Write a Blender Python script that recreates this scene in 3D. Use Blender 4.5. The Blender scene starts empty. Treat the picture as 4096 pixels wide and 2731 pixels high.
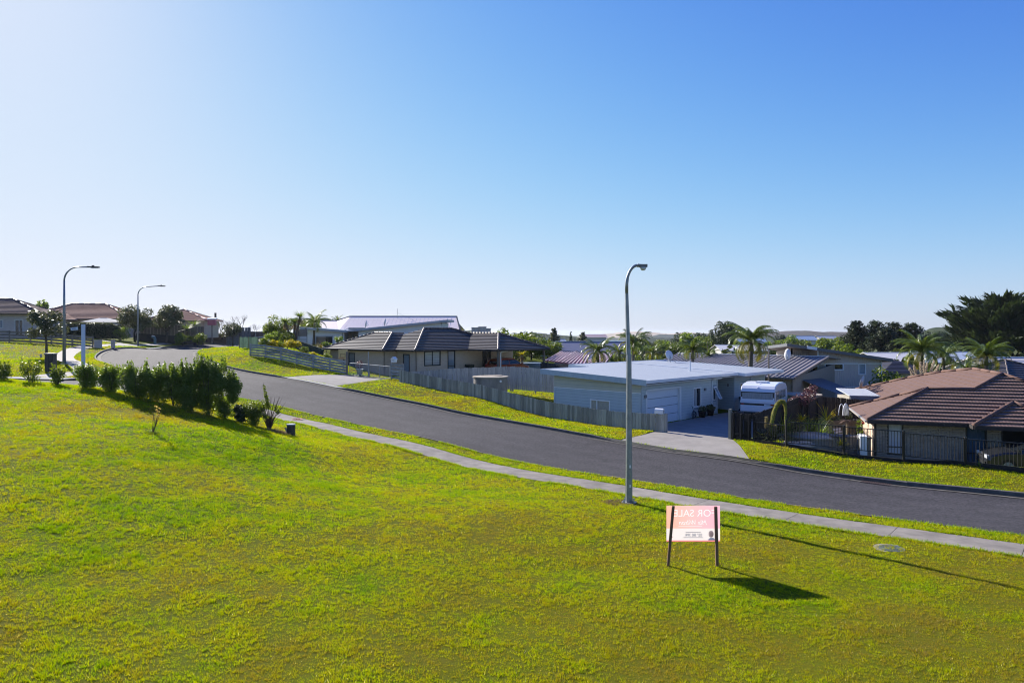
import bpy, bmesh, math, random
import numpy as np
from mathutils import Vector, Matrix
from mathutils.geometry import delaunay_2d_cdt
SC = bpy.context.scene
COL = SC.collection
R = math.radians
random.seed(7); RNG = np.random.default_rng(7)

# ---------------------------------------------------------------- camera, world, sun, exposure
# world origin = camera position; metres; +y is the viewing direction, +z up
cam_d = bpy.data.cameras.new('camera'); cam = bpy.data.objects.new('camera', cam_d); COL.objects.link(cam)
cam.location = (0, 0, 0); cam.rotation_euler = (R(90), 0, 0)
cam_d.sensor_width = 36.0; cam_d.lens = 24.01; cam_d.shift_y = -8.4/1024
cam_d.clip_start = 0.1; cam_d.clip_end = 20000
SC.camera = cam
SUN_AZ, SUN_EL = 40.0, 27.0        # degrees left of the view direction, above the horizon
sd = Vector((-math.sin(R(SUN_AZ))*math.cos(R(SUN_EL)), math.cos(R(SUN_AZ))*math.cos(R(SUN_EL)), math.sin(R(SUN_EL))))
W = bpy.data.worlds.new('World'); SC.world = W; W.use_nodes = True
wn = W.node_tree.nodes; wl = W.node_tree.links; wn.clear()
wo = wn.new('ShaderNodeOutputWorld'); wb = wn.new('ShaderNodeBackground'); sk = wn.new('ShaderNodeTexSky')
sk.sky_type = 'NISHITA'; sk.sun_disc = False; sk.sun_elevation = R(SUN_EL); sk.sun_rotation = R(-SUN_AZ)
sk.altitude = 40; sk.air_density = 1.0; sk.dust_density = 0.3; sk.ozone_density = 1.0
# camera-like response of the sky colour, the same for every direction: c' = a*x^g/(1+k*x^g)
sepc = wn.new('ShaderNodeSeparateColor'); comc = wn.new('ShaderNodeCombineColor'); wl.new(sk.outputs[0], sepc.inputs[0])
def wmath(op, a, b):
    n = wn.new('ShaderNodeMath'); n.operation = op
    for i, v in enumerate((a, b)):
        if isinstance(v, (int, float)): n.inputs[i].default_value = v
        else: wl.new(v, n.inputs[i])
    return n.outputs[0]
EXPO = 1.0
for ch, (g_, k_, a_) in enumerate(((1.9, 3.95, 3.08), (2.0, 6.75, 5.38), (2.2, 27.0, 23.4))):
    x_ = wmath('POWER', wmath('MULTIPLY', sepc.outputs[ch], .1), g_)
    wl.new(wmath('DIVIDE', wmath('MULTIPLY', x_, a_*10/2**EXPO), wmath('ADD', wmath('MULTIPLY', x_, k_), 1.0)), comc.inputs[ch])
wl.new(comc.outputs[0], wb.inputs[0]); wb.inputs[1].default_value = 0.115
wl.new(wb.outputs[0], wo.inputs[0])
sl = bpy.data.lights.new('sun', 'SUN'); sl.energy = 5.0; sl.angle = R(0.53); sl.color = (1.0, 0.94, 0.86)
so = bpy.data.objects.new('sun', sl); COL.objects.link(so)
so.rotation_euler = (-sd).to_track_quat('-Z', 'Y').to_euler(); so.location = (-40, 50, 60)
SC.view_settings.view_transform = 'Standard'; SC.view_settings.look = 'None'
SC.view_settings.exposure = EXPO; SC.view_settings.gamma = 1.0; SC.view_settings.use_curve_mapping = False
SC.render.engine = 'CYCLES'; SC.cycles.filter_width = 1.1
try:
    SC.cycles.max_bounces = 8; SC.cycles.transparent_max_bounces = 8
except Exception: pass

# ---------------------------------------------------------------- materials
MATS = {}
def lin(c): return tuple(c)+(1.0,) if len(c) == 3 else c
def mat(name, col=(.5,.5,.5), rough=.7, spec=.3, col2=None, scale=4.0, detail=6.0, contrast=1.0, bump=0.0, bscale=None,
        metal=0.0, transl=0.0, tcol=None, attr=None, stretch=None, obj_var=0.0, alpha=None, coat=0.0, trans=0.0):
    """Principled procedural material: noise mix of two colours, bump, optional per-face random attribute / per-object value variation."""
    if name in MATS: return MATS[name]
    m = bpy.data.materials.new(name); m.use_nodes = True; nt = m.node_tree; N = nt.nodes; L = nt.links
    b = N['Principled BSDF']; out = N['Material Output']
    b.inputs['Roughness'].default_value = rough; b.inputs['Metallic'].default_value = metal
    b.inputs['Specular IOR Level'].default_value = spec; b.inputs['Base Color'].default_value = lin(col)
    if coat: b.inputs['Coat Weight'].default_value = coat
    if trans: b.inputs['Transmission Weight'].default_value = trans
    src = None
    tc = N.new('ShaderNodeTexCoord'); vec = tc.outputs['Object']
    if stretch:
        mp = N.new('ShaderNodeMapping'); mp.inputs['Scale'].default_value = stretch; L.new(vec, mp.inputs[0]); vec = mp.outputs[0]
    nz = N.new('ShaderNodeTexNoise'); nz.inputs['Scale'].default_value = scale; nz.inputs['Detail'].default_value = detail
    nz.inputs['Roughness'].default_value = .6
    if obj_var:
        oi = N.new('ShaderNodeObjectInfo'); ad = N.new('ShaderNodeVectorMath'); ad.operation = 'MULTIPLY_ADD'
        ad.inputs[1].default_value = (37, 37, 37); L.new(oi.outputs['Random'], ad.inputs[0]); L.new(vec, ad.inputs[2]); vec = ad.outputs[0]
    L.new(vec, nz.inputs['Vector'])
    c2 = col2 or tuple(min(1, v*.8) for v in col)
    mx = N.new('ShaderNodeMixRGB'); mx.inputs[1].default_value = lin(col); mx.inputs[2].default_value = lin(c2)
    mr = N.new('ShaderNodeMapRange'); mr.inputs[1].default_value = .5-.22/contrast; mr.inputs[2].default_value = .5+.22/contrast
    L.new(nz.outputs[0], mr.inputs[0])
    if attr:
        at = N.new('ShaderNodeAttribute'); at.attribute_name = attr
        mm = N.new('ShaderNodeMath'); mm.operation = 'MULTIPLY_ADD'; mm.inputs[1].default_value = .35; L.new(mr.outputs[0], mm.inputs[0])
        m2 = N.new('ShaderNodeMath'); m2.operation = 'MULTIPLY'; m2.inputs[1].default_value = .75; L.new(at.outputs['Fac'], m2.inputs[0])
        L.new(m2.outputs[0], mm.inputs[2]); L.new(mm.outputs[0], mx.inputs[0])
    else: L.new(mr.outputs[0], mx.inputs[0])
    src = mx.outputs[0]
    if obj_var:
        hv = N.new('ShaderNodeHueSaturation'); mo = N.new('ShaderNodeMapRange')
        mo.inputs[3].default_value = 1-obj_var; mo.inputs[4].default_value = 1+obj_var
        L.new(oi.outputs['Random'], mo.inputs[0]); L.new(mo.outputs[0], hv.inputs['Value']); L.new(src, hv.inputs['Color']); src = hv.outputs[0]
    L.new(src, b.inputs['Base Color'])
    if bump:
        bp = N.new('ShaderNodeBump'); bp.inputs['Strength'].default_value = min(1, bump*1.0); bp.inputs['Distance'].default_value = .02
        n2 = N.new('ShaderNodeTexNoise'); n2.inputs['Scale'].default_value = bscale or scale*4; n2.inputs['Detail'].default_value = 5
        L.new(vec, n2.inputs['Vector']); L.new(n2.outputs[0], bp.inputs['Height']); L.new(bp.outputs[0], b.inputs['Normal'])
    if transl:
        t = N.new('ShaderNodeBsdfTranslucent'); ms = N.new('ShaderNodeMixShader'); ms.inputs[0].default_value = transl
        if tcol:
            mc = N.new('ShaderNodeMixRGB'); mc.blend_type = 'MULTIPLY'; mc.inputs[0].default_value = 1; mc.inputs[2].default_value = lin(tcol)
            L.new(src, mc.inputs[1]); L.new(mc.outputs[0], t.inputs[0])
        else: L.new(src, t.inputs[0])
        L.new(b.outputs[0], ms.inputs[1]); L.new(t.outputs[0], ms.inputs[2]); L.new(ms.outputs[0], out.inputs[0])
    if alpha is not None: b.inputs['Alpha'].default_value = alpha
    MATS[name] = m; return m
def glassmat(name, col=(.02,.03,.04), rough=.04):
    return mat(name, col, rough, .6, tuple(c*.7 for c in col), .8)

# ---------------------------------------------------------------- mesh helpers
class MB:
    def __init__(s): s.v = []; s.f = []
    def add(s, vs, fs):
        k = len(s.v); s.v += [tuple(p) for p in vs]; s.f += [tuple(i+k for i in f) for f in fs]; return s
    def box(s, x0, x1, y0, y1, z0, z1):
        vs = [(x, y, z) for z in (z0, z1) for y in (y0, y1) for x in (x0, x1)]
        return s.add(vs, [(0,2,3,1),(4,5,7,6),(0,1,5,4),(2,6,7,3),(0,4,6,2),(1,3,7,5)])
    def cbox(s, c, d): return s.box(c[0]-d[0]/2, c[0]+d[0]/2, c[1]-d[1]/2, c[1]+d[1]/2, c[2]-d[2]/2, c[2]+d[2]/2)
    def bar(s, p, q, w, h, up=(0,0,1)):
        p = Vector(p); q = Vector(q); d = (q-p).normalized(); u = Vector(up)
        sx = d.cross(u)
        if sx.length < 1e-4: sx = d.cross(Vector((1,0,0)))
        sx.normalize(); u = sx.cross(d)
        vs = []
        for e in (p, q):
            for a, b in ((-1,-1),(1,-1),(1,1),(-1,1)): vs.append(e+sx*(a*w/2)+u*(b*h/2))
        return s.add(vs, [(3,2,1,0),(4,5,6,7),(0,1,5,4),(1,2,6,5),(2,3,7,6),(3,0,4,7)])
    def tube(s, pts, rad, n=8, cap=True):
        pts = [Vector(p) for p in pts]; m = len(pts)
        if not hasattr(rad, '__len__'): rad = [rad]*m
        vs = []; ref = None
        for i, p in enumerate(pts):
            d = (pts[min(i+1, m-1)]-pts[max(i-1, 0)]).normalized()
            if ref is None: ref = d.cross(Vector((1,0,0))) if abs(d.x) < .9 else d.cross(Vector((0,1,0)))
            a = (ref-d*ref.dot(d)).normalized(); b = d.cross(a); ref = a
            for k in range(n):
                t = 2*math.pi*k/n; vs.append(p+(a*math.cos(t)+b*math.sin(t))*rad[i])
        fs = [(i*n+k, i*n+(k+1)%n, (i+1)*n+(k+1)%n, (i+1)*n+k) for i in range(m-1) for k in range(n)]
        if cap: fs += [tuple(range(n-1, -1, -1)), tuple(range((m-1)*n, m*n))]
        return s.add(vs, fs)
    def lathe(s, prof, n=24, c=(0,0)):
        vs = [(c[0]+r*math.cos(2*math.pi*k/n), c[1]+r*math.sin(2*math.pi*k/n), z) for r, z in prof for k in range(n)]
        m = len(prof)
        fs = [(i*n+k, i*n+(k+1)%n, (i+1)*n+(k+1)%n, (i+1)*n+k) for i in range(m-1) for k in range(n)]
        fs += [tuple(range(n-1, -1, -1)), tuple(range((m-1)*n, m*n))]
        return s.add(vs, fs)
    def poly(s, pts): return s.add(pts, [tuple(range(len(pts)))])
    def prism(s, pts, d):
        """extrude a planar polygon (list of 3-D points) by vector d"""
        n = len(pts); d = Vector(d); a = [Vector(p) for p in pts]; vs = a+[p+d for p in a]
        return s.add(vs, [tuple(range(n-1, -1, -1)), tuple(range(n, 2*n))]+[(i, (i+1)%n, n+(i+1)%n, n+i) for i in range(n)])
    def data(s, name, m, smooth=False):
        me = bpy.data.meshes.new(name); me.from_pydata(s.v, [], s.f); me.update()
        bm = bmesh.new(); bm.from_mesh(me); bmesh.ops.recalc_face_normals(bm, faces=bm.faces); bm.to_mesh(me); bm.free()
        if m: me.materials.append(m)
        if smooth: me.polygons.foreach_set('use_smooth', [True]*len(me.polygons))
        return me
    def build(s, name, m, parent=None, smooth=False): return link(name, s.data(name, m, smooth), parent)
def link(name, me, parent=None):
    o = bpy.data.objects.new(name, me); COL.objects.link(o)
    if parent: o.parent = parent
    return o
def npmesh(name, V, F, m, attrs=None, smooth=False):
    """fast mesh from numpy verts (n,3) and faces (k,3 or 4); attrs: per-face floats"""
    V = np.asarray(V, np.float32); F = np.asarray(F, np.int32); k, c = F.shape
    me = bpy.data.meshes.new(name); me.vertices.add(len(V)); me.vertices.foreach_set('co', V.ravel())
    me.loops.add(k*c); me.loops.foreach_set('vertex_index', F.ravel())
    me.polygons.add(k); me.polygons.foreach_set('loop_start', np.arange(0, k*c, c, dtype=np.int32))
    try: me.polygons.foreach_set('loop_total', np.full(k, c, np.int32))
    except Exception: pass
    if smooth: me.polygons.foreach_set('use_smooth', np.ones(k, bool))
    for n, a in (attrs or {}).items():
        at = me.attributes.new(n, 'FLOAT', 'FACE' if len(a) == k else 'POINT'); at.data.foreach_set('value', np.asarray(a, np.float32))
    me.update(); me.validate()
    if m: me.materials.append(m)
    return me
def tag(o, label=None, cat=None, group=None, kind=None):
    if label: o['label'] = label
    if cat: o['category'] = cat
    if group: o['group'] = group
    if kind: o['kind'] = kind
    return o
def thing(name, loc, rz=0.0, label=None, cat=None, group=None):
    o = bpy.data.objects.new(name, None); COL.objects.link(o); o.location = loc; o.rotation_euler = (0, 0, rz); o.empty_display_size = .3
    return tag(o, label, cat, group)
def ctree(o, loc=None, rz=None, label=None, scale=None, group=None):
    c = o.copy(); COL.objects.link(c)
    if loc is not None: c.location = loc
    if rz is not None: c.rotation_euler = (0, 0, rz)
    if scale is not None: c.scale = (scale,)*3 if not hasattr(scale, '__len__') else scale
    if label: c['label'] = label
    if group: c['group'] = group
    for ch in o.children:
        d = ch.copy(); COL.objects.link(d); d.parent = c
        for g in ch.children:
            e = g.copy(); COL.objects.link(e); e.parent = d
    return c
FPX = 683.0
def at(u, v, y): return Vector(((u/4-512)/FPX*y, y, -(v/4-333)/FPX*y))     # survey point: bearing (u), dip (v), distance ahead (y)
A_ = Vector((.700, .714, 0)).normalized(); B_ = Vector((-A_.y, A_.x, 0)); RZ = math.atan2(A_.y, A_.x)   # street grid: away from road / along road

# ---------------------------------------------------------------- terrain height
CP = []
def cps(*l): CP.extend(l)
# kerb tops / footpath from the survey of the street
cps((18.1,24.1,-5.68),(15,26.1,-5.7),(12.1,28.7,-5.7),(7.85,33.1,-5.63),(5.7,34.9,-5.56),(1.7,39.3,-5.33),(-3.6,43.5,-4.94),(-7.7,47.2,-4.52),(-13.7,51.3,-3.89),(-16.5,53.1,-3.56),(-20.5,56,-3.28),(-24.6,59.5,-2.9),(-31.4,68,-2.12),(-35.2,83,-1.75),(-35.3,92,-1.85))
cps((26,7.5,-5.1),(19,13,-5.18),(13.4,17.9,-5.27),(10.1,20.4,-5.37),(4.45,25.4,-5.44),(-3.9,34.2,-5.2),(-9,38,-4.94),(-12.2,40.7,-4.69),(-16.1,43.6,-4.3),(-19,44,-4.0))
cps((12,16,-5.13),(8,18.9,-5.24),(5.3,21.1,-5.3),(3,23.2,-5.33),(-8,33.9,-5.09),(-13.3,38.3,-4.75),(3.63,21.2,-5.27),(4.6,15.3,-5.24))
# left kerb, side street
cps((-29.6,52,-2.95),(-36.1,59.4,-2.35),(-44.6,83,-1.85),(-48,97,-1.85),(-36,45.4,-2.85),(-60,42,-2.6),(-36,38.4,-3.0),(-60,35,-2.6),(-27,40.2,-3.3),(-22,42.5,-3.75),(-34.6,52.8,-2.4),(-47.5,86.8,-1.65),(-40,56,-2.1),(-60,55,-1.6))
# lawn: crest behind hedge, bank, flat
for u, v, y in ((-512,50,32),(-512,68,27),(-512,108,20.5),(-512,158,16.5),(-512,228,13),(-512,349,9.3),(-251,102,27),(-251,158,19.5),(-251,228,14.3),(-251,350,9.6),(-380,79,28),(-380,108,22.5),(-380,158,17.8),(-380,228,13.7),(0,168,21),(0,228,15.3),(0,350,9.9),(512,350,10),(-222,102,31),(-319,77,31),(-377,64.5,31),(-424,55.7,32),(-509,47,33),(-150,140,25)):
    cps((u/FPX*y, y, -v/FPX*y))
cps((-30,33,-2.2),(-40,30,-2.2),(-30,20,-2.9),(-30,8,-4.2),(0,0,-5),(20,0,-5),(-20,0,-4.6),(35,8,-5.2),(0,-12,-5),(40,-10,-5.2),(-40,-10,-4.2),(-60,25,-2.2))
# far side of the road
cps((8.22,37.5,-5.42),(-2.25,47.6,-4.58),(-8.74,54,-3.91),(-10,56,-3.78),(-14.1,59,-3.63),(-24.5,64,-2.2),(-19.5,61.4,-2.85),(11.2,35,-5.42),(13.05,32.5,-5.4),(18.65,28.1,-5.42),(22.4,25.2,-5.45),(28,21,-5.4))
cps((7.6,40.2,-5.56),(14,46.8,-5.5),(16,48.6,-5.5),(16,43,-5.65),(3,45,-5.3),(12,54,-5.6),(-10,63,-4.05),(-4,66,-4.0),(-18,70,-3.6),(4,68,-4.2),(0,60,-4.6))
cps((16,37,-6.2),(20,36,-6.7),(19,33.5,-6.5),(24,36,-6.9),(32,32,-6.9),(22,46,-6.8),(30,50,-7.2),(24,57,-6.3),(33,62,-6.6),(40,40,-7.4),(50,30,-7.2),(50,60,-9))
cps((-28,72,-1.6),(-22,72,-1.5),(-25,82,-1.5),(-12,82,-1.6),(0,84,-2.6),(-50,70,-1.0),(-62,68,-.85),(-62,84,-.4),(-50,84,-.9),(-60,100,-.3),(-40,110,-1.6),(-25,110,-1.8),(10,90,-5),(20,78,-6.2),(40,80,-8),(60,100,-10),(20,110,-8.5),(-24,67,-1.6),(-19,66.5,-2.0),(-75,60,-1),(-80,90,0),(-55,120,-.8))
CP = np.array(CP, float)
def _tk(d2): return np.where(d2 > 1e-9, .5*d2*np.log(np.maximum(d2, 1e-9)), 0)
_n = len(CP); _X = CP[:, :2]; _d = ((_X[:, None]-_X[None])**2).sum(-1)
_K = _tk(_d)+np.eye(_n)*.6; _P = np.c_[np.ones(_n), _X]
_A = np.block([[_K, _P], [_P.T, np.zeros((3, 3))]]); _S = np.linalg.solve(_A, np.r_[CP[:, 2], np.zeros(3)])
def sstep(e0, e1, x): t = np.clip((x-e0)/(e1-e0), 0, 1); return t*t*(3-2*t)
def Hfar(x, y):
    lft = sstep(0.05, -.55, x/np.maximum(y, 30.))          # the ridge on the left stays high
    z = np.interp(y, [60, 110, 200, 350, 600, 1200, 2200, 2330, 3050, 3150], [-7, -8, -9.2, -10.8, -14, -22, -32, -36, -36, -31.5])
    return z*(1-lft)+lft*(-1.5-.004*np.maximum(y-100, 0))
def H(x, y):
    x = np.atleast_1d(np.asarray(x, float)); y = np.atleast_1d(np.asarray(y, float))
    out = np.empty(len(x))
    for i in range(0, len(x), 20000):
        a = x[i:i+20000]; b = y[i:i+20000]
        d2 = (a[:, None]-_X[None, :, 0])**2+(b[:, None]-_X[None, :, 1])**2
        out[i:i+20000] = _tk(d2)@_S[:_n]+_S[_n]+_S[_n+1]*a+_S[_n+2]*b
    w = np.maximum(sstep(88, 135, y), sstep(45, 75, np.abs(x)-np.maximum(y-60, 0)*.1))
    return out*(1-w)+Hfar(x, y)*w
def G(x, y): return float(H(x, y)[0])
def noise2(x, y, s, seed=0):
    """smooth value noise in numpy, 0..1"""
    x = np.asarray(x)/s+seed*17.3; y = np.asarray(y)/s-seed*9.1; i = np.floor(x); j = np.floor(y); fx = x-i; fy = y-j
    fx = fx*fx*(3-2*fx); fy = fy*fy*(3-2*fy)
    def h(a, b): return np.modf(np.abs(np.sin(a*127.1+b*311.7+seed*7.7)*43758.5453))[0]
    return (h(i, j)*(1-fx)+h(i+1, j)*fx)*(1-fy)+(h(i, j+1)*(1-fx)+h(i+1, j+1)*fx)*fy
def patch(x, y):    # lawn colour patches 0 green .. 1 dry, plus painted shade on the near bank
    return np.clip(.50*noise2(x, y, 2.7, 1)+.38*noise2(x, y, .8, 2)+.40*noise2(x, y, 8.5, 3)+.34*noise2(x, y, .26, 4)-.36+.16*(1-sstep(13, 27, np.asarray(y, float)+.35*np.abs(np.asarray(x)))), 0, 1)
def spline(pts, step):
    P = [Vector((p[0], p[1], 0)) for p in pts]; P = [P[0]*2-P[1]]+P+[P[-1]*2-P[-2]]; out = []
    for i in range(1, len(P)-2):
        n = max(1, int((P[i+1]-P[i]).length/step))
        for k in range(n):
            t = k/n; a, b, c, d = P[i-1:i+3]
            out.append(.5*((2*b)+(c-a)*t+(2*a-5*b+4*c-d)*t*t+(3*b-a-3*c+d)*t**3))
    out.append(P[-2]); return [(p.x, p.y) for p in out]
def offset(pl, d):
    n = len(pl); o = []
    for i in range(n):
        a = pl[max(i-1, 0)]; b = pl[min(i+1, n-1)]; dx, dy = b[0]-a[0], b[1]-a[1]; l = math.hypot(dx, dy)
        o.append((pl[i][0]-dy/l*d, pl[i][1]+dx/l*d))
    return o
def inpoly(x, y, poly):
    x = np.asarray(x); y = np.asarray(y); c = np.zeros(x.shape, bool); n = len(poly)
    for i in range(n):
        x0, y0 = poly[i]; x1, y1 = poly[(i+1)%n]
        if y0 == y1: continue
        c ^= ((y0 > y) != (y1 > y)) & (x < (x1-x0)*(y-y0)/(y1-y0)+x0)
    return c
# ---------------------------------------------------------------- street layout (plan)
Fk = spline([(45,7),(30,16.5),(18.1,24.1),(15,26.1),(12.1,28.7),(7.85,33.0),(1.8,39.0),(-3.6,43.4),(-7.7,46.9),(-13.7,51.2),(-16.5,53.0),(-20.5,55.9),(-24.6,59.3),(-28.6,63.6),(-31.4,68),(-34.2,75),(-35.2,83),(-35.3,92),(-33,105),(-28,120)], .8)
Nk = spline([(40,-4),(26,7.3),(19,12.9),(13.4,17.7),(10.1,20.4),(7.8,22.4),(4.45,25.4),(0,29.6),(-3.9,33.6),(-9,37.9),(-12.2,40.5),(-15.2,42.7),(-18,43.9),(-20.6,43.2),(-24,41.4),(-30,39.4),(-40,37.8),(-62,34.6)], .8)
Lk = spline([(-62,41.7),(-42,44.4),(-34,45.9),(-30.4,47.3),(-28.9,49.2),(-29.6,52),(-32.4,55.4),(-36.1,59.6),(-39.4,65),(-42.2,72),(-44.6,83),(-47,92),(-48,100),(-46,110),(-42,120)], .8)
ROAD = Nk+Lk+Fk[::-1]
KF = offset(Fk, -.14); KN = offset(Nk, .14); KL = offset(Lk, .14)
ROADX = KN+KL+KF[::-1]
fpA = offset(Nk, 1.3); fpB = offset(Nk, 2.7)
def cut(pl, y0): return [p for p in pl if p[1] > y0]
iend = max(i for i, p in enumerate(Nk) if p[0] > -16.5)
fpA = fpA[:iend]; fpB = fpB[:iend]
FP1 = fpA+fpB[::-1]
i0 = min(i for i, p in enumerate(Lk) if p[1] > 50.3); i1 = min(i for i, p in enumerate(Lk) if p[1] > 100)
lpA = offset(Lk, 1.7)[i0:i1]; lpB = offset(Lk, 3.2)[i0:i1]
lpA = [(-31.2,46.9)]+[p for p in lpA]; lpB = [(-33.4,46.4)]+[p for p in lpB]
FP2 = lpA+lpB[::-1]
def near_on(pl, p): return min(range(len(pl)), key=lambda i: (pl[i][0]-p[0])**2+(pl[i][1]-p[1])**2)
def seg(pl, p, q):
    a, b = near_on(pl, p), near_on(pl, q); return pl[a:b+1] if a <= b else pl[b:a+1][::-1]
DR1 = seg(KF, (-13.3,51.0), (-17.6,53.9))+[(-16.4,56.6),(-14.3,59.2),(-9.9,56.1),(-11.4,53.8)]
DR2 = seg(KF, (10.4,30.4), (5.6,35.3))+[(6.9,36.6),(8.0,38.0),(8.5,38.7),(7.9,40.4),(14.2,46.7),(16.0,48.4),(19.4,52.0),(23,48.5),(18.0,41.0),(13.6,36.8),(11.3,35.1),(11.0,33.0)]
DR3 = [p for p in offset(Nk, .14) if 14.2 < p[0] < 21]+[(18.7,9.8),(14.0,13.7),(12.75,14.9),(13.35,16.0)]
DR4 = [(-46.4,84.2),(-47.7,88.0),(-52.0,87.0),(-62,84.6),(-62,81.4),(-51.0,83.0)]
HARD = [ROADX, FP1, FP2, DR1, DR2, DR3, DR4]
def region(x, y):
    r = np.zeros(len(x), int)
    for k, p in enumerate(HARD): r[(r == 0) & inpoly(x, y, p)] = k+1
    return r
def cdt(points, loops):
    vs = [Vector(p) for p in points]; es = []
    for lp, closed in loops:
        k = len(vs); vs += [Vector(p) for p in lp]; n = len(lp)
        es += [(k+i, k+(i+1)%n) for i in range(n if closed else n-1)]
    r = delaunay_2d_cdt(vs, es, [], 0, 1e-4)
    V = np.array([(v[0], v[1]) for v in r[0]]); Fc = np.array([f for f in r[2] if len(f) == 3])
    return V, Fc
def gridpts(x0, x1, y0, y1, s, hole=None):
    gx, gy = np.meshgrid(np.arange(x0, x1, s), np.arange(y0, y1, s)); p = np.c_[gx.ravel(), gy.ravel()].astype(float)
    p += RNG.uniform(-.2, .2, p.shape)*s
    if hole: p = p[~((p[:,0] > hole[0]) & (p[:,0] < hole[1]) & (p[:,1] > hole[2]) & (p[:,1] < hole[3]))]
    return p
h1 = (-32, 34, 5, 62); h2 = (-78, 78, -16, 132); h3 = (-300, 330, -60, 400); h4 = (-1500, 1500, -300, 3300)
gp = np.r_[gridpts(*h1, .55), gridpts(*h2, 1.7, h1), gridpts(*h3, 14, h2), gridpts(*h4, 90, h3), gridpts(-9000, 9000, -2000, 9000, 900, h4)]
V, Fc = cdt(gp, [(p, True) for p in HARD])
cen = V[Fc].mean(1); rg = region(cen[:,0], cen[:,1])
Z = H(V[:,0], V[:,1])
fine = (V[:,0] > -32) & (V[:,0] < 34) & (V[:,1] > 5) & (V[:,1] < 62)
Z = Z+np.where(fine, (noise2(V[:,0], V[:,1], 1.3, 5)-.5)*.05+(noise2(V[:,0], V[:,1], 4.1, 6)-.5)*.09, 0)*(region(V[:,0], V[:,1]) == 0)*(~np.isin(np.arange(len(V)), np.arange(len(gp), len(V))))
def submesh(name, sel, dz, m, attr=True):
    fs = Fc[sel]; used, inv = np.unique(fs, return_inverse=True)
    P = np.c_[V[used], Z[used]+dz]
    me = npmesh(name, P, inv.reshape(-1, 3), m, {'patch': patch(P[:,0], P[:,1])} if attr else None, smooth=True)
    bm = bmesh.new(); bm.from_mesh(me); bmesh.ops.recalc_face_normals(bm, faces=bm.faces)
    if sum(f.normal.z for f in bm.faces) < 0: bmesh.ops.reverse_faces(bm, faces=bm.faces)
    bm.to_mesh(me); bm.free()
    return tag(link(name, me), kind='structure')
M_ground = mat('lawn_soil', (.072,.125,.001), .95, .03, (.125,.105,.012), 9, 8, 1.2, .8, 30, attr='patch')  # dark soil tone, which also paints self-shadow between the tufts
M_conc = mat('pale_concrete', (.31,.285,.255), .85, .2, (.23,.212,.19), 1.3, 8, 1.0, .25, 60)
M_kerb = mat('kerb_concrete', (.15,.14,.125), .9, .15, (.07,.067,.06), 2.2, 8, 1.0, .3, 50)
M_soil = mat('joint_soil', (.06,.05,.035), .95, .1, (.10,.09,.05), 8)
ground = submesh('ground', rg == 0, 0.0, M_ground)
submesh('footpath_bed', rg == 2, -.03, M_soil, False)['kind'] = 'structure'
submesh('footpath_far_bend', rg == 3, .0, M_conc, False)
for k, nm in ((4, 'driveway_by_gate'), (5, 'driveway_by_garage'), (6, 'driveway_right_edge'), (7, 'driveway_by_pillars')):
    submesh(nm, rg == k, -.004 if k != 5 else .0, M_conc, False)
# asphalt
m = mat('asphalt', (.043,.041,.044), .88, .16, (.030,.029,.032), .9, 10, .9, .55, 220)
nt = m.node_tree; b = nt.nodes['Principled BSDF']
sp = nt.nodes.new('ShaderNodeTexNoise'); sp.inputs['Scale'].default_value = 9; sp.inputs['Detail'].default_value = 9; sp.inputs['Roughness'].default_value = .85
tc = nt.nodes.new('ShaderNodeTexCoord'); nt.links.new(tc.outputs['Object'], sp.inputs['Vector'])
cr = nt.nodes.new('ShaderNodeValToRGB'); cr.color_ramp.elements[0].position = .34; cr.color_ramp.elements[1].position = .70
cr.color_ramp.elements[0].color = (.35,.35,.36,1); cr.color_ramp.elements[1].color = (2.3,2.25,2.25,1)
mu = nt.nodes.new('ShaderNodeMixRGB'); mu.blend_type = 'MULTIPLY'; mu.inputs[0].default_value = 1
src = b.inputs['Base Color'].links[0].from_socket
nt.links.new(sp.outputs[0], cr.inputs[0]); nt.links.new(src, mu.inputs[1]); nt.links.new(cr.outputs[0], mu.inputs[2]); nt.links.new(mu.outputs[0], b.inputs['Base Color'])
RD = ROAD
gp2 = gridpts(-62, 45, -4, 120, .62); gp2 = gp2[inpoly(gp2[:,0], gp2[:,1], RD)]
V2, F2 = cdt(gp2, [(RD, True)]); c2 = V2[F2].mean(1); F2 = F2[inpoly(c2[:,0], c2[:,1], RD)]
P2 = np.c_[V2, H(V2[:,0], V2[:,1])-.11]
def pdist(x, y, pl):
    d = np.full(len(x), 1e9)
    for (ax, ay), (bx, by) in zip(pl[:-1], pl[1:]):
        vx, vy = bx-ax, by-ay; t = np.clip(((x-ax)*vx+(y-ay)*vy)/(vx*vx+vy*vy), 0, 1); d = np.minimum(d, np.hypot(x-ax-t*vx, y-ay-t*vy))
    return d
dF = pdist(V2[:,0], V2[:,1], Fk); dN = np.minimum(pdist(V2[:,0], V2[:,1], Nk), pdist(V2[:,0], V2[:,1], Lk))
wear = sum(np.exp(-((dF-c)/.42)**2) for c in (1.5, 3.1, 4.7, 6.2))*.5+.5*noise2(V2[:,0], V2[:,1], 2.2, 31)*noise2(V2[:,0], V2[:,1], 7, 32)-.5*np.exp(-(np.minimum(dF, dN)/.35)**2)
me = npmesh('road', P2, F2, m, {'wear': np.clip(.4+.5*wear, 0, 1)}, smooth=True)
wa = nt.nodes.new('ShaderNodeAttribute'); wa.attribute_name = 'wear'; wr = nt.nodes.new('ShaderNodeMapRange'); wr.inputs[3].default_value = .62; wr.inputs[4].default_value = 1.65; nt.links.new(wa.outputs['Fac'], wr.inputs[0])
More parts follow.
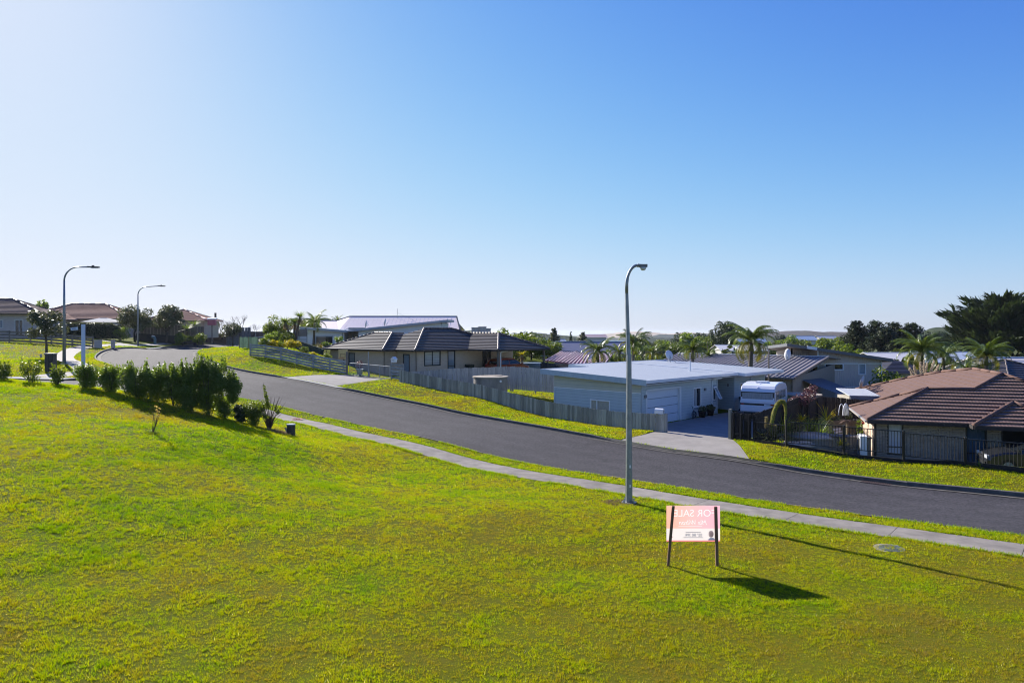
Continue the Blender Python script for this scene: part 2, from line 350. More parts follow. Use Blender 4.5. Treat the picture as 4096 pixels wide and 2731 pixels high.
wm = nt.nodes.new('ShaderNodeVectorMath'); wm.operation = 'SCALE'; nt.links.new(mu.outputs[0], wm.inputs[0]); nt.links.new(wr.outputs[0], wm.inputs['Scale']); nt.links.new(wm.outputs[0], b.inputs['Base Color'])
bm = bmesh.new(); bm.from_mesh(me); bmesh.ops.recalc_face_normals(bm, faces=bm.faces)
if sum(f.normal.z for f in bm.faces) < 0: bmesh.ops.reverse_faces(bm, faces=bm.faces)
bm.to_mesh(me); bm.free()
road = tag(link('road', me), kind='structure')
def kerb(name, pl, sgn, drops):
    """kerb and channel lofted along a polyline; drops = plan polygons where the kerb is lowered for a crossing"""
    prof = [(-.34,-.104),(-.30,-.106),(-.02,-.122),(.0,-.12),(.025,.018),(.045,.03),(.15,.034),(.17,-.2)]
    n = len(pl); pts = np.array(pl); z = H(pts[:,0], pts[:,1]); low = np.ones(n)
    for d in drops:
        a, b2 = sorted((near_on(pl, d[0]), near_on(pl, d[1])))
        for i in range(max(0, a-1), min(n, b2+2)): low[i] = .12 if a <= i <= b2 else .6
    vs = []; 
    for d, zz in prof:
        o = offset(pl, d*sgn)
        for i in range(n):
            q = zz if zz < -.1 else -.11+(zz+.11)*low[i]
            vs.append((o[i][0], o[i][1], z[i]+q))
    m_ = len(prof); mb = MB(); mb.add(vs, [(j*n+i, j*n+i+1, (j+1)*n+i+1, (j+1)*n+i) for j in range(m_-1) for i in range(n-1)])
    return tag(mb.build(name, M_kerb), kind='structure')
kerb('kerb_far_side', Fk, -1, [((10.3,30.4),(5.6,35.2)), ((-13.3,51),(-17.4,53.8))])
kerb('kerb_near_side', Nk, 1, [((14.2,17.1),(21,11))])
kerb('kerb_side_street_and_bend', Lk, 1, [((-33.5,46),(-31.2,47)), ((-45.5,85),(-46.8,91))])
# footpath slabs
fp_root = tag(bpy.data.objects.new('footpath', None), kind='structure'); COL.objects.link(fp_root)
M_slab = mat('slab_concrete', (.30,.27,.235), .88, .15, (.165,.15,.132), 1.6, 9, 1.1, .35, 70, obj_var=.10)
i = 0; acc = 0.0
def dens(pl, k): return pl
while i < len(fpA)-4:
    j = min(i+3, len(fpA)-1); vs = []; 
    for q in range(i, j+1):
        t = 0
        for pl, e in ((fpA, 0), (fpB, 1)):
            x, y = pl[q]
            if q == i or q == j:      # open the joint
                nx, ny = pl[i+1 if q == i else j-1]; l = math.hypot(nx-x, ny-y); x += (nx-x)/l*.007; y += (ny-y)/l*.007
            vs.append((x, y, G(x, y)+.012))
    n = j-i+1; mb = MB(); top = vs; bot = [(x, y, z-.09) for x, y, z in vs]
    mb.add(top+bot, [(2*q, 2*q+1, 2*q+3, 2*q+2) for q in range(n-1)]+[(2*n+2*q, 2*n+2*q+2, 2*n+2*q+3, 2*n+2*q+1) for q in range(n-1)]
           +[(2*q+s, 2*q+2+s, 2*n+2*q+2+s, 2*n+2*q+s) for q in range(n-1) for s in (0, 1)]+[(0, 1, 2*n+1, 2*n), (2*n-2, 2*n-1, 4*n-1, 4*n-2)])
    mb.build('slab', M_slab, fp_root); i = j
# drain grates
def grate(name, c, d, L, w, label):
    t = thing(name, (c[0], c[1], G(*c)-.1), math.atan2(d[1], d[0]), label, 'grate')
    MB().box(-L/2, L/2, -w/2, w/2, -.03, -.005).build('frame', mat('iron_dark', (.03,.03,.032), .6, .4), t)
    mb = MB(); n = int(L/.075)
    me = MB().box(-.02, .02, -w/2, w/2, -.005, .012).data('bar', mat('iron_rust', (.12,.07,.05), .7, .3, (.05,.04,.04), 12))
    for k in range(n): o = link('bar', me, t); o.location.x = -L/2+.04+k*.075
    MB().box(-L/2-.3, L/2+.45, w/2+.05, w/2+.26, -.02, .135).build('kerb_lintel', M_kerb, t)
    return t
gi = near_on(Fk, (14.55,26.6)); gd = (Fk[gi-1][0]-Fk[gi+1][0], Fk[gi-1][1]-Fk[gi+1][1]); gl = math.hypot(*gd)
gc = offset(Fk, .26)[gi]
grate('drain_grate', gc, gd, 1.1, .36, 'rusty barred stormwater grate in the far gutter')
# lids
def lid(name, c, r, col, label, rings):
    t = thing(name, (c[0], c[1], G(*c)+.012), 0, label, 'manhole cover')
    MB().lathe([(r+.10,-.06),(r+.10,.012),(r+.01,.014),(r+.01,-.03)], 40).build('collar', M_conc, t)
    MB().lathe([(r,-.05),(r,.016)], 40).build('cover', mat(name+'_iron', col, .5, .5, tuple(v*.6 for v in col), 9), t)
    for k in range(1, rings+1):
        rr = r*k/(rings+.6); MB().lathe([(rr+.016,.014),(rr+.016,.026),(rr-.016,.026),(rr-.016,.014)], 36).build('ring', MATS[name+'_iron'], t)
    return t
pm = at(3568, 2160, 16.3); lid('manhole_cover', (pm.x, pm.y), .29, (.10,.14,.17), 'round blue grey iron manhole cover in the lawn beside the footpath', 5)
pm = at(1166, 1669, 38.0); pr = thing('pavement_lid', (pm.x, pm.y, G(pm.x, pm.y)+.016), 0, 'round red painted lid set in the footpath near the hedge', 'lid')
MB().lathe([(.62,-.02),(.62,.004)], 36).build('painted_disc', mat('red_lid', (.42,.14,.13), .8, .2, (.3,.2,.19), 14), pr)
for k in range(4): MB().lathe([(.12+k*.13,.004),(.12+k*.13,.016),(.07+k*.13,.016),(.07+k*.13,.004)], 30).build('ring', MATS['red_lid'], pr)

# ---------------------------------------------------------------- grass blades (uncountable: one object)
def ramp_leaf(name, stops, tr, tcol, rough=.6, spec=.15, attr='rnd', bump=0):
    """leaf/ground material whose colour runs along a ramp of the per-blade value"""
    m = bpy.data.materials.new(name); m.use_nodes = True; nt = m.node_tree; N = nt.nodes; L = nt.links; b = N['Principled BSDF']; b.inputs['Roughness'].default_value = rough; b.inputs['Specular IOR Level'].default_value = spec
    at_ = N.new('ShaderNodeAttribute'); at_.attribute_name = attr; cr = N.new('ShaderNodeValToRGB'); el = cr.color_ramp.elements
    el[0].position, el[0].color = stops[0][0], lin(stops[0][1]); el[1].position, el[1].color = stops[-1][0], lin(stops[-1][1])
    for p, c in stops[1:-1]: e = el.new(p); e.color = lin(c)
    L.new(at_.outputs['Fac'], cr.inputs[0]); L.new(cr.outputs[0], b.inputs['Base Color'])
    if tr:
        t = N.new('ShaderNodeBsdfTranslucent'); ms = N.new('ShaderNodeMixShader'); ms.inputs[0].default_value = tr; mc = N.new('ShaderNodeMixRGB'); mc.blend_type = 'MULTIPLY'; mc.inputs[0].default_value = 1; mc.inputs[2].default_value = lin(tcol)
        L.new(cr.outputs[0], mc.inputs[1]); L.new(mc.outputs[0], t.inputs[0]); L.new(b.outputs[0], ms.inputs[1]); L.new(t.outputs[0], ms.inputs[2]); L.new(ms.outputs[0], N['Material Output'].inputs[0])
    MATS[name] = m; return m
M_grass = ramp_leaf('grass_blade', [(0,(.125,.25,.0)),(.25,(.245,.355,.0)),(.5,(.36,.385,.001)),(.68,(.32,.305,.004)),(.85,(.27,.22,.03)),(.95,(.30,.22,.08)),(1,(.78,.72,.58))], .52, (1.4,1.35,.2), .55, .2)
OFFG = [[(7.2,40.2),(2.5,45.2),(14,57),(20.5,52.6),(14.5,46.6)]]
gv = []; ga = []
def blades(x0, x1, y0, y1, tufts, per, w, h, rad, keep=None):
    """blades gathered in small tufts with thin ground showing between them"""
    n = int((x1-x0)*(y1-y0)*tufts); x = RNG.uniform(x0, x1, n); y = RNG.uniform(y0, y1, n)
    k = (np.abs(x) < y*.80+1.5)
    if keep is not None: k &= keep(x, y)
    x, y = x[k], y[k]; pt0 = patch(x, y); k = RNG.uniform(0, 1, len(x)) > .12*pt0+.22*noise2(x, y, .4, 21)**2
    x, y, pt0 = x[k], y[k], pt0[k]; tone = RNG.normal(0, .13, len(x)); th = (.45+1.0*noise2(x, y, .4, 8))*RNG.uniform(.6, 1.3, len(x)); tr = rad*RNG.uniform(.5, 1.4, len(x))
    rep = lambda a: np.repeat(a, per)
    a0 = RNG.uniform(0, 6.283, len(x)*per); q0 = np.sqrt(RNG.uniform(0, 1, len(x)*per))*rep(tr)
    x = rep(x)+np.cos(a0)*q0; y = rep(y)+np.sin(a0)*q0; pt = rep(pt0); tone = rep(tone); th = rep(th)
    ok = region(x, y) == 0
    for p in OFFG: ok &= ~inpoly(x, y, p)
    x, y, pt, tone, th, a0 = x[ok], y[ok], pt[ok], tone[ok], th[ok], a0[ok]; n = len(x)
    zf = H(x, y)+((noise2(x, y, 1.3, 5)-.5)*.05+(noise2(x, y, 4.1, 6)-.5)*.09)*((x > -32) & (x < 34) & (y > 5) & (y < 62))
    hh = h*RNG.uniform(.55, 1.2, n)*(1.15-.5*pt)*th; a = RNG.uniform(0, 2*np.pi, n); b = a0+RNG.normal(0, .7, n); le = RNG.uniform(.2, 1.2, n)*hh; ww = w*RNG.uniform(.6, 1.3, n)
    cx, cy = np.cos(a)*ww/2, np.sin(a)*ww/2
    P = np.stack([np.c_[x-cx, y-cy, zf-.012], np.c_[x+cx, y+cy, zf-.012], np.c_[x+np.cos(b)*le, y+np.sin(b)*le, zf+hh]], 1)
    gv.append(P.reshape(-1, 3)); ga.append(np.clip(np.minimum(pt*1.0-.01+tone+RNG.normal(0, .10, n), .9)+(RNG.uniform(0, 1, n) < .008)*.6, 0, 1))  # a few random pale straw blades also paint in white glints
blades(-14, 14, 8.3, 15, 400, 9, .0095, .046, .032)
blades(-20, 16, 15, 23, 225, 9, .0125, .054, .045)
blades(-28, 12, 23, 34, 125, 8, .018, .068, .065)
blades(-26, 26, 16, 48, 66, 7, .026, .07, .085, lambda x, y: x+y > 30)
blades(-40, 14, 34, 70, 34, 7, .036, .075, .12)
blades(-70, -24, 44, 92, 13, 7, .05, .08, .16)
# ragged fringes along footpath and kerbs
def fringe(pl, dens, w, h, jit):
    P = []; 
    for i in range(len(pl)-1):
        a, b2 = pl[i], pl[i+1]; l = math.hypot(b2[0]-a[0], b2[1]-a[1]); n = int(dens*l); t = RNG.uniform(0, 1, n)
        P.append(np.c_[a[0]+(b2[0]-a[0])*t, a[1]+(b2[1]-a[1])*t]+RNG.normal(0, jit, (n, 2)))
    P = np.concatenate(P); P = P[(P[:,1] > 7)]; x, y = P[:,0], P[:,1]
    k = (np.abs(x) < y*.8+1) & (noise2(x, y, .6, 11) > .35) & (region(x, y) <= 2); x, y = x[k], y[k]; n = len(x); zf = H(x, y)+.0
    hh = h*RNG.uniform(.4, 1.3, n); a = RNG.uniform(0, 6.28, n); b = RNG.uniform(0, 6.28, n); ww = w*RNG.uniform(.6, 1.3, n); le = hh*RNG.uniform(.3, 1.2, n)
    Q = np.stack([np.c_[x-np.cos(a)*ww/2, y-np.sin(a)*ww/2, zf-.01], np.c_[x+np.cos(a)*ww/2, y+np.sin(a)*ww/2, zf-.01], np.c_[x+np.cos(b)*le, y+np.sin(b)*le, zf+hh]], 1)
    gv.append(Q.reshape(-1, 3)); ga.append(np.clip(.25+RNG.normal(0, .22, n), 0, 1))
fringe(offset(fpA, -.07), 420, .02, .085, .05); fringe(offset(fpB, .06), 420, .02, .085, .05)
fringe(offset(KN, .05), 200, .025, .08, .05); fringe(offset(KF, -.06), 160, .03, .09, .05)
gv = np.concatenate(gv); ga = np.concatenate(ga)
me = npmesh('grass', gv, np.arange(len(gv), dtype=np.int32).reshape(-1, 3), M_grass, {'rnd': ga})
tag(link('grass', me), 'short mown green lawn grass covering the verges and the slope', 'grass', kind='stuff')
print('grass tris', len(ga))
# ---------------------------------------------------------------- common materials
M_galv = mat('galvanised_steel', (.30,.33,.36), .45, .5, (.20,.225,.25), 6, 8, 1.2, .1, metal=.55)
M_black = mat('black_paint', (.012,.012,.014), .45, .4)
M_white = mat('white_paint', (.78,.79,.80), .5, .4, (.70,.71,.73), 2)
M_stake = mat('stake_timber', (.22,.135,.085), .8, .2, (.13,.08,.05), 5, stretch=(1,1,.15), bump=.3)
M_timber = mat('weathered_timber', (.38,.37,.33), .85, .2, (.22,.22,.20), 5, 7, 1.0, .4, 14, stretch=(3,3,.35), obj_var=.34)
M_rail = mat('weathered_rail', (.36,.38,.38), .85, .2, (.19,.205,.21), 3, 7, 1.0, .4, 14, obj_var=.18)
M_brown = mat('brown_timber', (.26,.215,.17), .85, .2, (.15,.125,.10), 3, 7, 1.0, .4, obj_var=.15)
M_darkt = mat('dark_stained_timber', (.035,.03,.027), .8, .25, (.02,.018,.017), 4, obj_var=.25)
M_leaf = mat('leaf_dark', (.075,.135,.022), .42, .5, (.15,.21,.035), 2, attr='rnd', transl=.5, tcol=(1.7,1.6,.6))
M_leafm = mat('leaf_mid', (.07,.125,.016), .45, .4, (.16,.21,.03), 2, attr='rnd', transl=.42, tcol=(1.6,1.45,.6))
M_leafg = mat('leaf_grey_green', (.055,.072,.032), .45, .5, (.12,.135,.06), 2, attr='rnd', transl=.3, tcol=(1.4,1.3,.8))
M_leafy = mat('leaf_yellow_green', (.24,.27,.012), .5, .3, (.48,.38,.015), 2, attr='rnd', transl=.45, tcol=(1.4,1.3,.5))
M_leafd = mat('leaf_conifer', (.026,.044,.020), .6, .3, (.062,.085,.034), 2, attr='rnd', transl=.2, tcol=(1.4,1.4,.7))
M_leafp = mat('leaf_purple', (.09,.035,.045), .45, .45, (.20,.09,.09), 2, attr='rnd', transl=.3)
M_palm = mat('leaf_palm', (.05,.095,.02), .32, .6, (.15,.19,.035), 1.5, attr='rnd', transl=.35, tcol=(1.6,1.5,.5))
M_dry = mat('dry_grass', (.30,.22,.10), .8, .2, (.19,.13,.06), 6, attr='rnd', transl=.3)
M_bark = mat('bark', (.10,.085,.07), .9, .2, (.055,.047,.04), 7, bump=.6, bscale=30, stretch=(1,1,.3))
M_barkp = mat('bark_palm', (.17,.145,.115), .9, .2, (.09,.075,.06), 12, bump=.6, stretch=(.4,.4,3))
M_glass = glassmat('window_glass', (.025,.03,.038)); M_glassb = glassmat('window_glass_sky', (.20,.27,.33), .08)
M_alu = mat('dark_aluminium', (.02,.021,.024), .5, .4)

# ---------------------------------------------------------------- foliage generators
def leafquads(P, Nrm, size, aspect, rng, jitter=.9):
    n = len(P); d = Nrm+rng.normal(0, jitter, (n, 3)); d /= np.linalg.norm(d, axis=1)[:, None]+1e-9
    t = np.cross(d, rng.normal(0, 1, (n, 3))); t /= np.linalg.norm(t, axis=1)[:, None]+1e-9; b = np.cross(d, t)
    L = (size*rng.uniform(.6, 1.35, n))[:, None]; Wd = L/aspect
    V = np.stack([P-t*L*.5, P+b*Wd*.5, P+t*L*.5, P-b*Wd*.5], 1).reshape(-1, 3)
    return V
def blobpts(blobs, n, rng, shell=.55):
    w = np.array([b[3]*b[4]*b[5] for b in blobs])**(2/3); w = w/w.sum(); cnt = rng.multinomial(n, w); Ps = []; Ns = []; Rs = []
    for b, c in zip(blobs, cnt):
        u = rng.normal(0, 1, (c, 3)); u /= np.linalg.norm(u, axis=1)[:, None]; r = (rng.uniform(shell**3, 1, c))**(1/3)
        s = np.array(b[3:6]); Ps.append(np.array(b[:3])+u*s*r[:, None]); Ns.append(u+np.array([0, 0, .35])); Rs.append(np.full(c, rng.uniform(0, .35)))
    return np.concatenate(Ps), np.concatenate(Ns), np.concatenate(Rs)
def foliage(name, blobs, n, size, m, seed=1, aspect=2.0, shell=.55, zmin=None, jitter=.9):
    rng = np.random.default_rng(seed); P, Nn, Rr = blobpts(blobs, n, rng, shell)
    if zmin is not None: k = P[:, 2] > zmin; P, Nn, Rr = P[k], Nn[k], Rr[k]
    V = leafquads(P, Nn, size, aspect, rng, jitter); F = np.arange(len(V), dtype=np.int32).reshape(-1, 4)
    return npmesh(name, V, F, m, {'rnd': np.clip(Rr+rng.uniform(0, .65, len(P)), 0, 1)})
def crownblobs(seed, rx, ry, rz, zc, n=14, br=(.28,.5)):
    r = random.Random(seed); o = []
    for k in range(n):
        a = r.uniform(0, 6.283); e = r.uniform(-.75, 1.0); q = r.uniform(.45, .8); s = r.uniform(*br); c = math.sqrt(max(0, 1-e*e*.8))
        o.append((rx*q*c*math.cos(a), ry*q*c*math.sin(a), zc+rz*q*e, rx*s, ry*s, rz*s*.85))
    o.append((0, 0, zc, rx*.5, ry*.5, rz*.5)); return o
def trunkmesh(h, r0, blobs, seed=0, limbs=6, m=None):
    r = random.Random(seed); mb = MB(); top = (r.uniform(-.1, .1)*h, r.uniform(-.1, .1)*h, h)
    mb.tube([(0,0,-.25), (r.uniform(-.03,.03)*h, r.uniform(-.03,.03)*h, h*.5), top], [r0*1.25, r0*.9, r0*.6], 7)
    for b in r.sample(blobs, min(limbs, len(blobs))):
        p = Vector((0,0,h*r.uniform(.55, .95))); q = Vector(b[:3]); md = (p+q)/2+Vector((0,0,-.08*h))
        mb.tube([p, md, q], [r0*.5, r0*.32, r0*.14], 5)
    return mb.data('trunk', m or M_bark, True)
TP = {}
def tree_proto(key, rx, ry, rz, trunk_h, n, size, m, seed, nb=14, r0=None, aspect=2.0, br=(.28,.5), shell=.55):
    bl = crownblobs(seed, rx, ry, rz, trunk_h+rz*.85, nb, br)
    TP[key] = (foliage('crown', bl, n, size, m, seed, aspect, shell), trunkmesh(trunk_h+rz*.5, r0 or rx*.07, bl, seed))
def tree(name, key, x, y, label, cat='tree', s=1.0, rz=0.0, group=None, z=None, sz=None):
    t = thing(name, (x, y, (G(x, y) if z is None else z)), rz, label, cat, group); t.scale = (s, s, sz or s)
    link('trunk', TP[key][1], t); link('crown', TP[key][0], t); return t

# ---------------------------------------------------------------- street lamps
lx, ly = 3.63, 21.2; lz = G(lx, ly)
t = thing('street_lamp', (lx, ly, lz), 0, 'tall galvanised street lamp rising from the lawn beside the near footpath', 'street lamp', 'street lamps')
MB().tube([(0,0,.06),(0,0,4.6),(-.02,0,4.62),(-.07,0,6.55)], [.108,.078,.070,.052], 8).build('pole', M_galv, t)
MB().tube([(0,0,.05),(0,0,1.0)], [.112,.105], 8).build('pole_door_sleeve', M_galv, t)
arm = [(-.07,0,6.5)]+[(-.07+.34*(1-math.cos(a)), 0, 6.75+.62*math.sin(a)) for a in np.linspace(.1, 1.45, 9)]+[(.36,0,7.37)]
MB().tube(arm, [.052]*3+[.045]*8, 10).build('arm', M_galv, t, True)
h = MB().box(.30, .56, -.09, .09, 7.31, 7.40).build('lamp_head', mat('lamp_casting', (.22,.23,.24), .6, .4, (.14,.13,.12), 9), t)
MB().lathe([(.02,7.21),(.06,7.22),(.09,7.26),(.10,7.31)], 16, (.44,0)).build('glass_bowl', mat('bowl_glass', (.62,.66,.68), .2, .5), h, True)
MB().tube([(.3,0,7.36),(.26,0,7.38)], .06, 8).build('collar', M_galv, h)
bp = MB().lathe([(.24,-.02),(.24,.035),(.12,.045)], 8).build('base_plate', M_galv, t)
for a in range(4):
    q = (.19*math.cos(a*1.5708+.5), .19*math.sin(a*1.5708+.5)); MB().lathe([(.022,.03),(.022,.10),(.03,.10),(.03,.12)], 6, q).build('bolt', M_galv, bp)
for zz in (.55, 1.15): MB().cbox((.02,-.107,zz), (.05,.01,.09)).build('plate', M_white, t)
# worn earth at its foot
def patchdisc(name, x, y, r, label, m, n=500, h=.05, seed=3):
    rng = np.random.default_rng(seed); a = rng.uniform(0, 6.28, n); q = r*np.sqrt(rng.uniform(0, 1, n))*rng.uniform(.8, 1.1, n); px, py = x+np.cos(a)*q, y+np.sin(a)*q
    zf = H(px, py)+.01; d = rng.uniform(0, 6.28, n); hh = h*rng.uniform(.4, 1.2, n); w = .012*rng.uniform(.7, 1.5, n)*max(1, y/16)
    e = rng.uniform(0, 6.28, n); le = hh*rng.uniform(.5, 2, n)
    V = np.stack([np.c_[px-np.cos(d)*w, py-np.sin(d)*w, zf-.01], np.c_[px+np.cos(d)*w, py+np.sin(d)*w, zf-.01], np.c_[px+np.cos(e)*le, py+np.sin(e)*le, zf+hh]], 1).reshape(-1, 3)
    me = npmesh(name, V, np.arange(len(V), dtype=np.int32).reshape(-1, 3), m, {'rnd': rng.uniform(0, 1, n)})
    return tag(link(name, me), label, 'dry grass', kind='stuff')
patchdisc('dry_grass', lx-.25, ly-.05, .55, 'browned grass around the foot of the near street lamp', M_dry, 700, .05)

def led_lamp(x, y, H_, arm_dx, label, drop=0.0):
    z = G(x, y); t = thing('street_lamp', (x, y, z), 0, label, 'street lamp', 'street lamps')
    MB().tube([(0,0,0),(0,0,H_*.62),(0,0,H_*.86)], [.13,.085,.062], 10).build('pole', M_galv, t, True)
    k = H_*.86; r = H_*.14
    MB().tube([(0,0,k)]+[(r*1.05*(1-math.cos(a)), 0, k+r*math.sin(a)) for a in np.linspace(.1, 1.5, 9)]+[(arm_dx,0,H_+drop)], [.062]*5+[.05]*6, 8).build('arm', M_galv, t, True)
    hd = MB().prism([(arm_dx-.1,-.15,H_+drop-.03),(arm_dx+.75,-.11,H_+drop-.06),(arm_dx+.75,.11,H_+drop-.06),(arm_dx-.1,.15,H_+drop-.03)], (0,0,.09)).build('lamp_head', M_alu, t)
    MB().box(arm_dx+.15, arm_dx+.65, -.1, .1, H_+drop-.085, H_+drop-.06).build('lens', M_glassb, hd)
    MB().box(arm_dx+.2, arm_dx+.35, -.05, .05, H_+drop+.05, H_+drop+.13).build('sensor', M_alu, hd)
    MB().lathe([(.28,-.02),(.28,.05),(.15,.06)], 12).build('base_plate', M_galv, t)
led_lamp(-34.62, 52.8, 7.5, 1.95, 'slim curved street lamp in front of the rail fence on the far left')
led_lamp(-47.54, 86.8, 7.5, 2.7, 'slim curved street lamp in front of the two dark trees at the bend', .12)

# ---------------------------------------------------------------- for-sale board
def textmesh(txt, size, m, shear=0.0, bold=0.0, xs=1.0):
    cu = bpy.data.curves.new('lettering', 'FONT'); cu.body = txt; cu.size = size; cu.align_x = 'CENTER'; cu.shear = shear; cu.offset = bold; cu.extrude = .0006
    o = bpy.data.objects.new('lettering', cu); COL.objects.link(o); bpy.context.view_layer.update()
    me = bpy.data.meshes.new_from_object(o.evaluated_get(bpy.context.evaluated_depsgraph_get())); bpy.data.objects.remove(o); bpy.data.curves.remove(cu)
    me.name = 'lettering'; me.materials.clear(); me.materials.append(m)
    for v in me.vertices: v.co.x *= xs
    return me
def printed(name, c, tr=.55):
    return mat(name, c, .6, .2, tuple(v*.96 for v in c), 6, transl=tr)
sy = 15.3; bl = at(2666, 2165, sy); gz = G(4.1, sy)
t = thing('for_sale_sign', (4.06, sy, gz), 0, 'pink and white for sale board on two leaning dark stakes in the lawn', 'sign')
zb, zt = bl.z-gz, at(2666, 2021, sy).z-gz; hw = .6
m = bpy.data.materials.new('board_pink'); m.use_nodes = True; nt = m.node_tree; N = nt.nodes; L = nt.links; b = N['Principled BSDF']
tcn = N.new('ShaderNodeTexCoord'); sx = N.new('ShaderNodeSeparateXYZ'); L.new(tcn.outputs['Object'], sx.inputs[0])
mrn = N.new('ShaderNodeMapRange'); mrn.inputs[1].default_value = -.62; mrn.inputs[2].default_value = .62; L.new(sx.outputs[0], mrn.inputs[0])
crn = N.new('ShaderNodeValToRGB'); e = crn.color_ramp.elements; e[0].color = (.80,.42,.30,1); e[1].color = (.78,.42,.52,1); q = crn.color_ramp.elements.new(.45); q.color = (.78,.46,.44,1)
L.new(mrn.outputs[0], crn.inputs[0]); L.new(crn.outputs[0], b.inputs['Base Color']); b.inputs['Roughness'].default_value = .55
tr = N.new('ShaderNodeBsdfTranslucent'); mxn = N.new('ShaderNodeMixShader'); mxn.inputs[0].default_value = .55; L.new(crn.outputs[0], tr.inputs[0])
L.new(b.outputs[0], mxn.inputs[1]); L.new(tr.outputs[0], mxn.inputs[2]); L.new(mxn.outputs[0], N['Material Output'].inputs[0])
zm = zb+(zt-zb)*.365
M_bw = printed('board_white', (.74,.68,.66)); M_bt = printed('board_letter', (.92,.80,.78), .5); M_bg = printed('board_grey_letter', (.62,.62,.70), .3); M_br = printed('board_red', (.72,.22,.22))
def text_curve(txt, size, shear, bold, xs, x, z):
    """outline splines of a line of lettering, mirrored (the board is seen from behind), as lists of closed point loops"""
    cu = bpy.data.curves.new('outline', 'FONT'); cu.body = txt; cu.size = size; cu.align_x = 'CENTER'; cu.shear = shear; cu.offset = bold; cu.fill_mode = 'NONE'; cu.resolution_u = 4
    o = bpy.data.objects.new('outline', cu); COL.objects.link(o); bpy.context.view_layer.update()
    me = bpy.data.meshes.new_from_object(o.evaluated_get(bpy.context.evaluated_depsgraph_get())); bpy.data.objects.remove(o); bpy.data.curves.remove(cu)
    nb = {}
    for e in me.edges:
        a, b2 = e.vertices; nb.setdefault(a, []).append(b2); nb.setdefault(b2, []).append(a)
    seen = set(); loops = []
    for st in nb:
        if st in seen: continue
        lp = [st]; seen.add(st); cur = st
        while True:
            nx = [k for k in nb[cur] if k not in seen]
            if not nx: break
            cur = nx[0]; seen.add(cur); lp.append(cur)
        if len(lp) > 2: loops.append([(x-me.vertices[k].co.x*xs, z+me.vertices[k].co.y) for k in lp])
    bpy.data.meshes.remove(me); return loops
def flat_from_loops(name, loops, m, parent, y=0.0):
    cu = bpy.data.curves.new(name, 'CURVE'); cu.dimensions = '2D'; cu.fill_mode = 'BOTH'
    for lp in loops:
        sp = cu.splines.new('POLY'); sp.points.add(len(lp)-1); sp.use_cyclic_u = True
        for k, (a, b2) in enumerate(lp): sp.points[k].co = (a, b2, 0, 1)
    o = bpy.data.objects.new(name, cu); COL.objects.link(o); bpy.context.view_layer.update()
    me = bpy.data.meshes.new_from_object(o.evaluated_get(bpy.context.evaluated_depsgraph_get())); bpy.data.objects.remove(o); bpy.data.curves.remove(cu)
    for v in me.vertices: v.co = (v.co.x, y, v.co.y)
    me.name = name; me.materials.clear(); me.materials.append(m); return link(name, me, parent)
LT = text_curve('FOR SALE', .222, 0, .006, 1.0, .03, zt-.243)+text_curve('Mia Wilson', .150, .35, .0012, .9, .0, zt-.43)+[[(-.33,zt-.468),(.2,zt-.468),(.2,zt-.461),(-.33,zt-.461)]]
board = flat_from_loops('board_top', [[(-hw,zm),(hw,zm),(hw,zt),(-hw,zt)]]+LT, m, t)
flat_from_loops('lettering', LT, M_bt, board)
bw = MB().add([(-hw,0,zb+.028),(hw,0,zb+.028),(hw,0,zm),(-hw,0,zm)],[(0,1,2,3)]).build('board_bottom', M_bw, t)
MB().add([(-hw,0,zb),(hw,0,zb),(hw,0,zb+.028),(-hw,0,zb+.028)],[(0,1,2,3)]).build('board_edge', M_br, t)
def put(me, parent, x, z, name='lettering'):
    o = link(name, me, parent); o.rotation_euler = (R(90), 0, 0); o.scale = (-1, 1, 1); o.location = (x, -.003, z); return o   # seen from behind: mirrored
put(textmesh('027 385 3991', .085, M_bg, 0, .001, .84), bw, .0, zm-.175)
for zz, w in ((.095,.17), (.21,.22)): MB().box(-w, w, -.003, -.001, zm-zz, zm-zz+.012).build('small_print', printed('board_fine', (.62,.60,.64), .4), bw)
MB().poly([(.52-.98,-.003,zm-.20),(.44-.98,-.003,zm-.20),(.485-.98,-.003,zm-.12)]).build('logo', M_br, bw)
pf = MB()
pf.poly([(.40+.058*math.cos(a), -.0022, zm-.125+.078*math.sin(a)) for a in np.linspace(0, 6.28, 18)[:-1]]); pf.build('portrait_hair', printed('print_hair', (.66,.56,.56), .4), bw)
MB().poly([(.412+.042*math.cos(a), -.003, zm-.135+.06*math.sin(a)) for a in np.linspace(0, 6.28, 16)[:-1]]).build('portrait_face', printed('print_face', (.92,.72,.66), .4), bw)
MB().poly([(.33,-.0026,zb+.029),(.345,-.0026,zb+.06),(.38,-.0026,zb+.085),(.45,-.0026,zb+.085),(.49,-.0026,zb+.05),(.50,-.0026,zb+.029)]).build('portrait_jacket', printed('print_jacket', (.42,.48,.64), .35), bw)
p0 = at(2668, 2262, sy); p1 = at(2692, 2021, sy)
MB().bar((p0.x-4.06,-.035,-.12), (p1.x-4.06,-.035,p1.z-gz), .055, .045, (0,1,0)).build('stake', M_stake, t)
p0 = at(2867, 2270, sy); p1 = at(2861, 2024, sy)
MB().bar((p0.x-4.06,-.04,-.12), (p1.x-4.06,-.035,p1.z-gz), .062, .05, (0,1,0)).build('stake', M_stake, t)

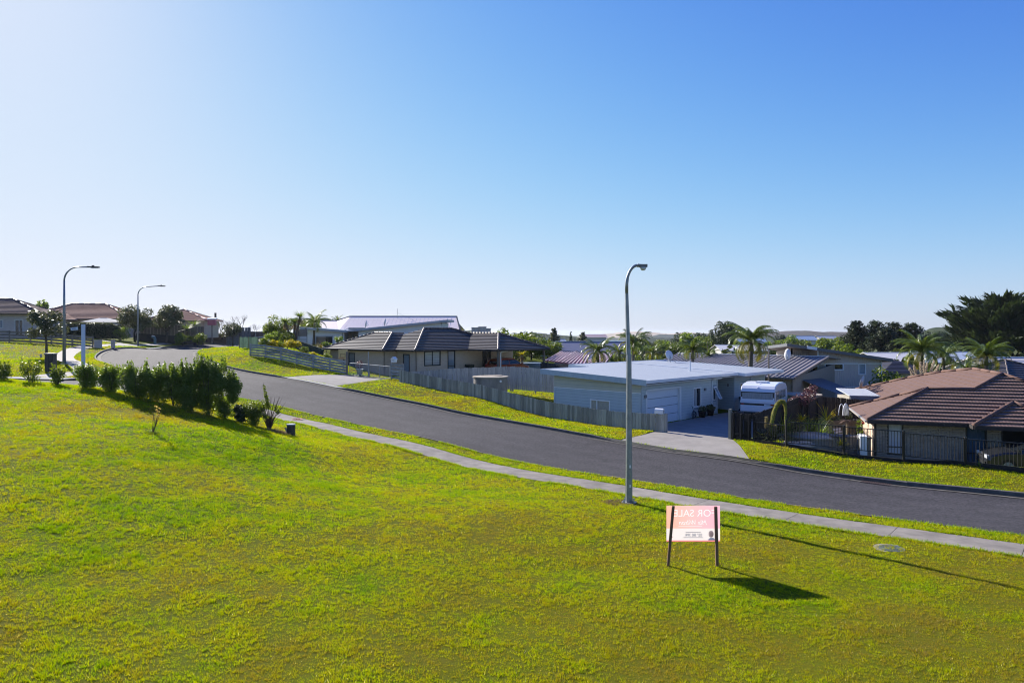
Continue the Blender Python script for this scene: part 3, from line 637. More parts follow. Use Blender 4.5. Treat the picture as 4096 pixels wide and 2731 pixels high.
# ---------------------------------------------------------------- hedge line on the crest of the lawn
def shrub(u, v, y, hpx, wpx, label, seed, m=M_leaf, dens=1.0, spikes=5, bare=.10, leaf=.085):
    p = at(u, v, y); x = p.x; z = G(x, y); hh = hpx/4/FPX*y; w = wpx/4/FPX*y/2*1.15
    t = thing('hedge_shrub', (x, y, z), 0, label, 'shrub', 'shrubs of the broken hedge along the lawn'); r = random.Random(seed)
    bl = []
    for k in range(int(16+w*16)):
        a = r.uniform(0, 6.28); q = r.uniform(.15, .8)*w; zz = r.uniform(bare, .82)*hh; s = r.uniform(.26, .44)*max(w, .3)
        taper = 1.0 if zz > .3*hh else .7
        bl.append((q*taper*math.cos(a), q*taper*math.sin(a)*.8, zz, s, s, s*r.uniform(.8, 1.3)))
    for k in range(spikes*2):
        a = r.uniform(0, 6.28); q = r.uniform(.1, .85)*w; top = hh*r.uniform(.86, 1.12)
        for j in range(5): bl.append((q*math.cos(a), q*math.sin(a)*.8, top-.08-j*.13, .045+.022*j, .045+.022*j, .10))
    n = int((1200+4200*w*hh)*dens)
    link('leaves', foliage('leaves', bl, n, leaf, m, seed, 1.7, .35, .02), t)
    mb = MB()
    for k in range(int(5+w*4)):
        a = r.uniform(0, 6.28); q = r.uniform(.3, .8)*w; top = hh*r.uniform(.6, .97)
        mb.tube([(r.uniform(-.05,.05)*w, r.uniform(-.05,.05)*w, -.15), (q*.5*math.cos(a), q*.5*math.sin(a), top*.45), (q*math.cos(a), q*math.sin(a)*.8, top)], [.016,.012,.006], 5)
    mb.build('stems', M_bark, t)
    return t
SH = [(8,1528,33,78,70,'sparse shrub with a yellow flower at the left edge of the hedge line',.5,6),
      (122,1536,32.6,98,80,'sparse twiggy shrub second from the left edge of the hedge line',.35,7),
      (228,1548,32.2,86,52,'narrow shrub third from the left, in front of the dark cabinet',.5,4),
      (350,1560,31.9,104,92,'rounded shrub below the white street name post',.9,6),
      (442,1576,31.6,112,112,'wide low shrub just left of the tall hedge',.9,6),
      (545,1594,31.2,140,118,'leftmost shrub of the tall dark hedge clump',1.2,7),
      (625,1604,31.2,142,105,'second shrub from the left in the tall hedge clump',1.2,7),
      (695,1618,31.0,160,110,'third shrub from the left in the tall hedge clump',1.2,7),
      (765,1640,30.8,208,128,'tallest shrub of the hedge clump, with upright shoots',1.3,9),
      (838,1660,30.9,218,130,'broad tall shrub right of the highest hedge shoots',1.3,9),
      (902,1682,31.2,190,112,'right end shrub of the tall hedge clump',1.25,5)]
for k, (u, v, y, hp, wp, lb, dn, spk) in enumerate(SH): shrub(u, v, y, hp, wp, lb, 40+k, dens=dn, spikes=spk, m=M_leaf if k > 2 else M_leafm)
shrub(962, 1690, 31.4, 70, 62, 'low dark grassy clump between the tall hedge and the leggy shrub', 61, M_leafd, .8, 0, 0, .10)
shrub(1015, 1702, 31.5, 100, 88, 'medium leafy shrub beside the leggy bare shrub', 62, M_leafm, .8, 4)
# leggy shrub with bare stems
p = at(1076, 1722, 31.3); t = thing('hedge_shrub', (p.x, p.y, G(p.x, p.y)), 0, 'leggy half bare shrub with fanned stems and one tall leafy shoot', 'shrub', 'shrubs of the broken hedge along the lawn')
r = random.Random(5); mb = MB(); bl = []
for k in range(34):
    a = r.uniform(0, 6.28); q = r.uniform(.2, .75); hh = r.uniform(.9, 1.55); mb.tube([(0,0,-.1), (q*.35*math.cos(a), q*.35*math.sin(a), hh*.45), (q*math.cos(a), q*math.sin(a), hh)], [.02,.012,.004], 4)
    if k % 4 == 0: bl.append((q*.7*math.cos(a), q*.7*math.sin(a), hh*.72, .1, .1, .12))
for j in range(7): bl.append((-.22+.03*j, 0, 1.95-j*.15, .06+.012*j, .06+.012*j, .11))
mb.tube([(0,0,0), (-.12,0,1.1), (-.26,0,2.15)], [.02,.013,.004], 5)
mb.build('stems', mat('stem_brown', (.10,.065,.045), .85, .2), t); link('leaves', foliage('leaves', bl, 900, .075, M_leafm, 5, 1.6, .2), t)
# pillar stump with pipe
p = at(1164, 1738, 31.0); gz = G(p.x, p.y); t = thing('service_pillar', (p.x, p.y, gz), .3, 'short dark round service pillar with pale cap in dry grass', 'pillar')
MB().lathe([(.185,-.1),(.185,.46)], 20).build('drum', mat('pillar_plastic', (.07,.065,.05), .7, .3), t, False)
MB().lathe([(.205,.46),(.205,.50),(.19,.515)], 20).build('cap', mat('pillar_cap', (.42,.45,.43), .5, .4), t)
p2 = at(1145, 1722, 31.0); o = MB().tube([(0,0,-.1),(.03,0,.16),(-.06,0,.3)], .045, 8).build('pipe_stub', mat('pvc_grey', (.38,.37,.33), .5, .4)); o.location = (p2.x, p2.y, G(p2.x, p2.y)); tag(o, 'small bent grey pipe stub beside the service pillar', 'pipe')
patchdisc('dry_grass', p.x-.45, p.y-.1, .6, 'pale dry grass around the service pillar', M_dry, 900, .10, 4)
# sapling with yellow leaves
p = at(610, 1686, 24.0); t = thing('sapling', (p.x, p.y, G(p.x, p.y)), 0, 'thin staked sapling with a few yellow leaves on the lawn', 'sapling'); t.scale = (.9,.9,.9)
mb = MB(); r = random.Random(3); bl = []
for k, (dx, hh) in enumerate(((.16,.95),(.28,1.0),(.42,1.18),(.22,.78),(.1,.6))): mb.tube([(0,0,-.05),(dx*.5,.02*k,hh*.5),(dx,.05*k-.1,hh)], [.012,.009,.004], 5)
mb.build('stem', M_bark, t)
for c in ((.20,0,.86),(.16,.02,.92),(.26,-.05,.74),(.21,.03,.72),(.13,0,1.06),(.30,0,.98)): bl.append(c+(.05,.05,.03))
link('leaves', foliage('leaves', bl, 46, .085, mat('leaf_gold', (.70,.56,.14), .5, .3, (.72,.46,.12), 5, attr='rnd', transl=.45), 9, 1.5, .1), t)
MB().tube([(-.05,.04,-.1),(.03,.04,.75)], .013, 5).build('stake', M_stake, t)
patchdisc('tuft', p.x, p.y, .22, 'dark grass tuft at the foot of the sapling', M_leafm, 160, .10, 6)
# ---------------------------------------------------------------- fences
def line_pts(p, q, n): return [(p[0]+(q[0]-p[0])*k/n, p[1]+(q[1]-p[1])*k/n) for k in range(n+1)]
def paling_fence(name, p, q, h, pitch, label, m, z_of=None, hof=None, dog=True, back=1, thick=.02):
    """vertical palings, each an object; rails and posts behind"""
    L = math.hypot(q[0]-p[0], q[1]-p[1]); n = int(L/pitch+.6); a = math.atan2(q[1]-p[1], q[0]-p[0]); z0 = z_of(0) if z_of else G(*p)
    t = thing(name, (p[0], p[1], z0), a, label, 'fence'); r = random.Random(n); w = pitch*.91
    hh = h; pr = [(-w/2,0,0),(w/2,0,0),(w/2,0,hh-.03),(w/2-.03,0,hh),(-w/2+.03,0,hh),(-w/2,0,hh-.03)] if dog else [(-w/2,0,0),(w/2,0,0),(w/2,0,hh),(-w/2,0,hh)]
    mes = [MB().prism(pr, (0,thick,0)).data('paling', m) for _ in range(1)]
    gz = []
    for k in range(n):
        s = (k+.5)*pitch; x, y = p[0]+math.cos(a)*s, p[1]+math.sin(a)*s; z = (z_of(s/L) if z_of else G(x, y))-z0; gz.append(z)
        o = link('paling', mes[0], t); o.location = (s, r.uniform(-.004,.004), z-.02); o.rotation_euler = (0, r.uniform(-.006,.006), 0); o.scale.z = (hof(s/L)/h if hof else 1)*r.uniform(.985, 1.012)
    m2 = m; ns = max(2, int(L/2.4)); idx = [min(n-1, int(n*k/ns)) for k in range(ns+1)]
    for fz in (.25, .8):
        for k in range(ns):
            i, j = idx[k], idx[k+1]; sc = lambda i_: (hof((i_+.5)/n) if hof else h)
            MB().bar(((i+.5)*pitch, -.03*back+.01, gz[i]+fz*sc(i)), ((j+.5)*pitch, -.03*back+.01, gz[j]+fz*sc(j)), .045, .09).build('rail', m2, t)
    for i in idx: MB().cbox(((i+.5)*pitch, -.095*back, gz[i]+.42*h), (.1,.1,h*1.05)).build('post', m2, t)
    return t
# front boundary fence along the verge
PR, PL = (8.35, 37.45), (-8.95, 54.2)
paling_fence('paling_fence', PR, PL, 1.0, .185, 'long low grey paling fence facing the street along the grass verge', M_timber, back=1)
_pf = bpy.data.objects['paling_fence']; MB().cbox((-.08, -.03, .49), (.13,.15,1.08)).build('end_post', M_timber, _pf)
# taller fence between the two lots (runs back from the verge fence)
def bz(u, v, y): return at(u, v, y)
bf = [(1625,1488,1560,55.0), (1815,1472,1560,54.0), (2000,1462,1562,53.0), (2045,1464,1562,52.7), (2240,1478,1562,51.2)]
for k in range(4):
    u0, t0, b0, y0 = bf[k]; u1, t1, b1, y1 = bf[k+1]
    if k == 2: continue
    p = at(u0, t0, y0); q = at(u1, t1, y1) if k != 1 else at(2045, 1464, 52.7)
    h0, h1 = 1.75, 1.75
    zt0, zt1 = p.z, q.z
    paling_fence('boundary_fence', (p.x, p.y), (q.x, q.y), 1.75, .17, ['weathered boundary fence section nearest the brick house gate', 'middle section of the weathered boundary fence behind the round tank', '', 'pale wood boundary fence section meeting the blue house'][k],
                 mat('pale_timber', (.50,.47,.43), .85, .2, (.30,.28,.26), 5, 7, 1.0, .4, 14, stretch=(3,3,.35), obj_var=.2), z_of=lambda f, a=zt0, b=zt1: a+(b-a)*f-1.75, back=-1)
# horizontal rail fence by the bend
def rail_fence(name, p, q, h, nr, rw, label, m, side=1, step=2.4, cap=None):
    L = math.hypot(q[0]-p[0], q[1]-p[1]); n = max(1, round(L/step)); P = line_pts(p, q, n); z0 = G(*p); t = thing(name, (p[0], p[1], z0), math.atan2(q[1]-p[1], q[0]-p[0]), label, 'fence')
    S = [k*L/n for k in range(n+1)]; Z = [G(*a)-z0 for a in P]; r = random.Random(n)
    for k in range(n+1): MB().cbox((S[k], .06*side, Z[k]+h*.47), (.11,.1,h*1.08)).build('post', m, t)
    for k in range(n):
        for j in range(nr):
            f = (j+.5)/nr*h+.02
            MB().bar((S[k]+.006, r.uniform(-.004,.004), Z[k]+f+r.uniform(-.012,.012)), (S[k+1]-.006, 0, Z[k+1]+f+r.uniform(-.012,.012)), .026, rw).build('rail', m, t)
    if cap:
        for k in range(n): MB().bar((S[k], .03*side, Z[k]+h+.045), (S[k+1], .03*side, Z[k+1]+h+.045), .14, .03).build('cap_rail', cap, t)
    return t
rail_fence('rail_fence', (-24.6,64.1), (-14.35,59.25), 1.18, 5, .165, 'grey horizontal rail fence stepping down beside the flower bed', M_rail, 1, 1.9)
MB().cbox((-14.3, 59.1, G(-14.3,59.1)+.95), (.14,.14,2.1)).build('gate_post', M_brown); tag(bpy.data.objects['gate_post'], 'tall brown timber post at the end of the rail fence', 'post')
# chain-link gate
gp0, gp1 = Vector((-14.0, 58.95, 0)), Vector((-10.05, 56.15, 0)); z0 = G(gp0.x, gp0.y)+.06; gl = (gp1-gp0).length; z1 = G(gp1.x, gp1.y)+.03-z0
t = thing('chain_link_gate', (gp0.x, gp0.y, z0), math.atan2(gp1.y-gp0.y, gp1.x-gp0.x), 'wide chain link double gate with steel tube frame across the driveway', 'gate')
zz = lambda s: z1*s/gl
for a, b_ in ((0, gl/2-.03), (gl/2+.03, gl)):
    mb = MB()
    for h in (.02, 1.0): mb.tube([(a,0,zz(a)+h),(b_,0,zz(b_)+h)], .024, 6)
    for s in (a, (a+b_)/2, b_): mb.tube([(s,0,zz(s)+.02),(s,0,zz(s)+1.0)], .024, 6)
    lf = mb.build('gate_leaf', M_galv, t); w = MB(); n = int((b_-a)/.11)
    for k in range(-10, n):
        for sg in (0, 1):
            s0 = a+k*.11; s1 = s0+1.0; lo, hi = max(a, s0), min(b_, s1)
            if hi <= lo: continue
            f0, f1 = (lo-s0), (hi-s0); 
            if sg: f0, f1 = 1-f0, 1-f1
            w.bar((lo,0,zz(lo)+.02+.98*f0), (hi,0,zz(hi)+.02+.98*f1), .007, .007)
    w.build('wire_mesh', M_galv, lf)['kind'] = 'stuff'
MB().tube([(gl*.5,-.1,-.1),(gl*.5,-.1,2.0)], .045, 8).build('centre_post', M_galv, t)
# short rail panel with letterbox
p0, p1 = (-9.95,56.05), (-8.85,55.25)
rail_fence('rail_fence', p0, p1, 1.35, 5, .17, 'short grey rail panel between the gate and the paling fence', M_rail, 1, 2.0)
t = thing('letterbox', (-9.65, 55.8, G(-9.65,55.8)+1.4), -.62, 'small white house shaped letterbox on the short rail panel', 'letterbox')
MB().prism([(-.2,-.14,.03),(.2,-.14,.03),(.2,-.14,.27),(0,-.14,.42),(-.2,-.14,.27)], (0,.3,0)).build('body', M_white, t); MB().box(-.13,.13,-.15,-.138,.16,.2).build('slot', M_black, t)
for s in (-1, 1): MB().prism([(s*.24,-.17,.25),(0,-.17,.44),(0,-.17,.47),(s*.24,-.17,.28)], (0,.36,0)).build('roof', M_white, t)
MB().box(-.03,.03,-.03,.03,-.06,.03).build('stand', M_rail, t)
o = MB().lathe([(.16,-.1),(.16,.62),(.17,.62),(.17,.66),(.02,.67)], 16).build('bollard', mat('bollard_green', (.03,.045,.035), .6, .3)); o.location = (-8.7,54.6,G(-8.7,54.6)); tag(o, 'short dark green bollard at the left end of the paling fence', 'bollard')
t = thing('flower_pot', (-13.2, 59.2, G(-13.2,59.2)), 0, 'white tapered pot with a plant behind the chain link gate', 'plant pot')
MB().lathe([(.19,0),(.30,.55),(.32,.55),(.32,.6),(.27,.6),(.25,.5)], 20).build('pot', M_white, t, True); link('leaves', foliage('leaves', [(0,0,.95,.3,.3,.4)], 260, .14, M_leafp, 3, 3), t)
# metal pool-style fence on the right, five panels stepping down
MF = [Vector((11.35,34.9,0)), Vector((13.05,32.5,0)), Vector((15.04,30.94,0)), Vector((16.9,29.47,0)), Vector((18.65,28.1,0)), Vector((20.5,26.65,0)), Vector((22.4,25.2,0))]
tops = [None, at(3145,1680,32.5).z, at(3376,1703,30.94).z, at(3614,1724,29.47).z, at(3863,1749,28.1).z, at(4110,1776,26.65).z, at(4300,1800,25.2).z]
fz = [G(p.x, p.y) for p in MF]
t = thing('metal_fence', (MF[0].x, MF[0].y, fz[0]), 0, 'black tubular metal fence stepping down along the right hand verge', 'fence')
O = Vector((MF[0].x, MF[0].y, fz[0]))
bal = MB().box(-.009,.009,-.009,.009,0,1).data('baluster', M_black)
for k in range(6):
    a, b_ = MF[k], MF[k+1]; zt = (tops[k+1]-.02) if k else at(2930,1676,34.9).z; zb_ = zt-(.98 if k else 1.0); d = (b_-a); L = d.length; d = d/L
    A0 = Vector((a.x, a.y, zt))-O; B0 = Vector((b_.x, b_.y, zt))-O
    MB().bar(A0, B0, .04, .035).build('top_rail', M_black, t)
    MB().bar(A0-Vector((0,0,zt-zb_)), B0-Vector((0,0,zt-zb_)), .04, .035).build('bottom_rail', M_black, t)
    n = int(L/.118)
    for j in range(1, n):
        o = link('baluster', bal, t); q = A0+(B0-A0)*(j/n); o.location = (q.x, q.y, q.z-(zt-zb_)); o.scale.z = zt-zb_
    MB().bar(Vector((a.x,a.y,fz[k]+.06))-O, Vector((b_.x,b_.y,fz[k+1]+.06))-O, .06, .2).build('plinth_board', M_darkt, t)
    zt2 = tops[k+1]+.03
    MB().cbox((b_.x-O.x, b_.y-O.y, (zt2+fz[k+1]-.15)/2-O.z), (.09,.09,zt2-fz[k+1]+.15)).build('post', M_black, t)
# dark timber fences around the right hand garden
TPp = (11.2, 35.05)
o = MB().cbox((0,0,.72), (.17,.13,1.6)).build('timber_post', mat('post_pale', (.28,.28,.23), .85, .2, (.18,.18,.15), 5, stretch=(3,3,.4), bump=.3)); o.location = (TPp[0], TPp[1], G(*TPp)); o.rotation_euler.z = RZ; tag(o, 'thick pale timber post at the right side of the wide driveway', 'post')
zt_a, zt_b, zt_c = at(2925,1642,34.9).z, at(3008,1656,34.1).z, at(3225,1577,39.4).z
paling_fence('dark_fence', (11.3,34.95), (12.0,34.1), 1.5, .15, 'short dark stained fence panel beside the pale timber post', M_darkt, z_of=lambda f: zt_a+(zt_b-zt_a)*f-1.5, dog=True)
pc = at(3225,1577,39.4)
paling_fence('dark_fence', (12.05,34.15), (pc.x,pc.y), 1.8, .15, 'dark stained fence running back beside the caravan', M_darkt, z_of=lambda f: zt_b+(zt_c-zt_b)*f-1.8, dog=True)
pa, pb = at(3228,1600,41.0), at(3297,1582,44.5)
paling_fence('dark_fence', (pa.x,pa.y), (pb.x,pb.y), 1.9, .15, 'dark fence section behind the purple shrub', M_darkt, z_of=lambda f: pa.z+(pb.z-pa.z)*f-1.9, dog=False)
pa2, pb2 = at(3297,1584,44.6), at(3520,1604,46.0)
paling_fence('dark_fence', (pa2.x,pa2.y), (pb2.x,pb2.y), 1.9, .15, 'dark fence at the back of the garden below the tall grey house', M_darkt, z_of=lambda f: pa2.z+(pb2.z-pa2.z)*f-1.9, dog=False)
# fence seen between the carport and the blue house
pa3, pb3 = at(2165,1447,66), at(2300,1462,62)
paling_fence('dark_fence', (pa3.x,pa3.y), (pb3.x,pb3.y), 1.8, .2, 'dark bluish fence between the carport and the blue house', mat('fence_slate', (.06,.065,.07), .85, .2, (.035,.04,.045), 4, obj_var=.2), z_of=lambda f: pa3.z+(pb3.z-pa3.z)*f-1.8, dog=False)
# letterbox at the end of the paling fence
t = thing('letterbox', (PR[0]-.22, PR[1]+.2, G(*PR)+.99), RZ+R(10), 'white rounded mailbox on the right end of the long paling fence', 'letterbox')
mb = MB(); pr = [(-.13,0,0),(.13,0,0),(.13,0,.17)]+[(.13*math.cos(a), 0, .17+.12*math.sin(a)) for a in np.linspace(.3, 2.84, 8)]+[(-.13,0,.17)]
mb.prism([(x, -.24, z) for x, y, z in pr], (0,.48,0)).build('body', M_white, t)
MB().box(-.1,.1,-.25,-.238,.14,.16).build('slot', M_black, t); MB().box(-.05,.05,-.246,-.238,.05,.10).build('number_plate', M_alu, t)
# left: brown rail fence in front of the far left house
rail_fence('rail_fence', (-66,69.0), (-43.6,71.0), 1.2, 4, .2, 'brown horizontal rail fence across the far left front lawn', M_brown, 1, 2.0)
# ---------------------------------------------------------------- house building kit
class Wall:
    """vertical wall from p0 to p1 (plan, local to root); outside is to the right of p0->p1"""
    def __init__(s, root, p0, p1, z0, z1, z1b=None, th=.12):
        s.root = root; s.p0 = Vector((p0[0],p0[1],0)); s.p1 = Vector((p1[0],p1[1],0)); s.L = (s.p1-s.p0).length; s.d = (s.p1-s.p0)/s.L
        s.n = Vector((s.d.y,-s.d.x,0)); s.z0 = z0; s.z1 = z1; s.z1b = z1 if z1b is None else z1b; s.th = th; s.op = []
    def P(s, a, o, z): q = s.p0+s.d*a+s.n*o; return (q.x, q.y, z)
    def box(s, mb, a0, a1, o0, o1, z0, z1):
        vs = [s.P(a, o, z) for z in (z0, z1) for o in (o0, o1) for a in (a0, a1)]
        return mb.add(vs, [(0,2,3,1),(4,5,7,6),(0,1,5,4),(2,6,7,3),(0,4,6,2),(1,3,7,5)])
    def top(s, a): return s.z1+(s.z1b-s.z1)*a/s.L
    def spans(s, z0, z1, a0=0, a1=None):
        a1 = s.L if a1 is None else a1; out = [(a0, a1)]
        for (x0, x1, y0, y1) in s.op:
            if y1 > z0+.01 and y0 < z1-.01:
                nx = []
                for (c, e) in out:
                    if x1 <= c or x0 >= e: nx.append((c, e)); continue
                    if x0 > c: nx.append((c, x0))
                    if x1 < e: nx.append((x1, e))
                out = nx
        return [q for q in out if q[1]-q[0] > .02]
    def build(s, m, name='wall'):
        zs = sorted({s.z0, min(s.z1, s.z1b)}|{v for o in s.op for v in o[2:4] if s.z0 < v < min(s.z1, s.z1b)}); mb = MB()
        for a, b_ in zip(zs, zs[1:]):
            for c, e in s.spans(a, b_): s.box(mb, c, e, -s.th, 0, a, b_)
        if abs(s.z1-s.z1b) > .02:
            lo = min(s.z1, s.z1b); q = [(0, lo), (s.L, lo)]+([(s.L, s.z1b)] if s.z1b > lo else [(0, s.z1)])
            mb.prism([s.P(a, 0, z) for a, z in q], tuple(-s.n*s.th))
        return mb.build(name, m, s.root)
    def boards(s, pitch, m, name='weatherboard', zs=None, ze=None, lap=.036):
        z = s.z0 if zs is None else zs; ze = max(s.z1, s.z1b) if ze is None else ze
        while z < ze-.03:
            zt = min(z+pitch, ze); a0, a1 = 0, s.L
            if zt > min(s.z1, s.z1b)+.001 and abs(s.z1-s.z1b) > .02:     # raked top: trim the board
                f = (zt-s.z1)/(s.z1b-s.z1)*s.L
                if s.z1b > s.z1: a0 = max(0, f)
                else: a1 = min(s.L, f)
            for c, e in s.spans(z, zt, a0, a1):
                vs = [s.P(a, o, zz) for zz, o0 in ((z, lap), (zt-.02, .012)) for o in (0, o0) for a in (c, e)]
                MB().add(vs, [(0,1,3,2),(4,6,7,5),(2,3,7,6),(0,2,6,4),(1,5,7,3)]).build(name, m, s.root)
            z += pitch
    def window(s, a0, a1, z0, z1, fm, gm, mull=(), bars=(), fw=.06, name='window', out=.03, curtain=None, rec=.05):
        s.op.append((a0, a1, z0, z1)); mb = MB()
        for (c, e, f, g) in ((a0-fw*.3,a1+fw*.3,z1-fw,z1+fw*.4),(a0-fw*.3,a1+fw*.3,z0-fw*.4,z0+fw),(a0-fw*.3,a0+fw,z0+fw,z1-fw),(a1-fw,a1+fw*.3,z0+fw,z1-fw)): s.box(mb, c, e, -rec-.02, out, f, g)
        for q in mull: s.box(mb, q-fw*.45, q+fw*.45, -rec-.015, out-.008, z0+fw, z1-fw)
        for q in bars: s.box(mb, a0+fw, a1-fw, -rec-.015, out-.01, q-fw*.4, q+fw*.4)
        w = mb.build(name, fm, s.root); xs = [a0+fw*.5]+list(mull)+[a1-fw*.5]; zs_ = [z0+fw*.5]+list(bars)+[z1-fw*.5]
        for c, e in zip(xs, xs[1:]):
            for f, g in zip(zs_, zs_[1:]): s.box(MB(), c, e, -rec, -rec+.012, f, g).build('pane', gm, w)
        if curtain:
            mb = MB(); n = int((a1-a0)/.07); 
            pts = [(a0+.02+(a1-a0-.04)*k/n, -rec+.018+.006*math.sin(k*1.9)) for k in range(n+1)]
            mb.add([s.P(a, o, z) for z in (z0+.03, z1-.03) for a, o in pts], [(k, k+1, n+2+k, n+1+k) for k in range(n)]); mb.build('curtain', curtain, w)
        return w
def clip2(poly, ax, val, keep_ge):
    out = []; n = len(poly)
    for i in range(n):
        a, b_ = poly[i], poly[(i+1)%n]; ia = (a[ax] >= val-1e-9) if keep_ge else (a[ax] <= val+1e-9); ib = (b_[ax] >= val-1e-9) if keep_ge else (b_[ax] <= val+1e-9)
        if ia: out.append(a)
        if ia != ib: t = (val-a[ax])/(b_[ax]-a[ax]); out.append(tuple(a[k]+(b_[k]-a[k])*t for k in range(2)))
    return out
def tiled_face(root, pts, m, course=.37, lift=.045, name='tile_course'):
    """roof plane covered by overlapping tile courses, each its own piece; pts: 3-D polygon, first edge along the eave"""
    p = [Vector(q) for q in pts]; n = (p[1]-p[0]).cross(p[2]-p[0]).normalized()
    if n.z < 0: n = -n
    e = Vector((p[1].x-p[0].x, p[1].y-p[0].y, 0)).normalized(); s = n.cross(e)
    if s.z < 0: s = -s
    o = p[0]; P2 = [((q-o).dot(e), (q-o).dot(s)) for q in p]; qmax = max(q[1] for q in P2); qmin = min(q[1] for q in P2); k = 0; q0 = qmin
    while q0 < qmax-.02:
        q1 = min(q0+course, qmax); c = clip2(clip2(P2, 1, q0, True), 1, q1, False)
        if len(c) >= 3:
            top = [o+e*a+s*b_+n*(.012+lift*(1-(b_-q0)/course)) for a, b_ in c]; mb = MB(); mb.poly(top)
            for i in range(len(c)):
                if abs(c[i][1]-q0) < 1e-6 and abs(c[(i+1)%len(c)][1]-q0) < 1e-6:
                    a, b_ = c[i], c[(i+1)%len(c)]; mb.add([top[i], top[(i+1)%len(c)], o+e*b_[0]+s*b_[1]+n*.0, o+e*a[0]+s*a[1]+n*.0], [(0,1,2,3)])
            mb.build(name, m, root)
        q0 += course
    return n
def soffit_slab(root, pts, m, th=.05, name='roof_deck'):
    mb = MB(); mb.prism(pts, (0,0,-th)); return mb.build(name, m, root)
def ridge(root, a, b_, m, r=.075, name='ridge_cap', seg=.42):
    a = Vector(a); b_ = Vector(b_); L = (b_-a).length; n = max(1, int(L/seg)); d = (b_-a)/L
    for k in range(n):
        p = a+d*(L*k/n); q = a+d*(L*(k+1)/n+.03); MB().tube([p+Vector((0,0,.03)), q+Vector((0,0,.03))], [r*.92, r*1.08], 7).build(name, m, root, True)
def gutter(root, a, b_, m, w=.12, h=.11, name='gutter'): return MB().bar(a, b_, w, h).build(name, m, root)
def dish(loc, rz, r, label, el=35, mast=.5, wall=False, cat='satellite dish', sx=.85):
    t = thing('satellite_dish', loc, rz, label, cat); c = math.cos(R(el)); sn = math.sin(R(el)); mt = mat('dish_grey', (.68,.69,.70), .5, .4, (.6,.61,.62), 3)
    prof = [(rr*r, .22*r*rr*rr) for rr in (0.02,.3,.55,.8,1.0)]; mb = MB().lathe(prof, 20); 
    vs = []
    for x, y, z in mb.v: x *= sx; vs.append((x, -(z*c)+ -0 - y*sn*0, 0)) if False else vs.append((x, -z*c-y*sn, mast+y*c-z*sn*-1))
    mb.v = vs; mb.build('reflector', mt, t, True)
    MB().tube([(0,.06,0),(0,.06,mast*.8),(0,0,mast)], .03, 6).build('mast', M_galv, t)
    a = MB().tube([(0,-.02,mast-r*.8),(0,-r*1.05,mast-r*.25)], .014, 5).build('feed_arm', M_galv, t)
    MB().cbox((0,-r*1.08,mast-r*.2), (.08,.1,.07)).build('receiver', M_white, a)
    return t
def corr_mat(name, col, col2, ax=(1,0,0), freq=40.0, rough=.45, depth=.5):
    """ribbed sheet metal: fine relief across one local axis"""
    m = mat(name, col, rough, .4, col2, 1.2, 6, .8); nt = m.node_tree; b = nt.nodes['Principled BSDF']
    tc = nt.nodes.new('ShaderNodeTexCoord'); dp = nt.nodes.new('ShaderNodeVectorMath'); dp.operation = 'DOT_PRODUCT'; dp.inputs[1].default_value = ax
    nt.links.new(tc.outputs['Object'], dp.inputs[0]); mu = nt.nodes.new('ShaderNodeMath'); mu.operation = 'MULTIPLY'; mu.inputs[1].default_value = freq
    nt.links.new(dp.outputs['Value'], mu.inputs[0]); sn = nt.nodes.new('ShaderNodeMath'); sn.operation = 'SINE'; nt.links.new(mu.outputs[0], sn.inputs[0])
    bp = nt.nodes.new('ShaderNodeBump'); bp.inputs['Strength'].default_value = depth; bp.inputs['Distance'].default_value = .04; nt.links.new(sn.outputs[0], bp.inputs['Height']); nt.links.new(bp.outputs[0], b.inputs['Normal'])
    return m
def brick_mat(name, c1, c2, mortar, sx=.24, sz=.086):
    m = bpy.data.materials.new(name); m.use_nodes = True; nt = m.node_tree; N = nt.nodes; L = nt.links; b = N['Principled BSDF']; b.inputs['Roughness'].default_value = .85; b.inputs['Specular IOR Level'].default_value = .2
    tc = N.new('ShaderNodeTexCoord'); sp = N.new('ShaderNodeSeparateXYZ'); L.new(tc.outputs['Object'], sp.inputs[0]); ad = N.new('ShaderNodeMath'); ad.operation = 'ADD'; L.new(sp.outputs[0], ad.inputs[0]); L.new(sp.outputs[1], ad.inputs[1])
    cb = N.new('ShaderNodeCombineXYZ'); L.new(ad.outputs[0], cb.inputs[0]); L.new(sp.outputs[2], cb.inputs[1])
    br = N.new('ShaderNodeTexBrick'); br.inputs['Scale'].default_value = 1; br.inputs['Brick Width'].default_value = sx; br.inputs['Row Height'].default_value = sz; br.inputs['Mortar Size'].default_value = .009
    br.inputs['Color1'].default_value = lin(c1); br.inputs['Color2'].default_value = lin(c2); br.inputs['Mortar'].default_value = lin(mortar); br.inputs['Bias'].default_value = 0; L.new(cb.outputs[0], br.inputs['Vector'])
    L.new(br.outputs['Color'], b.inputs['Base Color']); bp = N.new('ShaderNodeBump'); bp.inputs['Strength'].default_value = .6; bp.inputs['Distance'].default_value = .01; bp.invert = True; L.new(br.outputs['Fac'], bp.inputs['Height']); L.new(bp.outputs[0], b.inputs['Normal'])
    MATS[name] = m; return m

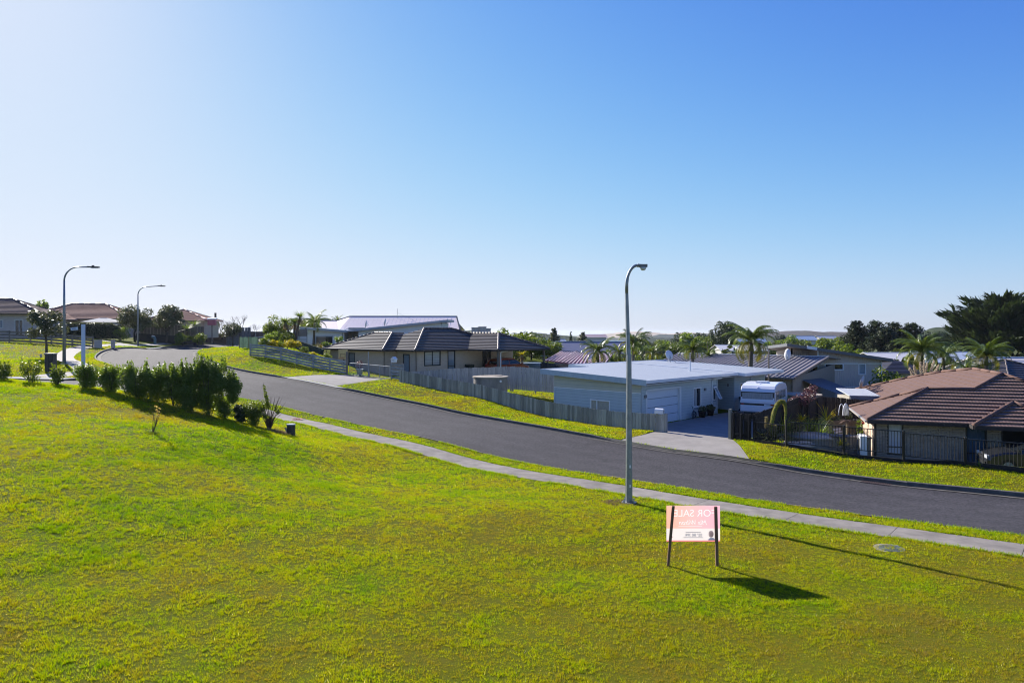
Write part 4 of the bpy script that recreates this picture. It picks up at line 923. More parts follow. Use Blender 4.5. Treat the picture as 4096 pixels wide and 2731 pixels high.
# ---------------------------------------------------------------- blue weatherboard house (right of centre)
C0 = Vector((7.6, 40.2, -5.56))
hb = thing('weatherboard_house', C0, RZ, 'pale blue weatherboard house with flat white metal roof and garage door', 'house')
M_wb = mat('blue_weatherboard', (.46,.53,.56), .6, .3, (.42,.49,.52), 1.5, 5, .8, .06, 30)
M_wall = mat('blue_sheathing', (.30,.38,.44), .7, .2)
M_cream = mat('cream_weatherboard', (.50,.50,.42), .6, .3, (.45,.45,.38), 1.5)
M_wtrim = mat('white_trim', (.74,.77,.80), .45, .4, (.70,.73,.76), 2)
M_gd = mat('garage_panel', (.62,.68,.76), .45, .4, (.58,.64,.73), 1)
M_bfasc = mat('blue_fascia', (.42,.52,.60), .5, .4)
eave = 2.62; rise = .0437
rz = lambda y: eave+.18+rise*(y+.6)          # roof top above (local y = along the road)
# left wall (faces the street), local x=0, from y=6.75 down to y=0: outside must be -x, so walk +y -> p0=(0,6.75), p1=(0,0)
wl_ = Wall(hb, (0,6.75), (0,0), 0, rz(6.75)-.16, rz(0)-.16)
wl_.window(3.0, 4.5, .35, 1.42, M_wtrim, M_glass, mull=(3.5,), curtain=mat('curtain_beige', (.42,.40,.34), .9, .1, (.34,.32,.27), 9)); wl_.build(M_wall)
wl_.boards(.185, M_wb, zs=.0, ze=1.98); wl_.boards(.24, M_cream, zs=2.03, ze=rz(6.75)-.18, lap=.03)
wl_.box(MB(), 0, wl_.L, 0, .04, 1.98, 2.03).build('belt_board', M_wtrim, hb)
for a in (-.0, wl_.L-.1): wl_.box(MB(), a, a+.1, 0, .045, 0, 1.98).build('corner_board', M_wb, hb)
# garage wall, local y=0, x from 0 to 9.2
wg = Wall(hb, (0,0), (9.2,0), 0, eave-.02)
wg.op.append((.55,4.35,0,2.12)); wg.window(6.05, 7.0, .72, 1.98, M_wtrim, M_glass, mull=(6.36,), curtain=None)
wg.window(8.62, 9.02, 1.0, 1.9, M_wtrim, M_glass, fw=.045); wg.build(M_wall); wg.boards(.185, M_wb)
for k in range(4):
    g = wg.box(MB(), .60, 4.30, -.16, -.12, k*.525+.025, (k+1)*.525).build('garage_panel', M_gd, hb)
for c, e, f, g in ((.47,.58,0,2.2),(4.32,4.45,0,2.2),(.47,4.45,2.11,2.2)): wg.box(MB(), c, e, -.16, .05, f, g).build('garage_trim', M_wtrim, hb)
for a in (0, 9.1): wg.box(MB(), a, a+.1, 0, .045, 0, eave-.05).build('corner_board', M_wb, hb)
sash = MB(); 
for f, g, c, e in ((0,.05,0,.4),(.85,.9,0,.4),(0,.9,0,.05),(0,.9,.35,.4)): sash.box(c, e, -.02, .02, -g, -f)
sash = sash.build('open_sash', M_wtrim, hb); q = wg.P(8.62, .05, 1.9); sash.location = q; sash.rotation_euler = (R(-28), 0, 0)
MB().box(.05,.35,-.006,.006,-.85,-.05).build('pane', M_glassb, sash)
MB().tube([(8.35,-.07,0),(8.35,-.07,2.35),(8.45,-.2,2.45),(8.9,-.45,2.5),(9.05,-.5,2.6)], .045, 8).build('downpipe', M_wtrim, hb)
for a in (.28, 7.35): wg.box(MB(), a, a+.22, .02, .09, 1.72, 1.9).build('wall_lamp', mat('lamp_grey', (.2,.2,.21), .5, .4), hb)
# alcove + wing
wa = Wall(hb, (11.64,3.0), (11.64,0), 0, eave-.02); wa.build(M_wall); wa.boards(.185, M_wb); wa.box(MB(), 2.55, 2.65, .02, .09, 1.75, 1.95).build('wall_lamp', MATS['lamp_grey'], hb)
wab = Wall(hb, (9.2,3.0), (11.64,3.0), 0, eave-.02); wab.build(M_wall); wab.boards(.185, M_wb)
Wall(hb, (9.2,0.0), (9.2,3.0), 0, eave-.02).build(M_wall)
ww = Wall(hb, (11.64,0), (16.7,0), 0, eave-.02); ww.window(12.55-11.64, 13.6-11.64, 1.05, 1.95, M_wtrim, M_glass, mull=(1.42,)); ww.window(14.9-11.64, 16.0-11.64, 1.05, 1.95, M_wtrim, M_glass, mull=(3.9,)); ww.build(M_wall); ww.boards(.185, M_wb)
sash2 = ww.box(MB(), 3.9, 4.3, .05, .09, 1.08, 1.92).build('open_sash', M_wtrim, hb)
ww.box(MB(), 0, .11, 0, .045, 0, eave-.05).build('corner_board', M_wb, hb)
MB().tube([(14.2,-.07,.3),(14.2,-.07,2.3),(14.5,-.4,2.5)], .045, 8).build('downpipe', M_wtrim, hb)
we = Wall(hb, (16.7,0), (16.7,9), 0, eave-.05); we.build(M_wall); we.boards(.185, M_wb, zs=1.2)
for p, q in (((16.7,9),(4.8,9)), ((4.8,9),(4.8,6.75)), ((4.8,6.75),(0,6.75))): Wall(hb, p, q, 0, 2.9).build(M_wall)
# roof sheets
M_roofw = corr_mat('white_roof_sheet', (.42,.46,.51), (.38,.42,.47), (1,0,0), 38.0, .6, .7)
def roofplate(poly, name='roof_sheet', th=.06, m=None):
    mb = MB(); top = [(x, y, rz(y)) for x, y in poly]; return mb.prism(top, (0,0,-th)).build(name, m or M_roofw, hb)
roofplate([(-.35,-.6),(4.8,-.6),(4.8,7.65),(-.35,7.65)]); roofplate([(4.802,-.6),(11,-.6),(11,9.5),(4.802,9.5)]); roofplate([(11.002,-1.15),(17.35,-1.15),(17.35,9.5),(11.002,9.5)])
def fascia(p, q, h=.22, up=.03, m=None):
    a = Vector((p[0],p[1],rz(p[1]))); b_ = Vector((q[0],q[1],rz(q[1]))); mb = MB(); d = (b_-a).normalized(); nn = Vector((d.y,-d.x,0))*.035
    mb.add([a+Vector((0,0,up)), b_+Vector((0,0,up)), b_+Vector((0,0,-h)), a+Vector((0,0,-h)), a+nn+Vector((0,0,up)), b_+nn+Vector((0,0,up)), b_+nn+Vector((0,0,-h)), a+nn+Vector((0,0,-h))], [(0,1,2,3),(7,6,5,4),(0,4,5,1),(3,2,6,7),(0,3,7,4),(1,5,6,2)]).build('fascia', m or M_bfasc, hb)
fascia((-.35,7.65),(-.35,-.6), .30, .035); fascia((-.39,-.6),(11.0,-.6), .17, .01, M_wtrim); fascia((11.0,-1.15),(17.35,-1.15), .19, .01, M_wtrim); fascia((11.0,-.6),(11.0,-1.15), .19, .01, M_wtrim); fascia((17.35,-1.15),(17.35,9.5), .2, .02, M_wtrim)
fascia((4.8,9.5),(4.8,7.65), .25, .03, M_wtrim); fascia((17.35,9.5),(4.8,9.5), .2, .03, M_wtrim); fascia((4.8,7.65),(-.35,7.65), .2, .03, M_wtrim)
mb = MB(); mb.bar((11,-.6,rz(-.6)+.02),(11,9.5,rz(9.5)+.02), .16, .03).build('roof_flashing', M_wtrim, hb)
MB().prism([(-.3,-.55,eave-.08),(11,-.55,eave-.08),(11,.0,eave-.08),(-.3,0,eave-.08)], (0,0,.03)).build('soffit', M_wtrim, hb)
MB().prism([(11,-1.1,eave-.08),(17.3,-1.1,eave-.08),(17.3,0,eave-.08),(11,0,eave-.08)], (0,0,.03)).build('soffit', M_wtrim, hb)
MB().prism([(9.2,0,eave-.07),(11.64,0,eave-.07),(11.64,3,eave-.07),(9.2,3,eave-.07)], (0,0,.03)).build('soffit', M_wtrim, hb)
MB().lathe([(.06,0),(.06,.62),(.075,.62),(.075,.68)], 10, (8.9,1.9)).build('vent_pipe', M_wtrim, hb).location.z = rz(1.9)
ex = Vector((A_.x, A_.y, 0)); ey = B_
def hbw(x, y, z): q = C0+ex*x+ey*y; return (q.x, q.y, C0.z+z)
dd = dish(hbw(15.6,7.6,rz(7.6)), R(200), .42, 'satellite dish on tripod legs on the white roof', 20, .55); 
for a in range(3): MB().tube([(0,.06,.4),(.45*math.cos(a*2.09+.5),.06+.45*math.sin(a*2.09+.5),0)], .015, 5).build('leg', M_galv, dd)
# pots and hose by the garage wall
def pot(x, y, r, h, lab, seed, m, mp, lv=.12):
    q = hbw(x, y, 0); t = thing('plant_pot', (q[0], q[1], G(q[0], q[1])+.01), 0, lab, 'plant pot')
    MB().lathe([(r*.72,0),(r,h),(r*1.06,h),(r*1.06,h*.9),(r*.9,h*.88)], 16).build('pot', mp, t, True)
    link('leaves', foliage('leaves', [(0,0,h*1.35,r*1.1,r*1.1,h*.5),(r*.5,0,h*1.2,r*.7,r*.7,h*.4)], 240, lv, m, seed, 1.8), t)
M_pot = mat('pot_dark', (.04,.032,.03), .7, .3)
pot(6.35,-.45,.26,.42,'dark pot with a bushy succulent under the garage wall window',11,M_leafg,M_pot); pot(7.65,-.35,.25,.40,'dark pot with a few broad leaves nearest the white downpipe',12,M_leafg,M_pot,.16)
q = hbw(5.45,-.4,0); t = thing('hose_reel', (q[0], q[1], G(q[0], q[1])), RZ, 'dark hose reel with upright handle against the garage wall', 'hose reel')
M_hose = mat('hose_blue', (.03,.05,.08), .5, .4)
for k in range(4): 
    a_ = np.linspace(0, 6.283, 21); MB().tube([((.17+.022*k)*math.cos(a), (k-1.5)*.035, .28+(.17+.022*k)*math.sin(a)) for a in a_], .016, 5, False).build('hose_coil', M_hose, t)
MB().tube([(0,-.12,.28),(0,.12,.28)], .05, 8).build('hub', M_galv, t); MB().tube([(-.2,.0,.0),(-.1,0,.5),(-.28,0,.82),(-.36,0,.84)], .016, 5).build('handle', M_alu, t); MB().tube([(-.22,-.12,.02),(.22,-.12,.02),(.22,.12,.02),(-.22,.12,.02)], .014, 5).build('stand', M_galv, t)
q = hbw(.15,-1.05,0); t = thing('plant_pot', (q[0], q[1], G(q[0],q[1])), 0, 'small brown empty pot at the end of the paling fence', 'plant pot'); MB().lathe([(.1,0),(.14,.24),(.16,.24),(.16,.3),(.12,.28)], 14).build('pot', mat('terracotta', (.18,.09,.06), .8, .2), t, True)
# oval lawn patch in the drive: low kerbless bed
q = hbw(10.4,-2.4,0); rr = []
for a in np.linspace(0, 6.283, 30)[:-1]:
    x, y = 10.6+2.2*math.cos(a), -2.3+.75*math.sin(a)*(1 if math.sin(a) > 0 else .8); w = hbw(x, y, 0); rr.append((w[0], w[1], G(w[0], w[1])+.012))
o = MB().poly(rr).build('lawn_patch', M_ground); o.data.attributes.new('patch', 'FLOAT', 'POINT'); tag(o, kind='structure')

# ---------------------------------------------------------------- caravan
cx = Vector((.53,.848,0)).normalized(); cl_ = Vector((14.75,44.1,0)); zc = G(15.8,43.8)
t = thing('caravan', (cl_.x, cl_.y, zc), math.atan2(cx.y, cx.x)-math.pi/2, 'white retro caravan parked beside the blue house', 'caravan')   # local x across (right), y forward
Wc, Lc = 2.12, 4.2; M_cv = mat('caravan_white', (.74,.76,.80), .3, .5, (.70,.72,.77), 1, coat=.3); M_cvd = mat('caravan_black', (.012,.012,.014), .3, .5)
prof = [(.0,.55),(-.10,.62),(-.12,.95),(-.02,1.30),(.02,1.86),(.10,2.06),(.28,2.22),(.7,2.32),(1.6,2.40),(2.8,2.36),(3.7,2.22),(4.0,2.02),(4.1,1.7),(4.2,1.2),(4.1,.6),(3.9,.5)]
body = MB(); ins = .06; n = len(prof); 
rings = []
for xx, sc in ((0,.0), (.05,1), (Wc-.05,1), (Wc,.0)):
    rings.append([(xx, y+(0.04 if (sc == 0 and y < 1) else (-.04 if sc == 0 and y > 3 else 0)), z-(.05 if (sc == 0 and z > 2) else 0)) for y, z in prof])
vs = [p for r_ in rings for p in r_]
body.add(vs, [(i*n+k, i*n+(k+1)%n, (i+1)*n+(k+1)%n, (i+1)*n+k) for i in range(3) for k in range(n)]+[tuple(range(n-1,-1,-1)), tuple(range(3*n, 4*n))]).build('body', M_cv, t)
MB().add([(.03,-.012,1.33),(Wc-.03,-.012,1.33),(Wc-.03,.008,1.85),(.03,.008,1.85),(.03,.05,1.33),(Wc-.03,.05,1.33),(Wc-.03,.06,1.85),(.03,.06,1.85)], [(0,1,2,3),(7,6,5,4),(0,4,5,1),(3,2,6,7),(0,3,7,4),(1,5,6,2)]).build('rear_window_surround', M_cvd, t)
rw = MB().add([(.12,-.02,1.40),(Wc-.12,-.02,1.40),(Wc-.12,.0,1.79),(.12,.0,1.79)], [(0,1,2,3)]).build('rear_window', mat('caravan_curtain', (.36,.37,.38), .25, .5, (.20,.21,.22), 7, stretch=(3,1,.4)), t)
MB().box(.0,Wc,-.075,-.03,1.19,1.28).build('bumper_band', M_cv, t); MB().box(.0,Wc,-.13,-.09,1.02,1.13).build('dark_stripe', M_cvd, t)
MB().box(.06,.26,-.14,-.125,1.03,1.12).build('tail_light', mat('red_lens', (.35,.03,.02), .3, .5), t); MB().box(Wc-.28,Wc-.06,-.14,-.125,1.03,1.12).build('tail_light', MATS['red_lens'], t)
pn = MB().box(1.5,1.9,-.14,-.128,1.0,1.11).build('number_plate', M_white, t); o = link('lettering', textmesh('Z1478', .09, M_black), pn); o.rotation_euler = (R(90),0,0); o.location = (1.7,-.141,1.02)
for a, b_ in ((.35,1.25),(1.4,2.35),(2.5,3.4)): MB().box(Wc-.005,Wc+.018,a,b_,1.36,1.84).build('side_window', mat('caravan_side_glass', (.30,.31,.30), .15, .5, (.12,.12,.12), 3), t)
for a, b_ in ((.35,1.25),(1.4,2.35),(2.5,3.4)): MB().box(-.018,.005,a,b_,1.36,1.84).build('side_window', M_glass, t)
MB().box(Wc-.0,Wc+.02,.0,4.1,1.86,1.90).build('side_trim', M_galv, t)
for yy in (1.1,): 
    hh = MB().box(.7,1.4,yy,yy+.7,2.36,2.46).build('roof_hatch', M_cv, t)
MB().bar((1.05,.1,2.10),(1.05,.9,2.38), .05, .05).build('roof_seam', M_cv, t)
for sx_ in (.12, Wc-.12):
    wh = MB().tube([(sx_-.1,2.2,.33),(sx_+.1,2.2,.33)], .33, 18).build('wheel', M_black, t); MB().tube([(sx_-.105,2.2,.33),(sx_+.105,2.2,.33)], .19, 14).build('rim', M_galv, wh)
MB().box(.2,Wc-.2,.1,3.9,.42,.56).build('chassis', M_alu, t); MB().bar((Wc/2,4.0,.48),(Wc/2,5.2,.45), .1, .1).build('drawbar', M_alu, t)
for sx_ in (.25, Wc-.25):
    for yy in (.25, 3.7): MB().bar((sx_,yy,.5),(sx_,yy,0), .05, .05, (0,1,0)).build('corner_steady', M_galv, t)
# wheelie bin behind the caravan corner
q = hbw(12.2,-.6,0); t = thing('wheelie_bin', (q[0],q[1],G(q[0],q[1])), RZ, 'black wheelie bin between the caravan and the blue house', 'bin')
def bin_(t, m):
    MB().add([(-.22,-.25,.05),(.22,-.25,.05),(.22,.2,.05),(-.22,.2,.05),(-.29,-.36,.95),(.29,-.36,.95),(.29,.32,.95),(-.29,.32,.95)], [(3,2,1,0),(4,5,6,7),(0,1,5,4),(1,2,6,5),(2,3,7,6),(3,0,4,7)]).build('body', m, t)
    MB().add([(-.31,-.38,.95),(.31,-.38,.95),(.31,.36,.95),(-.31,.36,.95),(-.27,-.3,1.03),(.27,-.3,1.03),(.29,.34,1.06),(-.29,.34,1.06)], [(3,2,1,0),(4,5,6,7),(0,1,5,4),(1,2,6,5),(2,3,7,6),(3,0,4,7)]).build('lid', m, t)
    for s in (-1,1): MB().tube([(s*.2,.28,.1),(s*.27,.28,.1)], .1, 12).build('wheel', M_black, t)
    MB().tube([(-.25,.40,.98),(.25,.40,.98)], .018, 6).build('handle', M_black, t)
bin_(t, M_black)
# ---------------------------------------------------------------- brown-roofed brick house with carport (centre)
def roofset(root, faces, zE, pitch, m, course, lift, ridges, rm, rr=.09):
    """faces: list of (plan polygon with 'rise distance' per vertex)"""
    for poly in faces: tiled_face(root, [(x, y, zE+pitch*r) for x, y, r in poly], m, course, lift)
    for a, b_ in ridges: ridge(root, (a[0],a[1],zE+pitch*a[2]+.03), (b_[0],b_[1],zE+pitch*b_[2]+.03), rm, rr)
def tile_mat(name, c1, c2, rough=.55, ribf=0.0, ax=(1,0,0)):
    m = mat(name, c1, rough, .4, c2, 1.7, 8, 1.0, .25, 40) if not ribf else None
    if ribf: m = corr_mat(name, c1, c2, ax, ribf, rough, .15)
    return m
OB = Vector((-11.75, 62.0, -4.05))
hB = thing('brick_house', OB, RZ, 'tan brick house with dark brown tiled hip roof and open carport', 'house')
M_tB = tile_mat('tile_dark_brown', (.075,.060,.055), (.045,.036,.034), .5); M_rB = mat('ridge_dark', (.15,.115,.10), .5, .4, (.09,.07,.065), 5)
M_bB = brick_mat('brick_tan', (.56,.45,.36), (.49,.40,.31), (.36,.31,.26)); M_dk = mat('deck_dark', (.05,.042,.04), .8, .2)
zE = 2.48; pt = .42
F = [[(0,10.5,0),(0,0,0),(3.76,3.76,3.76),(3.76,6.74,3.76)], [(0,0,0),(1.43,0,0),(5.19,3.76,3.76),(3.76,3.76,3.76)], [(1.43,0,0),(1.43,-2.93,0),(6.18,1.82,4.75),(4.715,3.285,3.285)],
     [(1.43,-2.93,0),(7.77,-2.93,0),(11.15,.45,3.38),(9.78,1.82,4.75),(6.18,1.82,4.75)], [(14.53,6.57,0),(1.43,6.57,0),(6.18,1.82,4.75),(9.78,1.82,4.75)], [(14.53,-2.9,0),(14.53,6.57,0),(9.78,1.82,4.75),(11.0,.5,3.5)],
     [(7.77,-2.93,0),(7.77,-7.04,0),(11.37,-3.44,3.6),(11.37,.67,3.6)], [(7.77,-7.04,0),(14.97,-7.04,0),(11.37,-3.44,3.6)], [(14.97,-7.04,0),(14.97,-2.93,0),(11.37,.67,3.6),(11.37,-3.44,3.6)], [(7.5,10.5,0),(0,10.5,0),(3.76,6.74,3.76)]]
roofset(hB, F, zE, pt, M_tB, .36, .055, [((0,0,0),(3.76,3.76,3.76)),((3.76,3.76,3.76),(3.76,6.74,3.76)),((0,10.5,0),(3.76,6.74,3.76)),((1.43,-2.93,0),(6.18,1.82,4.75)),((6.18,1.82,4.75),(9.78,1.82,4.75)),((9.78,1.82,4.75),(11.2,.4,3.5)),((7.77,-7.04,0),(11.37,-3.44,3.6)),((11.37,-3.44,3.6),(11.37,.67,3.6)),((14.97,-7.04,0),(11.37,-3.44,3.6))], M_rB)
for q in ([(0.02,0.02),(7.5,.02),(7.5,10.45),(.02,10.45)], [(1.45,-2.91),(14.5,-2.91),(14.5,0.0),(1.45,0.0)], [(7.79,-7.02),(14.95,-7.02),(14.95,-2.95),(7.79,-2.95)]): soffit_slab(hB, [(x,y,zE-.06) for x, y in q], M_dk, .03, 'soffit')
for a, b_ in (((0,10.5),(0,0)),((0,0),(1.43,0)),((1.43,0),(1.43,-2.93)),((1.43,-2.93),(7.77,-2.93)),((7.77,-2.93),(7.77,-7.04)),((7.77,-7.04),(14.97,-7.04)),((14.97,-7.04),(14.97,-2.93))): gutter(hB, (a[0],a[1],zE-.03), (b_[0],b_[1],zE-.03), M_dk, .11, .15)
w = Wall(hB, (.55,9.9), (.55,.55), 0, zE-.05); w.window(9.9-6.5, 9.9-5.4, 0, 2.1, M_alu, mat('door_grey', (.16,.18,.20), .5, .3), name='side_door'); w.build(M_bB)
w = Wall(hB, (.55,.55), (1.98,.55), 0, zE-.05); w.build(M_bB)
w = Wall(hB, (1.98,.55), (1.98,-2.38), 0, zE-.05); w.window(.55+.45, .55+1.4, .45, 2.1, M_alu, mat('frosted_glass', (.22,.27,.32), .2, .4), fw=.07); w.build(M_bB)
w = Wall(hB, (1.98,-2.38), (14.5,-2.38), 0, zE-.05); o = 1.98
w.window(2.9-o, 4.8-o, 1.05, 2.38, M_alu, M_glass, mull=(3.85-o,), fw=.075, curtain=mat('venetian_blind', (.30,.29,.27), .7, .3, (.50,.50,.50), 1.3, stretch=(.2,.2,6), contrast=2))
w.window(5.7-o, 6.6-o, .05, 2.38, M_alu, M_glassb, bars=(.95,), fw=.075); w.window(10.2-o, 11.3-o, 0, 2.35, M_alu, M_glass, bars=(.8,1.5), mull=(10.75-o,), fw=.08, name='front_door'); w.build(M_bB)
Wall(hB, (14.5,-2.38), (14.5,6.0), 0, zE-.05).build(M_bB); Wall(hB, (14.5,6.0), (7,6.0), 0, zE-.05).build(M_bB); Wall(hB, (7,6.0), (7,9.9), 0, zE-.05).build(M_bB); Wall(hB, (7,9.9), (.55,9.9), 0, zE-.05).build(M_bB)
for x, y in ((8.14,-6.7),(14.45,-6.7)): MB().box(x-.09,x+.09,y-.09,y+.09,0,zE-.1).build('carport_post', mat('post_taupe', (.17,.15,.13), .8, .2), hB)
MB().tube([(8.4,-6.75,0),(8.4,-6.75,2.2),(8.5,-6.8,2.32),(9.1,-7.0,2.38),(9.1,-7.0,2.48)], .05, 8).build('downpipe', M_white, hB)
MB().box(13.9,15.0,-6.75,-6.65,1.75,1.82).build('clothes_rack', mat('rack_green', (.06,.14,.13), .5, .3), hB)
MB().box(-.2,.02,0,.02,0,.01).build('eave_light', M_black, hB).location = (6.9,-2.6,2.2)
soffit_slab(hB, [(8.0,-7.0,.02),(15,-7,.02),(15,-2.4,.02),(8.0,-2.4,.02)], M_conc, .4, 'carport_slab')
def hBw(x, y, z=0): q = OB+A_*x+B_*y; return (q.x, q.y, OB.z+z)
# basketball hoop
q = at(1372,1417,61.2); t = thing('basketball_hoop', (q.x, q.y, G(q.x,q.y)), -.3, 'yellow backed basketball hoop standing by the brick house corner', 'basketball hoop'); hz = q.z-G(q.x,q.y)
MB().tube([(0,.15,0),(0,.15,hz)], .05, 8).build('pole', M_alu, t); b_ = MB().box(-.45,.45,-.03,.03,hz-.42,hz+.42).build('backboard', mat('backboard_yellow', (.62,.47,.20), .5, .3), t)
for x0,x1,z0,z1 in ((-.25,.25,.02,.06),(-.25,.25,-.3,-.26),(-.25,-.21,-.3,.06),(.21,.25,-.3,.06)): MB().box(x0,x1,-.045,-.03,hz+z0,hz+z1).build('marking', mat('backboard_line', (.25,.17,.06), .5, .3), b_)
MB().tube([(.23*math.cos(a),-.28+.23*math.sin(a),hz-.3) for a in np.linspace(0,6.28,17)], .015, 5, False).build('rim', mat('rim_red', (.4,.08,.05), .5, .4), t)
# bin by the house wall
q = hBw(8.0,-2.9); t = thing('wheelie_bin', q, RZ, 'dark green wheelie bin against the tan brick wall behind the fence', 'bin'); bin_(t, mat('bin_green', (.02,.035,.025), .5, .4))
t = thing('flax_plant', hBw(2.4,-3.6), 0, 'small pale green spiky plant behind the paling fence corner', 'plant')
def spiky(n, L, wd, m, seed, up=.6, droop=.5, base=(0,0,0), R0=0.0, name='leaves'):
    """rosette of strap leaves: each leaf a bent strip of 3 quads"""
    rng = np.random.default_rng(seed); V = []; A = []
    for k in range(n):
        a = rng.uniform(0, 6.283); e = rng.uniform(up-.45, up+.5); l = L*rng.uniform(.65, 1.15); d = np.array([math.cos(a)*math.cos(e), math.sin(a)*math.cos(e), math.sin(e)]); s = np.array([-math.sin(a), math.cos(a), 0]); p = np.array(base)+d*R0
        pts = []; q = p.copy()
        for j in range(4):
            f = j/3; pts.append((q.copy(), wd*(1-.9*f**1.5)*(1 if j else .6))); d = d+np.array([0,0,-droop*.33]); d /= np.linalg.norm(d); q = q+d*l/3
        for j in range(3):
            (p0,w0),(p1,w1) = pts[j], pts[j+1]; V += [p0-s*w0/2, p0+s*w0/2, p1+s*w1/2, p1-s*w1/2]; A.append(rng.uniform(0,1))
    V = np.array(V); return npmesh(name, V, np.arange(len(V), dtype=np.int32).reshape(-1,4), m, {'rnd': A})
link('leaves', spiky(40, 1.0, .06, M_leafy, 2, .9, .5), t)
# round concrete water tank between the fences
M_tank = mat('tank_concrete', (.30,.28,.25), .85, .2, (.17,.16,.145), 1.6, 9, 1.3, .3, 30, stretch=(1,1,.5)); M_lid = mat('tank_lid', (.42,.36,.28), .85, .2, (.30,.26,.21), 1.5, 8, 1.2, .2)
def tank(x, y, r, zt, zb, label, m=M_tank, ml=M_lid):
    t = thing('water_tank', (x, y, zb), 0, label, 'water tank'); h = zt-zb
    MB().lathe([(r,-.3),(r,h-.12)], 40).build('drum', m, t, False); MB().lathe([(r*.97,h-.16),(r*1.06,h-.12),(r*1.06,h-.05),(r*.5,h+.0),(.05,h+.01)], 40).build('lid', ml, t)
    MB().tube([(r*.6,-r*.82,h-.35),(r*.62,-r*.86,h-.35)], .08, 10).build('overflow', M_white, t); MB().lathe([(.3,h),(.3,h+.04)], 20, (r*.45,0)).build('manhole', ml, t)
q = at(1962,1502,50.4); tank(q.x, q.y, 1.25, q.z, G(q.x,q.y), 'round concrete water tank between the two grey fences')

# ---------------------------------------------------------------- cars
def car(name, loc, rz, label, col, dark=(.012,.013,.015), L=4.45, Wd=1.82, Hh=1.62, suv=True):
    """side profile lofted across the width with tumblehome; local x forward"""
    t = thing(name, loc, rz, label, 'car'); mp = mat(name+'_paint'+str(col), col, .3, .5, tuple(c*.92 for c in col), 1, coat=.6); mg = glassmat('car_glass', (.015,.02,.025), .05); mk = mat('car_trim', dark, .5, .4)
    low = [(-2.15,.32),(-2.22,.6),(-2.18,.98),(-2.0,1.02),(.95,1.0),(1.55,.95),(2.08,.80),(2.2,.6),(2.18,.34)]
    top = [(-2.02,1.0),(-1.86,1.36),(-1.55,Hh-.06),(-.9,Hh),(-.1,Hh-.01),(.25,Hh-.08),(1.12,1.0)] if suv else [(-1.75,.98),(-1.2,1.32),(-.8,Hh-.02),(-.2,Hh),(.25,Hh-.1),(1.15,.98)]
    def loft(prof, rows):
        mb = MB(); n = len(prof); vs = []
        for yy, ins in rows: vs += [(x*(1-ins*.12), yy, .32+(z-.32)*(1-ins*.18)) if ins else (x, yy, z) for x, z in prof]
        return mb.add(vs, [(i*n+k, i*n+(k+1)%n, (i+1)*n+(k+1)%n, (i+1)*n+k) for i in range(len(rows)-1) for k in range(n)]+[tuple(range(n-1,-1,-1)), tuple(range((len(rows)-1)*n, len(rows)*n))])
    hw = Wd/2
    loft(low, [(-hw,.5),(-hw+.06,0),(hw-.06,0),(hw,.5)]).build('body', mp, t)
    mb = MB(); n = len(top); vs = []
    for sgn in (-1, 1):
        for x, z in top: vs.append((x, sgn*(hw-.05-.20*(z-1.0)/(Hh-1.0)), z))
    mb.add(vs, [(k, (k+1)%n, n+(k+1)%n, n+k) for k in range(n)]+[tuple(range(n-1,-1,-1)), tuple(range(n, 2*n))]).build('cabin', mp, t)
    def yz(z, o=.006): return hw-.05-.20*(z-1.0)/(Hh-1.0)+o
    zt = Hh-.16
    for sgn in (-1, 1):
        for (x0,x1,x2,x3) in (((-1.72,-.62,-.62,-1.45),(-.54,.98,.30,-.54)) if suv else ((-1.45,-.5,-.5,-1.05),(-.42,1.0,.28,-.42))):
            MB().poly([(x0,sgn*yz(1.04),1.04),(x1,sgn*yz(1.04),1.04),(x2,sgn*yz(zt),zt),(x3,sgn*yz(zt),zt)]).build('side_window', mg, t)
        MB().cbox((1.0,sgn*(hw+.09),1.08), (.12,.2,.14)).build('mirror', mp, t); MB().cbox((.0,sgn*(hw+.01),.86), (.18,.03,.03)).build('door_handle', M_galv, t); MB().cbox((-1.1,sgn*(hw+.01),.86), (.18,.03,.03)).build('door_handle', M_galv, t)
        MB().cbox((2.08,sgn*.62,.72), (.2,.36,.14)).build('headlight', mat('lamp_clear', (.6,.62,.65), .15, .6), t); MB().cbox((-2.16,sgn*.68,.95), (.14,.3,.2)).build('tail_light', MATS['red_lens'], t)
        for xw in (-1.35,1.38):
            wh = MB().tube([(xw,sgn*(hw-.2),.34),(xw,sgn*(hw+.01),.34)], .34, 20).build('wheel', M_black, t); MB().tube([(xw,sgn*(hw-.01),.34),(xw,sgn*(hw+.02),.34)], .21, 12).build('rim', M_galv, wh)
    a, b_ = top[-1], top[-2]; s = lambda f: (a[0]+(b_[0]-a[0])*f, a[1]+(b_[1]-a[1])*f)
    ws = [(s(.08)[0]+.02,-yz(1.0,-.1),s(.08)[1]+.02),(s(.08)[0]+.02,yz(1.0,-.1),s(.08)[1]+.02),(s(.93)[0]+.02,yz(s(.93)[1],-.08),s(.93)[1]+.02),(s(.93)[0]+.02,-yz(s(.93)[1],-.08),s(.93)[1]+.02)]
    MB().poly(ws).build('windscreen', mg, t)
    r0, r1 = top[0], top[1]; MB().poly([(r0[0]-.005,-.62,r0[1]+.05),(r0[0]-.005,.62,r0[1]+.05),(r1[0]-.008,.56,r1[1]),(r1[0]-.008,-.56,r1[1])]).build('rear_window', mg, t)
    MB().box(2.1,2.24,-.7,.7,.36,.5).build('bumper', mk, t); MB().box(-2.26,-2.12,-.75,.75,.36,.56).build('bumper', mk, t); MB().box(2.14,2.215,-.4,.4,.58,.72).build('grille', mk, t)
    if suv:
        for sgn in (-1,1): MB().bar((-1.4,sgn*.58,Hh+.04),(.1,sgn*.58,Hh+.03), .03, .03).build('roof_rail', mk, t)
    return t
